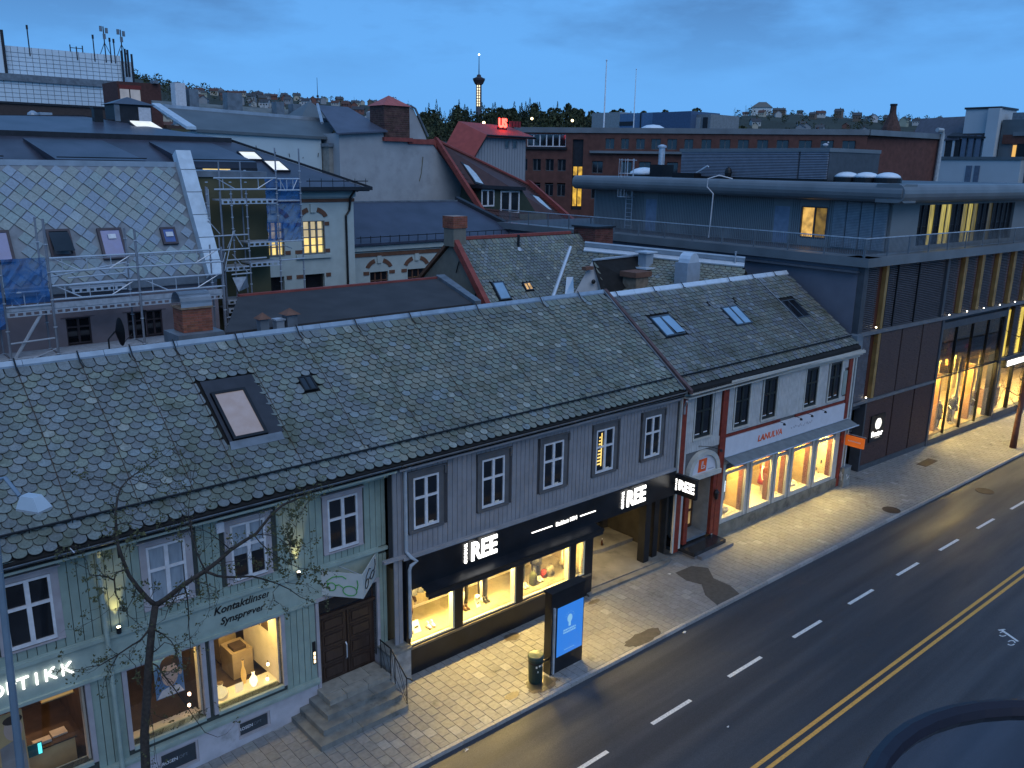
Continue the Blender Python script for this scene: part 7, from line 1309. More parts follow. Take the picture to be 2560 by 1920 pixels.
def arch(fr, cx, cz, r, parent, key=.16):
    for a0, a1 in ((20, 70), (110, 160)):
        P = [(cx + r * math.cos(math.radians(a)), cz + r * .7 * math.sin(math.radians(a))) for a in range(a0, a1 + 1, 10)] + [(cx + (r + .27) * math.cos(math.radians(a)), cz + (r + .27) * .78 * math.sin(math.radians(a))) for a in range(a1, a0 - 1, -10)]
        for k in range(5): MB().prism(fr, [P[k], P[k + 1], P[-2 - k], P[-1 - k]], 0, .05).build('arch_bricks', M_BRB, parent)
    MB().box(fr, cx - key, cx + key, 0, .10, cz + r * .62, cz + r * .62 + .5).build('keystone', M_SCHW, parent)
arch(SF, 25.1, 12.65, .78, sc_); arch(SF, 22.6, 12.65, .78, sc_)
for a, b in ((24.45, 25.75), (22.0, 23.1)): MB().box(SF, a, b, -.3, -.25, 8.4, 9.5).build('dark_window', G_DARK, sc_)
for x in (24.1, 25.95, 21.6, 23.35):
    for z in (12.35, 10.75, 9.3): MB().box(SF, x - .22 + (.12 if x in (25.95, 23.35) else 0), x + .22, 0, .04, z, z + .22).build('brick_block', M_BRB, sc_)
q = MB(); q.box(SF, 18.4, 28.0, 0, .12, 14.0, 14.3); q.box(SF, 18.4, 28.1, 0, .30, 14.3, 14.42); q.box(SF, 23.9, 26.2, 0, .14, 10.45, 10.68); q.build('cornice', M_SCHW, sc_); MB().box(SF, 18.4, 27.95, 0, .06, 13.72, 13.92).build('brick_band', M_BRB, sc_)
q = MB(); Q(q, [(-8, 45.4, 14.50), (28.7, 45.4, 14.50), (22.8, 52, 17.2), (-8, 52, 17.2)]); Q(q, [(28.7, 45.4, 14.50), (28.7, 58.6, 14.50), (22.8, 52.4, 17.2)]); q.build('roof', M_DKR, sc_)
q = MB(); Q(q, [(-8, 52, 17.3), (22.9, 52, 17.3), (21.5, 58, 17.9), (16.5, 59, 18.55), (11, 59, 18.3), (-8, 58, 17.5)]); q.build('upper_roof', M_DKR, sc_)
q = MB(); q.bx(-8, 22.95, 51.7, 52.05, 17.08, 17.36); q.bx(-8, 28.8, 45.2, 45.5, 14.42, 14.62); q.build('roof_edge', M_DKE, sc_)
q = MB(); Q(q, [(21.6, 57.8, 17.95), (16.6, 58.9, 18.6), (16.6, 59.3, 18.6), (21.6, 58.2, 17.95)], (0, 0, -.3)); Q(q, [(16.6, 58.9, 18.6), (11, 59, 18.35), (5, 58, 17.8), (5, 58.4, 17.8), (11, 59.4, 18.35)], (0, 0, -.3)); Q(q, [(23.0, 52, 17.3), (28.9, 45.4, 14.62), (29.1, 45.8, 14.62), (23.2, 52.3, 17.3)], (0, 0, -.15)); q.build('ridge_cap', M_DKE, sc_)
for a, b in ((11.9, 16.2), (18.3, 22.4), (5.2, 9.6)):
    q = MB(); q.hexa([(a, 47.3, 15.0), (b, 47.3, 15.0), (b, 51, 15.4), (a, 51, 15.4), (a, 47.3, 15.95), (b, 47.3, 15.95), (b - .9, 51.2, 17.0), (a - .5, 51.2, 17.0)]); d_ = q.build('dormer', M_DKR, sc_); MB().bx(a, b, 47.24, 47.30, 15.2, 15.62).build('dormer_face', M_DKE, d_)
    MB().tube([(a, 47.1, 16.05), (b, 47.1, 16.05)], .03, 5).build('snow_rail', M_BLACK, d_)
MB().bx(19.2, 20.75, 47.18, 47.22, 15.28, 15.56).build('lit_strip_window', M_LITW, sc_)
SR = Sl(52, 17.2, .409)
skylight(sc_, SR, 22.55, 23.7, 1.9, 3.15, M_DKE, glow('skylight_lit', (.85, .93, 1.0), 1.0, .15), .07, .12); skylight(sc_, SR, 23.55, 24.65, 3.25, 4.75, M_DKE, glow('skylight_lit', (.85, .93, 1.0), 1.0, .15), .07, .12)
q = MB(); q.slab([(18.9, 55.4, 17.75), (20.3, 55.2, 17.75), (19.85, 56.4, 18.30), (18.6, 56.4, 18.30)], (0, 0, -.05)); q.build('lit_skylight', glow('skylight_lit', (.85, .93, 1.0), 1.0), sc_); q = MB(); q.slab([(18.78, 55.3, 17.68), (20.45, 55.1, 17.68), (19.95, 56.5, 18.28), (18.5, 56.5, 18.28)], (0, 0, -.1)); q.build('skylight_frame', M_DKE, sc_)
MB().tube([(24.4, 45.25, 14.95), (28.5, 45.25, 14.95)], .03, 5).build('snow_rail', M_BLACK, sc_)
for k in range(6): MB().tube([(24.6 + .75 * k, 45.25, 14.6), (24.6 + .75 * k, 45.25, 15.1)], .02, 4).build('rail_post', M_BLACK, sc_)
MB().tube([(27.6, 45.3, 14.4), (27.6, 45.8, 14.0), (27.55, 45.9, 13.2), (27.3, 45.9, 12.9), (27.3, 45.9, 6)], .07, 6).build('downpipe', M_BLACK, sc_)
sh = thing('roof_cabin', 'small hip roofed cabin with white side panel on top of the dark school roof', 'roof cabin', (19, 58, 18)); MB().bx(18.3, 20.6, 58.2, 60, 17.6, 19.35).build('body', M_DKE, sh); MB().bx(19.75, 20.5, 58.1, 58.2, 18.3, 19.2).build('panel', M_WHITE, sh); MB().bx(18.3, 18.6, 58.1, 58.2, 18.3, 19.3).build('side_panel', M_ZINCD, sh)
q = MB(); q.add([(18.1, 58, 19.35), (20.8, 58, 19.35), (20.8, 60.2, 19.35), (18.1, 60.2, 19.35), (19.45, 59.1, 19.85)], [(0, 1, 4), (1, 2, 4), (2, 3, 4), (3, 0, 4), (3, 2, 1, 0)]); q.build('roof', M_DKR, sh)
t = thing('roof_flue', 'stubby black flue left of the cabin on the dark school roof', 'flue', (17, 57, 18.2)); MB().bx(16.75, 17.25, 57, 57.5, 18.0, 18.95).build('shaft', M_BLACK, t); MB().bx(16.7, 17.3, 56.95, 57.55, 18.95, 19.02).build('lid', M_BLACK, t)
# school side wing with blue black roof
sw = thing('school_wing', 'low white school wing with blue black roof, snow guard and brick arches', 'building', (36, 50, 0)); WF = Fr(0, 49, 1, 0, 0, -1)
q = MB(); pierced(q, WF, 28, 44, 0, 10.6, -.5, 0, [(30.85, 32.3, 7.4, 8.9), (33.9, 35.4, 7.4, 8.9)]); q.build('wall', M_SCHW, sw); MB().bx(29.35, 43, 49.5, 53, 0, 10.5).build('core', M_SCHW, sw)
for a, b in ((30.85, 32.3), (33.9, 35.4)):
    window(WF, sw, a, b, 7.4, 8.9, M_BRB, G_DARK, -.2, rows=2, cols=3, ft=.06); arch(WF, (a + b) / 2, 8.95, .85, sw)
    for x in (a - .3, b + .3): MB().box(WF, x - .22, x + .22, 0, .04, 8.72, 8.95).build('brick_block', M_BRB, sw)
q = MB(); q.box(WF, 29.3, 43, 0, .2, 10.35, 10.8); q.build('cornice', M_SCHW, sw); MB().box(WF, 29.4, 43, 0, .06, 9.95, 10.2).build('brick_band', M_BRB, sw)
q = MB(); Q(q, [(29.3, 48.6, 10.85), (44.3, 48.6, 10.95), (41.5, 53.2, 13.3), (31.2, 53.2, 13.35)]); q.build('roof', mat('blue_black_roof', (.045, .055, .085), .4, var=.2, scale=.7), sw); q = MB(); Q(q, [(44.2, 48.4, 11.15), (44.6, 48.4, 11.15), (41.8, 53.3, 13.6), (41.4, 53.3, 13.6)], (0, 0, -.4)); q.build('verge', M_DKE, sw); q = MB(); Q(q, [(31.2, 53.1, 13.40), (41.5, 53.1, 13.35), (41.5, 53.4, 13.35), (31.2, 53.4, 13.40)], (0, 0, -.1)); q.build('ridge', M_ZINCD, sw)
MB().tube([(29.6, 48.55, 11.25), (43.9, 48.55, 11.35)], .03, 5).build('snow_rail', M_BLACK, sw)
for k in range(19): MB().tube([(29.9 + .76 * k, 48.5, 10.9), (29.9 + .76 * k, 48.5, 11.35)], .03, 4).build('rail_post', M_BLACK, sw)
# dark lean-to roof
ln = thing('yard_shed', 'flat dark roofed outbuilding with zinc verge between the slate ridge and the school', 'building', (19, 31, 0)); q = MB(); Q(q, [(12.0, 28.6, 10.15), (23.2, 28.6, 10.15), (24.9, 33.2, 10.65), (14.6, 33.2, 10.65)], (0, 0, -.25)); q.build('roof', mat('tar_roof', (.045, .045, .048), .8, var=.2, scale=1), ln); q = MB(); Q(q, [(23.15, 28.4, 10.28), (23.5, 28.4, 10.28), (25.2, 33.3, 10.80), (24.7, 33.3, 10.80)], (0, 0, -.3)); q.build('verge', M_ZINCD, ln); q = MB(); Q(q, [(14.6, 33.1, 10.72), (24.9, 33.1, 10.72), (24.9, 33.3, 10.72), (14.6, 33.3, 10.72)], (0, 0, -.2)); q.build('edge_board', M_REDC, ln); MB().bx(15, 23, 29.5, 33, 0, 9.8).build('wall', M_OLV, ln)
# --- round tailed slate house with gable and chimneys
fh = thing('slate_house', 'old house with grey gable, red coping and small round tailed slates behind the ridge', 'house', (31, 34, 0)); RF = Sl(34.4, 12.35, 1.15)
q = MB(); q.add([(26.6, 31.0, 0), (26.6, 37.8, 0), (26.6, 37.8, 9.5), (26.6, 34.4, 12.2), (26.6, 31.0, 8.4)], [(0, 4, 3, 2, 1)]); q.build('gable', mat('grey_olive_render', (.17, .165, .14), .85, var=.12), fh)
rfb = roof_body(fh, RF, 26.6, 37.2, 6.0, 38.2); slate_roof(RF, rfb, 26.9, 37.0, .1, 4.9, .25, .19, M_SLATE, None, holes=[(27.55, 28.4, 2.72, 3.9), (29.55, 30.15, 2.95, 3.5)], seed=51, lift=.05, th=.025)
q = MB(); q.hexa([RF.p(26.45, 6, -.1), RF.p(26.75, 6, -.1), RF.p(26.75, 0, -.1), RF.p(26.45, 0, -.1), RF.p(26.45, 6, .22), RF.p(26.75, 6, .22), RF.p(26.75, 0, .22), RF.p(26.45, 0, .22)]); q.build('coping', M_REDC, fh); q = MB(); Q(q, [(26.45, 34.4, 12.5), (26.75, 34.4, 12.5), (26.75, 38.0, 9.6), (26.45, 38.0, 9.6)], (0, 0, -.2)); q.build('coping', M_BRB, fh); MB().bx(26.7, 35, 34.3, 34.55, 12.3, 12.45).build('ridge', M_REDC, fh)
for y, z, a in ((33.9, 11.0, .3), (32.4, 9.9, -.3)): MB().tube([(26.5, y - .12, z + .3), (26.5, y + .12, z - .3)], .03, 5).build('wall_tie', M_BLACK, fh)
skylight(fh, RF, 27.6, 28.35, 2.78, 3.85, M_SKF, G_SKY, .06, .1); skylight(fh, RF, 29.6, 30.1, 3.0, 3.45, M_SKF, glow('amber_skylight', (1, .6, .2), .8, .5, 6), .04, .08, 2)
t = thing('chimney', 'narrow brick topped chimney on the peak of the grey gable', 'chimney', (26.6, 34.6, 12)); MB().bx(26.4, 27.2, 34.1, 34.9, 12.0, 12.9).build('shaft', MATS['grey_olive_render'], t); brick_stack(t, 26.35, 27.25, 34.05, 34.95, 12.9, 13.5, .10, .28, M_BRK)
t = thing('chimney', 'broad dark red brick chimney at the right end of the small slate roof', 'chimney', (36, 34, 11)); brick_stack(t, 35.7, 37.2, 33.1, 34.8, 10.8, 12.65, .10, .30, mat('dark_red_brick', (.13, .045, .035), .8, var=.25, tint=True)); MB().bx(35.6, 37.3, 33.0, 34.9, 12.65, 12.75).build('cap', M_DKE, t)
t = thing('flue', 'black vent pipe with zinc foot near the top of the small slate roof', 'flue', (30.5, 34, 11.8)); MB().lathe((30.6, 33.9, 11.7), [(.07, 0), (.07, .75)], 8).build('pipe', M_BLACK, t); MB().lathe((30.6, 33.9, 11.62), [(.25, 0), (.09, .18)], 8).build('foot', M_ZINC, t)
# diagonal wing
dw = thing('slate_wing', 'slate roofed wing with bright zinc ridge running away behind the white house', 'house', (36, 30, 0)); RD = SlG((34.3, 33.8, 11.55), (39.6, 25.9, 11.0), (31.3, 31.8, 9.35))
q = MB(); L_ = 9.6; Q(q, [RD.p(-.2, 0, -.05), RD.p(L_, 0, -.05), RD.p(L_, 5.5, -.05), RD.p(-.2, 6.5, -.05)], (0, 0, -.2)); Q(q, [RD.p(-.2, 0, -.05), RD.p(L_, 0, -.05), (44, 27, 8), (40, 36, 8)], (0, 0, -.2)); rdb = q.build('roof', M_DECK, dw)
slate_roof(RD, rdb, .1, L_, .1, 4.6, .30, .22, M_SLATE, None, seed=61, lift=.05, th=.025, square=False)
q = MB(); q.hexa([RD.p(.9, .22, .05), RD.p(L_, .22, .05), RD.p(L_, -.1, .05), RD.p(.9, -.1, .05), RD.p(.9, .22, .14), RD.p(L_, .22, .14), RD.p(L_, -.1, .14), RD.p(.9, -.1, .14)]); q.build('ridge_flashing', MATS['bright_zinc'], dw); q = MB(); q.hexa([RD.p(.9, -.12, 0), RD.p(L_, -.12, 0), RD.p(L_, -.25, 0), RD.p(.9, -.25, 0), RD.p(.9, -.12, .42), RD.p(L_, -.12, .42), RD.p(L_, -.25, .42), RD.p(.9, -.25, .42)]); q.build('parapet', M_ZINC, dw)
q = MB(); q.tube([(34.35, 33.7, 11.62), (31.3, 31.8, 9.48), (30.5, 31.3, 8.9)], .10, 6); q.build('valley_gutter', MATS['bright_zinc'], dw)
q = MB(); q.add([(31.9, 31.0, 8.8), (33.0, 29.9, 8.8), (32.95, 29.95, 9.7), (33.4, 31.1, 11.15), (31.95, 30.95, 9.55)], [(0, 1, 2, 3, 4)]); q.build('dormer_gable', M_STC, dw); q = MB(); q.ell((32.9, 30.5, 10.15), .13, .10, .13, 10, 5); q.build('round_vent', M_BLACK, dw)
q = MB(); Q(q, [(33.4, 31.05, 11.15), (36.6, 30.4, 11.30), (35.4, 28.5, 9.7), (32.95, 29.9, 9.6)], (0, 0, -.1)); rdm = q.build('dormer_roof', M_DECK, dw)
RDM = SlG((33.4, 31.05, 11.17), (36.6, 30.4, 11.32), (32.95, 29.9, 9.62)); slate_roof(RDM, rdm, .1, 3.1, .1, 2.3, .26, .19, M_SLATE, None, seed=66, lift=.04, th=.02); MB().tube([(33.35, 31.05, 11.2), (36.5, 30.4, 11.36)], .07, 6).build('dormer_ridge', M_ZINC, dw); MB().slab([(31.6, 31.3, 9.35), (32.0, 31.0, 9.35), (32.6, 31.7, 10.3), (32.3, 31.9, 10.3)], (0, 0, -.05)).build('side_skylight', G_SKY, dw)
MB().bx(32.5, 33.1, 30.7, 31.0, 10.75, 10.92).build('finial', M_CAPS, dw)
t = thing('chimney', 'squat chimney with crumbling brown cap on the diagonal slate wing', 'chimney', (34.8, 29.3, 9)); MB().bx(34.2, 35.2, 28.7, 29.6, 8.6, 10.45).build('shaft', mat('two_tone_shaft', (.20, .16, .12), .8, var=.4), t); MB().bx(34.05, 35.35, 28.6, 29.7, 10.45, 10.72).build('cap', M_CAPS, t)
t = thing('vent_duct', 'tall grey sheet metal duct with rounded hood behind the white house ridge', 'duct', (36.8, 27.4, 9)); MB().bx(36.1, 37.2, 26.9, 27.7, 8.4, 11.25).build('shaft', mat('duct_zinc', (.34, .40, .47), .45, metal=.2, var=.1), t); n = 8; q = MB(); vs = []
for y in (26.9, 27.6): vs += [(36.65 - .42 * math.cos(math.pi * k / n), y, 11.25 + .50 * math.sin(math.pi * k / n)) for k in range(n + 1)]
q.add(vs, [(k, k + 1, k + n + 2, k + n + 1) for k in range(n)] + [tuple(range(n + 1)), tuple(range(2 * n + 1, n, -1))]); q.build('hood', MATS['bright_zinc'], t)
t = thing('vent_box', 'small square zinc roof vent with flared lid left of the tall duct', 'vent', (36.2, 29.7, 10.4)); MB().bx(35.9, 36.5, 29.5, 30.05, 10.4, 11.55).build('box', M_ZINC, t); MB().bx(35.75, 36.65, 29.35, 30.2, 11.55, 11.63).build('lid', MATS['bright_zinc'], t); MB().bx(35.6, 36.8, 29.2, 30.2, 10.72, 10.80).build('flange', MATS['bright_zinc'], t)
t = thing('roof_post', 'thin metal post at the right end of the zinc parapet', 'post', (39.4, 26.3, 11)); MB().tube([(39.3, 26.2, 10.9), (39.3, 26.2, 11.7)], .04, 5).build('stem', M_GALV, t); MB().lathe((39.3, 26.2, 11.7), [(.06, 0), (.06, .05)], 6).build('knob', M_GALV, t)
# ------------------------------------------------------------------ further back
def wallbox(name, label, cat, x0, x1, y0, y1, z1, m, top=None, z0=0):
    t = thing(name, label, cat, ((x0 + x1) / 2, y0, z0)); MB().bx(x0, x1, y0, y1, z0, z1).build('wall', m, t)
    if top: MB().bx(x0 - .15, x1 + .15, y0 - .15, y1 + .15, z1, z1 + .25).build('coping', top, t)
    return t
# white gable with brick stack
gw = thing('gabled_house', 'big pale stucco gable wall with red coping stepping down to the right', 'building', (41, 60, 0)); GF = Fr(0, 60, 1, 0, 0, -1)
MB().prism(GF, [(35.3, 0), (49.4, 0), (49.4, 12.2), (44.15, 17.75), (41.9, 17.75), (41.9, 18.3), (39.3, 18.5), (35.3, 18.2)], -8, 0).build('wall', M_STC, gw)
MB().prism(GF, [(44.05, 17.85), (49.3, 12.25), (49.65, 12.5), (44.35, 18.05)], -.6, .12).build('coping', M_REDC, gw); MB().prism(GF, [(41.7, 17.6), (44.3, 17.6), (44.3, 18.0), (41.7, 18.0)], -.5, .14).build('coping', M_REDC, gw)
MB().prism(Fr(0, 61.5, 1, 0, 0, -1), [(41.9, 15), (46, 15), (44.6, 18.3), (43.4, 20.45), (42.9, 20.65), (41.9, 20.3)], -5, 0).build('rear_gable', M_STC, gw); q = MB(); q.tube([(43.0, 61.4, 20.7), (43.5, 61.4, 20.5), (44.8, 61.4, 18.3)], .10, 5); q.build('rear_coping', M_ZINCD, gw)
q = MB(); Q(q, [(34.9, 59.6, 18.2), (39.5, 59.6, 18.55), (39.8, 66, 20.6), (36.9, 66, 20.6)], (0, 0, -.12)); q.build('roof', mat('slate_blue_sheet', (.075, .09, .13), .5, var=.2, scale=.6), gw); MB().tube([(35.0, 62, 19.0), (36.9, 66, 20.65)], .12, 5).build('hip', M_ZINC, gw)
MB().tube([(43.2, 59.96, 16.6), (43.1, 59.96, 15.8), (43.0, 59.96, 15.2), (42.8, 59.96, 14.6)], .03, 4).build('wall_crack', M_OLV, gw)
t = thing('chimney', 'massive weathered brick chimney with red pyramid cap on the pale stucco gable', 'chimney', (40.6, 60.5, 18)); BS = mat('sooty_brick', (.085, .045, .038), .85, var=.35, scale=3, tint=True, bump=.2)
brick_stack(t, 39.4, 41.85, 59.9, 62.0, 17.9, 20.5, .16, .42, BS); q = MB(); q.bx(39.25, 42.05, 59.7, 62.1, 17.75, 18.05); q.build('plinth', M_REDC, t); q = MB(); q.add([(39.25, 59.75, 20.5), (42.0, 59.75, 20.5), (42.0, 62.15, 20.5), (39.25, 62.15, 20.5), (40.6, 61, 21.35)], [(0, 1, 4), (1, 2, 4), (2, 3, 4), (3, 0, 4), (3, 2, 1, 0)]); q.build('cap', mat('red_sheet_cap', (.38, .10, .09), .6), t)
# long blue grey roof
lb = thing('long_building', 'long building with blue grey roof above a plain white wall', 'building', (30, 62, 0)); MB().bx(25.0, 34.85, 62, 70, 0, 18.0).build('wall', mat('cold_white_wall', (.46, .56, .60), .8, var=.05, scale=.6), lb)
q = MB(); Q(q, [(24.5, 61.8, 18.15), (35.6, 61.8, 17.95), (38.5, 66, 19.35), (24.5, 66, 19.75)], (0, 0, -.2)); q.build('roof', M_BLUR, lb); q = MB(); Q(q, [(24.3, 65.9, 19.95), (38.6, 65.9, 19.55), (38.6, 66.3, 19.55), (24.3, 66.3, 19.95)], (0, 0, -.3)); q.build('ridge', M_ZINC, lb); q = MB(); Q(q, [(24.1, 61.6, 18.3), (24.8, 61.6, 18.3), (24.0, 66, 20.0), (23.4, 66, 20.0)], (0, 0, -.2)); q.build('verge', MATS['pale_zinc_parapet'], lb)
r_ = random.Random(6)
for k in range(7): x = 26.5 + 1.2 * k + r_.random(); MB().tube([(x, 61.96, 16.0 + 1.5 * r_.random()), (x + .05, 61.96, 15.6 + 1.4 * r_.random())], .025, 4).build('wall_tie', M_BLACK, lb)
ns = wallbox('grey_townhouse', 'narrow beige grey house with a tall arched window between white wall and stucco gable', 'building', 34.95, 37.2, 61, 66, 17.2, mat('beige_grey_render', (.27, .27, .25), .8), M_ZINCD); window(Fr(0, 61, 1, 0, 0, -1), ns, 35.75, 36.25, 13.9, 15.9, M_WHITE, G_DARK, .0, rows=4, cols=2, ft=.05)
tt = thing('turret', 'bluish pyramid turret roof behind the long blue grey roof', 'turret', (37, 68, 17)); q = MB(); q.add([(35.8, 67, 19.4), (39.6, 67, 19.4), (39.6, 71, 19.4), (35.8, 71, 19.4), (37.8, 69, 21.1)], [(0, 1, 4), (1, 2, 4), (2, 3, 4), (3, 0, 4)]); q.build('roof', M_BLUR, tt); MB().bx(35.9, 39.5, 67.1, 70.9, 0, 19.4).build('wall', M_OLV, tt)
rb2 = wallbox('slate_roofed_block', 'flat row of old slate roof with stubby chimneys beyond the long blue grey roof', 'building', 28, 42, 76, 84, 18.6, M_OLV); q = MB(); Q(q, [(28, 75.6, 19.5), (43, 75.6, 19.2), (43, 79, 20.9), (28, 79, 21.0)], (0, 0, -.2)); q.build('roof', mat('far_slate', (.14, .155, .15), .6, var=.3, scale=1.5), rb2)
for x, w_, h in ((29.2, .9, 22.4), (30.4, .8, 22.0), (33.8, 1.4, 21.9), (38.5, .8, 21.4), (40.2, .8, 21.3)): MB().bx(x, x + w_, 76.5, 77.5, 19, h).build('chimney', M_ZINCD if x > 29.5 else M_WHITE, rb2)
# red gambrel house and neon letters
rh = thing('red_roofed_house', 'grey boarded attic storey with steep red tiled roof and two small windows', 'house', (60, 70, 0)); RT = Fr(0, 70, 1, 0, 0, -1)
MB().prism(RT, [(56.4, 0), (64.0, 0), (64.0, 18.85), (58.3, 18.95), (56.6, 16.8)], -4, 0).build('wall', mat('grey_board_far', (.27, .29, .32), .8, var=.1, scale=3, stretch=(6, 6, .2)), rh)
u = 56.7
while u < 64: MB().box(RT, u, u + .03, 0, .02, 12, 18.7 if u > 58.3 else 16.8 + (u - 56.7) * 1.25).build('cover_strip', M_ZINCD, rh); u += .38
q = MB(); Q(q, [(58.0, 69.4, 19.0), (64.9, 69.4, 18.95), (64.0, 73, 20.2), (57.2, 73, 20.4)], (0, 0, -.2)); q.build('upper_roof', M_RTL, rh); q = MB(); Q(q, [(58.0, 69.4, 19.0), (57.2, 73, 20.4), (54.6, 72.5, 17.2), (56.2, 69.4, 16.6)], (0, 0, -.25)); q.build('lower_roof', M_RTL, rh); MB().tube([(56.3, 69.5, 16.6), (58.1, 69.45, 18.95), (64.9, 69.4, 18.9)], .12, 5).build('barge_board', M_BLACK, rh)
for a in (61.0, 62.1): window(RT, rh, a, a + .55, 17.75, 18.6, M_ZINCD, G_DARK, .0, rows=1, cols=1, ft=.06)
ns = thing('neon_sign', 'glowing red neon letters US on the red roof ridge', 'sign', (62, 71, 20)); NEON = glow('neon_red', (1, .045, .03), 9); text(Fr(0, 71.4, 1, 0, 0, -1), 61.9, 0, 19.95, 1.25, 'US', NEON, ns, 'letter', .05, .05, sx=.8); MB().bx(61.3, 62.6, 71.5, 71.6, 19.6, 20.0).build('frame', M_BLACK, ns)
l = bpy.data.lights.new('neon_spill', 'POINT'); l.energy = 25; l.color = (1, .05, .03); l.shadow_soft_size = .4; o = bpy.data.objects.new('neon_spill', l); C.objects.link(o); o.location = (61.9, 70.9, 20.4)
n2 = thing('neon_sign', 'unlit dull red roof letters on struts right of the glowing ones', 'sign', (63.6, 71, 20)); DR = mat('unlit_red_letters', (.22, .02, .02), .5)
for k in range(4): x = 62.9 + .42 * k; q = MB(); q.box(Fr(0, 71.4, 1, 0, 0, -1), x, x + .30, -.1, .05, 20.0, 20.62); q.build('letter', DR, n2); MB().tube([(x + .1, 71.5, 19.5), (x + .2, 71.8, 20.3)], .03, 4).build('strut', M_ZINCD, n2)
# brown tile roof between red copings
bh = thing('tiled_house', 'brown tiled roof between red copings with skylights and a dark green balcony dormer', 'house', (50, 57, 0)); A, B_, Cc, D_ = (44.6, 60.2, 17.95), (55.4, 60.2, 14.25), (57.2, 55.8, 10.7), (46.6, 55.8, 11.6)
RH = SlG(A, B_, D_); 
def bil(u, v, h=0.0):
    A_, B2, C2, D2 = map(Vector, (A, B_, Cc, D_)); n_ = ((B2 - A_).cross(D2 - A_)).normalized(); n_ = n_ if n_.z > 0 else -n_
    return tuple(A_ * (1 - u) * (1 - v) + B2 * u * (1 - v) + C2 * u * v + D2 * (1 - u) * v + n_ * h)
q = MB(); q.slab([bil(0, 0), bil(0, 1), bil(1, 1), bil(1, 0)], (0, 0, -.3)); brf = q.build('roof', M_BRN, bh)
q = MB()
for r in range(17):
    v0, v1 = r / 17, (r + 1) / 17
    for c in range(34): u0, u1 = c / 34, (c + .9) / 34; q.hexa([bil(u0, v1, .02), bil(u1, v1, .02), bil(u1, v0, .0), bil(u0, v0, .0), bil(u0, v1, .10), bil(u1, v1, .10), bil(u1, v0, .04), bil(u0, v0, .04)])
q.build('tiles', M_BRN, brf, kind='stuff')
for u, v, nm in ((0, 0, 'l'),): q = MB(); q.hexa([bil(-.02, 1.0, 0), bil(.01, 1.0, 0), bil(.01, 0, 0), bil(-.02, 0, 0), bil(-.02, 1, .4), bil(.01, 1, .4), bil(.01, 0, .4), bil(-.02, 0, .4)]); q.build('coping', M_REDC, bh)
q = MB(); q.hexa([bil(.99, 1.05, 0), bil(1.03, 1.05, 0), bil(1.03, -.05, 0), bil(.99, -.05, 0), bil(.99, 1.05, .5), bil(1.03, 1.05, .5), bil(1.03, -.05, .5), bil(.99, -.05, .5)]); q.build('coping', M_REDC, bh); MB().tube([bil(0, 0, .1), bil(1, 0, .1)], .14, 6).build('ridge', M_REDC, bh)
for u0, u1, v0, v1 in ((.13, .24, .22, .52), (.33, .44, .32, .60), (.80, .90, .38, .72)):
    q = MB(); q.hexa([bil(u0, v1, .1), bil(u1, v1, .1), bil(u1, v0, .1), bil(u0, v0, .1), bil(u0, v1, .2), bil(u1, v1, .2), bil(u1, v0, .2), bil(u0, v0, .2)]); o = q.build('skylight', M_DKE, bh); e = .015; q = MB(); q.slab([bil(u0 + e, v0 + .03, .24), bil(u0 + e, v1 - .03, .24), bil(u1 - e, v1 - .03, .24), bil(u1 - e, v0 + .03, .24)], (0, 0, -.03)); q.build('pane', mat('bright_skylight', (.45, .55, .62), .08, spec=1), o)
DFR = Fr(0, 56.4, 1, 0, 0, -1); MB().prism(DFR, [(46.4, 11.4), (53.6, 11.2), (51.0, 14.2), (46.9, 14.35)], -3, 0).build('dormer', mat('dark_green_cheek', (.035, .05, .035), .7), bh); MB().prism(DFR, [(46.4, 14.1), (51.3, 13.9), (51.3, 14.2), (46.4, 14.4)], -2.5, .4).build('dormer_roof', M_DKE, bh)
window(DFR, bh, 46.6, 48.0, 12.6, 14.0, M_WHITE, G_DARK, .02, rows=1, cols=2, ft=.10); window(DFR, bh, 48.7, 50.9, 11.9, 13.9, M_WHITE, G_DARK, .02, rows=1, cols=2, ft=.14); q = MB(); q.box(DFR, 50.6, 53.8, .3, .5, 10.9, 11.9); q.build('balcony_front', mat('grey_balcony', (.14, .14, .12), .7), bh); q = MB(); q.box(DFR, 50.5, 53.9, .2, .6, 10.8, 11.0); q.build('balcony_edge', mat('beige_edge', (.34, .30, .25), .7), bh)
MB().bx(46, 58, 56.5, 64, 0, 10.4).build('wall', M_OLV, bh)
lw = wallbox('low_brown_roof_house', 'low brown roofed annex at the foot of the tiled roof', 'house', 52, 60, 48, 53, 8.6, M_OLV); q = MB(); Q(q, [(51, 47.6, 9.0), (58, 47.6, 8.8), (58.5, 51, 10.6), (53, 51, 10.7)], (0, 0, -.2)); q.build('roof', M_BRN, lw); MB().tube([(55.6, 47.6, 8.95), (57.6, 50.6, 10.6)], .15, 5).build('verge', M_ZINCD, lw); MB().tube([(51.2, 47.6, 9.1), (53.2, 51, 10.8)], .10, 5).build('verge', mat('peach_verge', (.45, .28, .20), .7), lw)
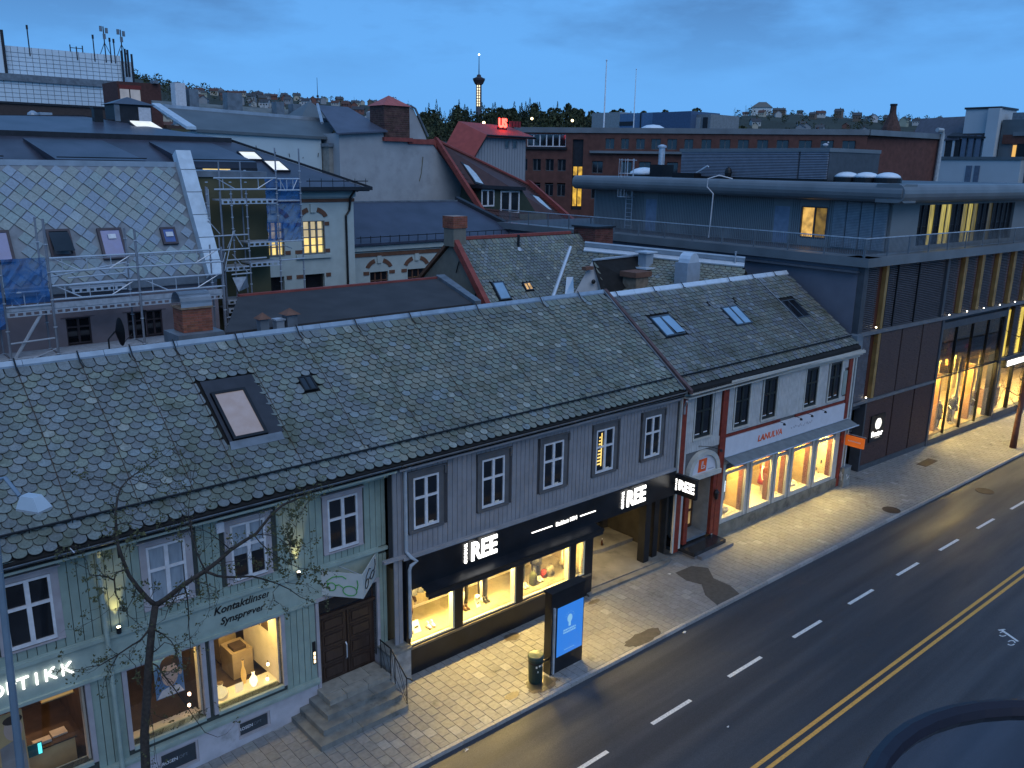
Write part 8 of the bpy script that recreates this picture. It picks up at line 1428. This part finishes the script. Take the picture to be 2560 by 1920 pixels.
# brick office slab
bo = thing('brick_office', 'long red brown brick office block with grey fascia and rows of dark windows', 'building', (90, 68, 0))
n = (-.57985 * 0, 0); fp = [(77.5, 84.96), (101.76, 50.87), (118.3, 49.0), (96, 92)]
q = MB(); rows = []
WA = [(10.5, 11.65), (12.5, 13.5), (14.4, 15.5), (16.3, 17.5), (18.3, 19.5), (20.4, 21.5), (22.5, 23.7), (24.7, 26.0), (26.9, 28.2), (29.2, 30.5), (31.5, 32.9), (34.1, 35.6), (36.6, 38.1), (39.1, 40.6)]
WB = [(8.9, 10.3), (12.6, 14.0), (14.9, 16.4), (18.4, 19.8), (21.2, 22.6), (24.0, 25.4), (27.0, 28.4), (30.0, 31.4), (33.4, 34.8), (37.5, 39.2)]
holesb = [(a, b, 18.25, 19.55) for a, b in WA] + [(a, b, 15.2, 16.75) for a, b in WB] + [(a, b, 12.0, 13.6) for a, b in WB] + [(.3, 5.4, 18.45, 20.0), (6.3, 7.7, 10.5, 19.4)] + [(a, a + 1.1, 15.4, 16.9) for a in (-.7, 1.1, 2.8, 4.4)] + [(a, a + 1.1, 12.2, 13.9) for a in (-.7, 1.1, 2.8, 4.4)]
pierced(q, BRICK, -1.2, 41.85, 0, 20.2, -.6, 0, holesb); q.build('wall', M_BRK2, bo)
q = MB(); q.add([(*BRICK.p(-1.2, -.7, 0)[:2], 0), (*BRICK.p(41.85, -.7, 0)[:2], 0), (118.3, 49, 0), (108, 92, 0), (*BRICK.p(-1.2, -.7, 0)[:2], 20.2), (*BRICK.p(41.85, -.7, 0)[:2], 20.2), (118.3, 49, 20.2), (108, 92, 20.2)], [(0, 1, 5, 4), (1, 2, 6, 5), (2, 3, 7, 6), (3, 0, 4, 7), (4, 5, 6, 7)]); q.build('core', M_BRK2, bo)
q = MB(); q.box(BRICK, -1.4, 42.0, -3, .18, 20.2, 20.85); q.add([(101.9, 50.6, 20.2), (118.4, 48.7, 20.2), (118.4, 49.4, 20.2), (102, 51.3, 20.2), (101.9, 50.6, 20.85), (118.4, 48.7, 20.85), (118.4, 49.4, 20.85), (102, 51.3, 20.85)], [(0, 1, 5, 4), (1, 2, 6, 5), (2, 3, 7, 6), (3, 0, 4, 7), (4, 5, 6, 7)]); q.build('fascia', M_SOF, bo)
MB().box(BRICK, 8.6, 42.0, 0, .5, 17.72, 18.02).build('ledge', M_SOF, bo); MB().box(BRICK, .1, 5.6, 0, .3, 18.1, 18.4).build('ledge', M_BLACK, bo)
M_WFR = mat('office_window_frame', (.10, .11, .12), .5)
r_ = random.Random(9)
for a, b in WA: window(BRICK, bo, a, b, 18.25, 19.55, M_WFR, G_DARK, -.3, rows=1, cols=2, ft=.07); r_.random() < .45 and MB().box(BRICK, a + .1 + .5 * r_.random(), b - .15, -.33, -.31, 18.3, 19.5).build('curtain', mat('office_curtain', (.30, .33, .35), .8, var=.2), bo)
for a, b in WB:
    for z in (15.2, 12.0): window(BRICK, bo, a, b, z, z + 1.5, M_WFR, G_DARK, -.3, rows=1, cols=2, ft=.07)
for a in (-.7, 1.1, 2.8, 4.4):
    for z in (15.4, 12.2): window(BRICK, bo, a, a + 1.1, z, z + 1.5, M_WFR, G_DARK, -.3, rows=1, cols=2, ft=.07)
for k in range(6): window(BRICK, bo, .3 + .85 * k, 1.15 + .85 * k, 18.45, 20.0, M_WHITE, G_DARK, -.2, rows=1, cols=1, ft=.08); k % 2 and MB().box(BRICK, .4 + .85 * k, .95 + .85 * k, -.24, -.22, 18.5, 19.9).build('curtain', MATS['office_curtain'], bo)
o = MB().box(BRICK, 6.3, 7.7, -.5, -.4, 10.5, 19.4).build('stair_glazing', M_DKE, bo)
for z0, z1 in ((11.0, 13.7), (14.9, 16.0)):
    for a in (6.45, 7.1): MB().box(BRICK, a, a + .5, -.4, -.38, z0, z1).build('lit_pane', glow('stair_amber', (1, .58, .06), .75, .5, 2), o)
q = MB(); q.tube([(116.2, 48.9, 21.3), (117.3, 48.7, 21.3), (117.5, 48.7, 20.6), (117.2, 48.7, 14)], .28, 8); q.build('downpipe', mat('pale_pipe', (.40, .44, .46), .5), bo)
# roofscape on and beyond the brick block
def slabx(name, label, x, y0, y1, z0, z1, m, dep=10, cat='building'):
    t = thing(name, label, cat, (x, (y0 + y1) / 2, 0)); MB().bx(x, x + dep, y0, y1, z0, z1).build('wall', m, t); return t
slabx('plant_room', 'pale grey concrete plant room above the brick office roof', 150, 133, 141.6, 20, 28.0, mat('pale_concrete', (.25, .29, .31), .8)); t = slabx('plant_room', 'blue clad plant rooms right of the pale concrete one', 150, 122, 133, 20, 27.6, mat('blue_cladding', (.10, .19, .32), .6)); MB().bx(149.9, 150, 129, 133, 25.0, 25.9).build('louvre', M_DKE, t); MB().bx(149.8, 150, 126.8, 127.0, 24, 27.6).build('joint', M_DKE, t)
slabx('plant_room', 'dark blue flat roofed plant room behind the brick office', 148, 112, 122, 20, 27.4, mat('dark_blue_cladding', (.06, .11, .20), .6)); t = slabx('plant_room', 'small grey louvred roof house left of the wooded skyline', 150, 108.5, 116.3, 20, 26.8, mat('grey_louvre_far', (.20, .23, .25), .7))
for k in range(4): MB().bx(149.85, 150, 109.2 + 1.8 * k, 110.3 + 1.8 * k, 22, 26.2).build('panel', mat('pale_panel_far', (.30, .35, .38), .7) if k % 2 else M_DKE, t)
c = BRICK.p(16, -6, 20.8); t = thing('roof_dome', 'pale rooflight dome on the brick office roof', 'rooflight', c); MB().lathe(c, [(1.7, 0), (1.5, .35), (.9, .65), (.02, .75)], 16).build('dome', MATS['acrylic_dome'], t, smooth=True)
t = thing('flagpole', 'tall white flagpole in front of the brick office', 'flagpole', (88, 81, 10)); MB().tube([(88, 80.9, 8), (88, 80.8, 29.5)], .17, 8, .06).build('pole', mat('white_pole', (.75, .8, .84), .4), t); MB().ell((88, 80.8, 29.6), .12, .12, .12, 8, 5).build('knob', M_GALV, t); MB().bx(87.5, 88.5, 80.5, 81.3, 18.2, 18.45).build('bracket', M_WHITE, t)
t = thing('flagpole', 'thin white flagpole standing farther back over the plant rooms', 'flagpole', (128, 110, 20)); MB().tube([(128, 110, 20), (128, 110, 33.6)], .13, 8, .05).build('pole', MATS['white_pole'], t); MB().ell((128, 110, 33.7), .11, .11, .11, 8, 5).build('knob', M_GALV, t)
# right edge: white offices with tower
wo = thing('white_office', 'white walled building with a tall blank white tower at the upper right', 'building', (150, 58, 0)); M_COLD = mat('cold_white_wall2', (.44, .50, .54), .8, var=.05, scale=.3)
MB().bx(150, 168, 49.7, 65.9, 0, 18.1).build('wall', M_COLD, wo); MB().bx(149.8, 168, 49.6, 66.1, 18.1, 18.6).build('coping', M_BLUR, wo); MB().bx(151, 158, 54.2, 59.4, 18.5, 26.0).build('tower', M_COLD, wo); MB().bx(150.8, 158.2, 54.0, 59.6, 26.0, 26.3).build('tower_cap', M_DKE, wo); MB().bx(150.2, 151.2, 54.0, 55.7, 18.6, 26.0).build('pilaster', M_COLD, wo)
for y0, y1 in ((64.6, 65.6), (56.8, 57.7), (55.6, 56.4)): MB().bx(149.9, 150, y0, y1, 14.4, 17.2).build('dark_panel', mat('slate_blue_panel', (.10, .14, .20), .6), wo)
MB().bx(150.5, 156, 59.4, 66, 18.6, 21.4).build('window_band', M_DKE, wo)
for k in range(4): MB().bx(150.35, 150.5, 60.2 + 1.5 * k, 60.55 + 1.5 * k, 18.6, 21.2).build('window_post', M_COLD, wo)
for k in range(3): MB().bx(150.3, 150.9, 56.2 + 1.1 * k, 56.9 + 1.1 * k, 18.6, 21.9).build('blue_panel', MATS['slate_blue_panel'], wo)
q = MB(); Q(q, [(150.2, 55.5, 21.7), (150.2, 61.5, 21.9), (151.2, 61, 22.4), (151.2, 56, 22.4)], (0, 0, -.3)); q.build('sagging_eave', M_DKE, wo)
q = MB(); Q(q, [(150.2, 59.5, 21.5), (150.2, 67.5, 21.3), (158, 69.5, 25.2), (158, 60, 25.4)], (0, 0, -.3)); q.build('dark_roof', mat('ribbed_dark_roof', (.055, .06, .08), .6, var=.3, scale=1, stretch=(1, 4, 1)), wo)
go = thing('grey_office', 'blue grey building with an amber lit slot at the far right edge', 'building', (152, 48, 0)); MB().bx(152, 165, 40, 54, 0, 24.3).build('wall', M_BLUR, go); MB().bx(151.8, 152, 40, 51.2, 18.4, 20.6).build('recess_shade_panel', M_BLACK, go); MB().bx(151.7, 151.8, 51.3, 51.8, 18.3, 20.4).build('lit_slot', glow('amber_slot', (1, .55, .12), .9), go); MB().bx(151.7, 152, 49.6, 53.5, 20.6, 22.0).build('brick_patch', M_BRK2, go); MB().bx(151.5, 165, 40, 52, 21.8, 22.4).build('ledge', M_SOF, go); MB().bx(153, 155, 50.6, 53, 24.3, 25.4).build('roof_box', M_ZINCD, go)  # flat black panel on the wall paints the shade of a recess
t = thing('brick_kiln_stack', 'dark bottle shaped brick stack on the distant roofs', 'chimney', (150, 71, 20)); MB().lathe((150.5, 71.2, 18), [(2.0, 0), (1.9, 3.6), (1.5, 5.4), (.9, 6.9), (.55, 7.8), (.5, 9.0)], 10).build('stack', BS, t, tint=True); MB().lathe((150.5, 71.2, 27.0), [(.6, 0), (.6, .3)], 10).build('rim', M_DKE, t)
slabx('low_far_roofs', 'flat dark roofs below the distant brick stack', 158, 66, 92, 0, 22.4, mat('dim_far_roof', (.07, .08, .10), .8)); wallbox('low_far_roofs', 'small blue white house seen between stucco gable and red roof', 'house', 54.8, 59.0, 75, 80, 18.1, mat('cold_white_wall', (.5, .5, .5)), M_BLUR)
# upper left: clad store with masts, brick stair block
M_TIL = mat('cold_tile_cladding', (.60, .72, .80), .6, var=.06, scale=.15)
st_ = thing('clad_store', 'huge pale tiled windowless building with joints at the upper left', 'building', (40, 150, 0)); MB().bx(10, 48.3, 148, 170, 0, 26.9).build('lower_block', M_TIL, st_); MB().bx(8, 48.5, 147.7, 150, 26.9, 27.9).build('parapet', M_ZINCD, st_)
MB().bx(31.5, 49.5, 152, 172, 20, 32.2).build('upper_block', M_TIL, st_); MB().bx(49.5, 52.0, 154, 172, 20, 31.6).build('upper_annex', M_TIL, st_); MB().bx(20, 32.6, 151.5, 165, 20, 34.2).build('left_block', M_TIL, st_); MB().bx(32.5, 32.9, 151.4, 152, 27, 34.3).build('dark_joint', M_DKE, st_)
q = MB()
for z in [24.6 + .62 * k for k in range(4)]: q.bx(12, 48.3, 147.97, 148, z, z + .05)
for k in range(30): q.bx(20 + .95 * k, 20.05 + .95 * k, 147.97, 148, 24, 26.9)
q.build('tile_joints', M_ZINCD, st_, kind='stuff'); q = MB()
for z in [28.2 + .62 * k for k in range(6)]: q.bx(31.5, 49.5, 151.97, 152, z, z + .05)
for k in range(19): q.bx(31.8 + .95 * k, 31.85 + .95 * k, 151.97, 152, 27.9, 32.2)
q.build('tile_joints', M_ZINCD, st_, kind='stuff')
for x, z0, z1 in ((49.55, 28.2, 33.0), (50.1, 29.0, 33.3), (50.5, 29.0, 33.2), (51.1, 28.0, 32.6)): MB().bx(x, x + .22, 151.5, 151.9, z0, z1).build('riser_pipe', M_DKE, st_)
for x, h, lb in ((36.3, 35.4, 'short black mast at the left end of the tiled store roof'), (47.3, 36.4, 'lattice antenna mast with panels, left of the pair on the tiled store'), (49.9, 36.2, 'lattice antenna mast with panels, right of the pair on the tiled store'), (48.1, 34.8, 'thin whip antenna between the two lattice masts'), (48.7, 34.7, 'second thin whip antenna between the two lattice masts'), (43.0, 33.0, 'low triple antenna post midway on the tiled store roof'), (45.6, 35.0, 'faint pole frame left of the lattice masts')):
    t = thing('antenna_mast', lb, 'antenna', (x, 152, 32)); MB().tube([(x, 152, 31), (x, 152, h)], .09, 6).build('pole', M_DKE, t)
    if h > 36: [MB().bx(x + d_ - .2, x + d_ + .2, 151.7, 151.9, h - 1.0 + e_, h - .2 + e_).build('panel_antenna', M_ZINCD, t) for d_, e_ in ((-.45, .2), (.4, 0), (.0, -.9))]; MB().tube([(x, 152, 34), (x - .8, 152, 32.2)], .05, 4).build('stay', M_DKE, t); MB().tube([(x, 152, 34), (x + .8, 152, 32.2)], .05, 4).build('stay', M_DKE, t)
    elif x == 43.0: [MB().bx(x + d_ - .06, x + d_ + .06, 151.9, 152.1, 32.2, 33.2).build('prong', M_DKE, t) for d_ in (-.9, .9)]; MB().bx(x - .9, x + .9, 151.95, 152.05, 32.7, 32.8).build('crossbar', M_DKE, t)
    else: MB().bx(x - .13, x + .13, 151.9, 152.1, h - .6, h).build('tip', M_DKE, t)
bs_ = thing('brick_stair_block', 'dark brick stair block with a tall glazed opening and one warm lamp', 'building', (41, 120, 0)); BF = Fr(0, 120, 1, 0, 0, -1); q = MB(); pierced(q, BF, 38.4, 43.9, 0, 25.7, -6, 0, [(38.65, 41.3, 19.6, 24.8)]); q.build('wall', mat('dark_stair_brick', (.085, .035, .030), .8, var=.2), bs_); MB().box(BF, 38.6, 41.35, -.5, .05, 24.8, 25.3).build('red_lintel', mat('red_lintel', (.18, .03, .025), .7), bs_)
g_ = MB().box(BF, 38.65, 41.3, -.4, -.3, 19.6, 24.8).build('stair_glazing', glow('pale_stair_glass', (.38, .42, .52), .55, .2, 1), bs_)
for x in (39.9,): MB().box(BF, x, x + .12, -.3, -.2, 19.6, 24.8).build('mullion', M_DKE, g_)
for z in (21.3, 23.1): MB().box(BF, 38.65, 41.3, -.3, -.2, z, z + .12).build('transom', M_DKE, g_)
MB().ell(BF.p(39.5, -.2, 23.3), .35, .1, .3, 10, 6).build('lamp', glow('stair_lamp', (1, .75, .3), 6), g_); MB().bx(42.8, 43.5, 119.5, 120.5, 25.7, 26.1).build('roof_hatch', M_ZINCD, bs_)
bb = wallbox('brown_block', 'low dark brown block below the tiled store', 'building', -10, 38, 116, 124, 22.0, mat('brown_far_wall', (.06, .045, .042), .8), M_DKE); 
t = thing('roof_monitor', 'pale rounded roof monitor and box on the dark brown block', 'roof unit', (19, 80, 17)); MB().lathe((18.8, 80, 17.4), [(.5, 0), (.5, 1.6), (.4, 2.1), (.1, 2.3)], 12).build('drum', M_ZINC, t); MB().bx(19.3, 20.2, 79.8, 80.8, 17.8, 19.6).build('box', M_ZINC, t)
low = wallbox('low_dark_block', 'low dark roof edge with flues behind the school ridge', 'building', -5, 24, 78, 88, 18.7, M_DKE)
mb_ = wallbox('brick_annex', 'brown brick annex with a blue lit window right of the stair block', 'building', 43.9, 47.5, 119, 126, 20.5, mat('brown_far_wall2', (.07, .045, .035), .8)); MB().bx(44.6, 46.2, 118.95, 119.0, 17.6, 18.9).build('blue_window', glow('dim_blue_window', (.12, .2, .6), .6), mb_)
# ------------------------------------------------------------------ hills
SKY = [(5, 2.2), (18.5, 2.35), (21.7, 2.55), (26, 2.8), (30.5, 3.05), (34.1, 3.2), (36.3, 3.2), (38.8, 3.3), (41.3, 3.2), (43.4, 3.3), (46.7, 3.55), (49.3, 3.5), (53.1, 3.4), (54.6, 3.4), (58.2, 3.35), (61.6, 3.5), (65.4, 3.6), (68.2, 3.72), (69.9, 4.1), (74, 4.6), (78.3, 4.4), (95, 4.0)]
def sky_el(az):
    for (a, b), (c, d) in zip(SKY, SKY[1:]):
        if az <= c: return b + (d - b) * max(0, az - a) / (c - a)
    return SKY[-1][1]
def wood(az): return max(0, min(1, (az - 33.5) / 3.0)) * max(0, min(1, (56.0 - az) / 2.0))
def hill_z(az, r):
    w_ = wood(az); R1 = 1500 * (1 - w_) + 760 * w_; t = (r - 330) / (R1 - 330); t = max(0, min(1, t)); s_ = t * t * (3 - 2 * t) if w_ < .5 else t
    h = 16 * s_ + R1 * math.tan(math.radians(sky_el(az) - (.9 * w_))) * s_ if r <= R1 else (16 + R1 * math.tan(math.radians(sky_el(az) - .9 * w_)))
    return h + 3 * noise2(az * .9, r * .012) - .5
q = MB(); AZ = [2 + 1.0 * k for k in range(100)]; RR = [330, 420, 520, 620, 700, 760, 850, 960, 1080, 1200, 1350, 1500, 1800, 2300]
q.v = [(r * math.cos(math.radians(a)), r * math.sin(math.radians(a)), hill_z(a, r) if k else -.6) for k, r in enumerate(RR) for a in AZ]; q.t = [(1, 1, 1)] * len(q.v); n_ = len(AZ)
q.f = [(j * n_ + i, (j + 1) * n_ + i, (j + 1) * n_ + i + 1, j * n_ + i + 1) for j in range(len(RR) - 1) for i in range(n_ - 1)]
struct(q, 'hills', mat('hillside_ground', (.030, .036, .024), .95, var=.3, scale=.02))
rf = random.Random(77)
def leafy(r, h, n, wd, mbk, spr=False, base=0.0):
    for k in range(n):
        if spr:
            t = k / n; rr_ = wd * (1 - t) ** .9 + .15; a = r.uniform(0, 6.28); z = h * (.08 + .92 * t); p = Vector((math.cos(a) * rr_ * r.uniform(.5, 1), math.sin(a) * rr_ * r.uniform(.5, 1), z)); s_ = .9 * (1 - t * .6)
        else:
            a, b = r.uniform(0, 6.28), r.uniform(-1, 1); c = (1 - b * b) ** .5; lob = 1 + .35 * math.sin(3 * a + b * 4); p = Vector((math.cos(a) * c * wd * lob, math.sin(a) * c * wd * lob, h * .60 + b * h * .40)) * 1.0; p.x *= r.uniform(.55, 1); p.y *= r.uniform(.55, 1); s_ = 1.15
        u = Vector([r.uniform(-1, 1) for _ in range(3)]).normalized() * s_; v = u.orthogonal().normalized() * s_; v.rotate(Matrix.Rotation(r.uniform(0, 6.28), 3, u)); g_ = r.uniform(.55, 1.5)
        mbk.poly([tuple(p - u), tuple(p + v * .7), tuple(p + u), tuple(p - v * .7)], (g_, g_, g_ * r.uniform(.8, 1.1)))
    mbk.tube([(0, 0, -1), (0, 0, h * .5)], .25, 4, .12, tint=(.5, .4, .3))
M_FIR = mat('spruce_green', (.020, .034, .020), .9, var=.3, scale=.4, tint=True); M_DEC = mat('spring_leaf_green', (.046, .056, .026), .9, var=.35, scale=.3, tint=True)
TREES = []
for k in range(4): m_ = MB(); leafy(rf, rf.uniform(15, 21), 190, rf.uniform(2.6, 3.4), m_, True); TREES.append(m_.mesh('hill_tree', M_FIR, tint=True))
for k in range(5): m_ = MB(); leafy(rf, rf.uniform(12, 17), 230, rf.uniform(3.6, 5.2), m_); TREES.append(m_.mesh('hill_tree', M_DEC, tint=True))
def pol(az, r, dz=0): return (r * math.cos(math.radians(az)), r * math.sin(math.radians(az)), hill_z(az, r) + dz)
cnt = 0
for k in range(285):
    az = rf.uniform(33.5, 55.6); r = rf.choice([760, 745, 730, 700, 650, 600, 560]) + rf.uniform(-15, 15); v = rf.random(); me = TREES[rf.randrange(4)] if v < (.55 if 46 < az < 54 else .25) else TREES[4 + rf.randrange(5)]
    fir = me in TREES[:4]; o = bpy.data.objects.new('hill_tree', me); C.objects.link(o); o.location = pol(az, r, -1.0); s_ = rf.uniform(.7, 1.12); o.scale = (s_, s_, s_ * rf.uniform(.85, 1.1)); o.rotation_euler = (0, 0, rf.uniform(0, 6.28))
    o['label'] = 'dark pointed spruce in the wood on the near hill' if fir else 'rounded leafy tree in the wood on the near hill'; o['category'] = 'tree'; o['group'] = 'spruces on the wooded hill' if fir else 'leafy trees on the wooded hill'
mass = MB()
def stamp(mb, me_src, loc, s_, rot):
    M_ = Matrix.Translation(loc) @ Matrix.Rotation(rot, 4, 'Z') @ Matrix.Diagonal((s_, s_, s_, 1)); b = len(mb.v); mb.v += [tuple(M_ @ Vector(v)) for v in me_src.v]; mb.f += [tuple(b + i for i in f) for f in me_src.f]; mb.t += me_src.t
SRC = []
for k in range(3): m_ = MB(); leafy(rf, 13, 46, 5.0, m_); SRC.append(m_)
for k in range(2): m_ = MB(); leafy(rf, 17, 50, 3.2, m_, True); SRC.append(m_)
for k in range(1500):
    az = rf.uniform(14, 84) if k < 640 else (rf.uniform(64, 80) if k < 850 else rf.uniform(14, 56)); 
    if 36 < az < 55: r = rf.uniform(480, 770)
    else: r = rf.choice([rf.uniform(600, 1500), 1500, 1490])
    if r > 1450 and rf.random() < .5 and az < 66: continue
    stamp(mass, SRC[rf.randrange(5)], Vector(pol(az, r, -3 if r > 1450 else -1.0)), rf.uniform(.55, 1.05) * (.9 if az < 66 else 1.25), rf.uniform(0, 6.28))
mass.build('hillside_trees', M_DEC, None, tint=True, kind='stuff')
o = bpy.data.objects['hillside_trees']; o['label'] = 'scattered dark trees between the houses on the far hillside'
PAL = [(.42, .44, .44), (.46, .42, .34), (.28, .30, .32), (.20, .09, .07), (.16, .12, .09), (.36, .38, .30), (.50, .52, .54)]; RFC = [(.05, .055, .065), (.10, .05, .04), (.07, .075, .08)]
HM = []
for k in range(12):
    a, b, h = rf.uniform(8, 13), rf.uniform(7, 9), rf.uniform(4.5, 8); m_ = MB(); wc = PAL[k % 7]; rc = RFC[k % 3]
    m_.add([(-a / 2, -b / 2, -4), (a / 2, -b / 2, -4), (a / 2, b / 2, -4), (-a / 2, b / 2, -4), (-a / 2, -b / 2, h), (a / 2, -b / 2, h), (a / 2, b / 2, h), (-a / 2, b / 2, h)], [(0, 1, 5, 4), (1, 2, 6, 5), (2, 3, 7, 6), (3, 0, 4, 7)], wc)
    e = .7; m_.add([(-a / 2 - e, -b / 2 - e, h - .4), (a / 2 + e, -b / 2 - e, h - .4), (a / 2 + e, 0, h + 3.2), (-a / 2 - e, 0, h + 3.2), (-a / 2 - e, b / 2 + e, h - .4), (a / 2 + e, b / 2 + e, h - .4)], [(0, 1, 2, 3), (3, 2, 5, 4)], rc); m_.add([(-a / 2, -b / 2, h), (-a / 2, b / 2, h), (-a / 2, 0, h + 3), (a / 2, -b / 2, h), (a / 2, b / 2, h), (a / 2, 0, h + 3)], [(0, 2, 1), (3, 4, 5)], wc)
    for i in range(3):
        x = -a / 2 + a * (i + .5) / 3; m_.add([(x - .6, -b / 2 - .05, h * .45), (x + .6, -b / 2 - .05, h * .45), (x + .6, -b / 2 - .05, h * .45 + 1.5), (x - .6, -b / 2 - .05, h * .45 + 1.5)], [(0, 1, 2, 3)], (.02, .025, .03))
    m_.bx(a * .1, a * .1 + .9, -.4, .5, h + 2, h + 4.4, (.12, .06, .05)); HM.append(m_.mesh('far_house', mat('far_house_paint', (1, 1, 1), .8, var=.06, scale=.2, tint=True), tint=True))
hn = 0
while hn < 290:
    az = rf.choice([rf.uniform(56.5, 73), rf.uniform(56.5, 71), rf.uniform(15, 34)]); r = rf.uniform(620, 1500); k = rf.randrange(12)
    if az > 69 and r > 900: continue
    o = bpy.data.objects.new('far_house', HM[k]); C.objects.link(o); o.location = pol(az, r, -.5); o.rotation_euler = (0, 0, math.radians(az - 90) + rf.choice([0, 1.57]) + rf.uniform(-.4, .4)); s_ = rf.uniform(.7, 1.1); o.scale = (s_, s_, s_)
    o['label'] = ['tiny %s house with a gable roof on the distant hillside' % c_ for c_ in ('pale grey', 'cream', 'mid grey', 'red', 'brown', 'sage green', 'white')][k % 7]; o['category'] = 'house'; o['group'] = '%s houses on the distant hillside' % ('pale grey', 'cream', 'mid grey', 'red', 'brown', 'sage green', 'white')[k % 7]; hn += 1
for k, (az, r, dz) in enumerate([(57.0, 620, 14), (60.4, 650, 14), (66.3, 700, 12), (56.2, 700, 16), (47.2, 640, 12), (44.6, 640, 12), (50.3, 560, 14), (62.0, 900, 10)]):
    c = pol(az, r, dz); t = thing('distant_lamp', 'tiny warm street light among the far hillside houses', 'street lamp', c, 'pinprick lights on the hillside'); MB().ell(c, .9, .9, .9, 8, 5).build('bulb', glow('pinprick', (1, .80, .45), 7), t); MB().tube([(c[0], c[1], c[2] - dz - 2), c], .15, 4).build('pole', M_DKE, t)
# telecom tower
tw = thing('tv_tower', 'slim telecom tower with a flared pod, lit shaft and mast on the wooded skyline', 'tower', (1015, 1237, 90)); c = (1015, 1237, 0); M_TW = mat('tower_concrete', (.09, .095, .11), .8)
MB().lathe((c[0], c[1], 60), [(6, 0), (5.2, 60), (5.0, 95)], 14).build('shaft', M_TW, tw); MB().lathe((c[0], c[1], 154), [(5, 0), (7.5, 2), (10.5, 8), (11, 11), (8, 12), (4, 14), (3.5, 17), (1.6, 18)], 18).build('pod', mat('dark_pod', (.05, .04, .045), .7), tw); MB().tube([(c[0], c[1], 170), (c[0], c[1], 184), (c[0], c[1], 204)], 1.1, 6, .5).build('mast', M_TW, tw); MB().ell((c[0], c[1], 205), 1.6, 1.6, 1.6, 8, 6).build('beacon', glow('beacon', (.8, .95, 1), 5), tw)
for k in range(8):
    for du in (-2.4, 1.0): a = math.radians(50.6); px, py = c[0] - 5.4 * math.cos(a) - du * math.sin(a) * -1, c[1] - 5.4 * math.sin(a) - du * math.cos(a); z = 118 + 4.6 * k; MB().lathe((px, py, z), [(.9, 0), (.9, 3.0)], 6).build('lit_window', glow('tower_window', (1, .82, .5), 2.0 if du < 0 else 3.0), tw)
# white fortress
fo = thing('fortress', 'white square fortress keep with a hipped dark roof on the hilltop', 'fortress', (1100, 705, 80)); aF = math.radians(-57); FE = Fr(1086, 717, math.cos(aF), math.sin(aF), -.84, -.54, 0)
MB().box(FE, 0, 27, -26, 0, 60, 101).build('wall', mat('fort_white', (.62, .66, .66), .8, var=.05), fo); q = MB(); e = 1.2; q.add([FE.p(-e, e, 101), FE.p(27 + e, e, 101), FE.p(27 + e, -26 - e, 101), FE.p(-e, -26 - e, 101), FE.p(9, -13, 109), FE.p(19, -13, 109)], [(0, 1, 5, 4), (1, 2, 5), (2, 3, 4, 5), (3, 0, 4)]); q.build('roof', mat('fort_roof', (.13, .13, .12), .7), fo)
for k in range(4): MB().box(FE, 3.5 + 6 * k, 4.8 + 6 * k, 0, .3, 95, 97).build('window', M_DKE, fo)
t = thing('radio_mast', 'thin radio mast on the left hill skyline', 'mast', (684, 1222, 100)); MB().tube([(684, 1222, 90), (684, 1222, 141)], .7, 5, .3).build('pole', M_DKE, t); MB().ell((684, 1222, 114), 2, 2, 2, 8, 5).build('drum', M_DKE, t)
for o in bpy.data.objects:
    if '_at' in o: del o['_at']
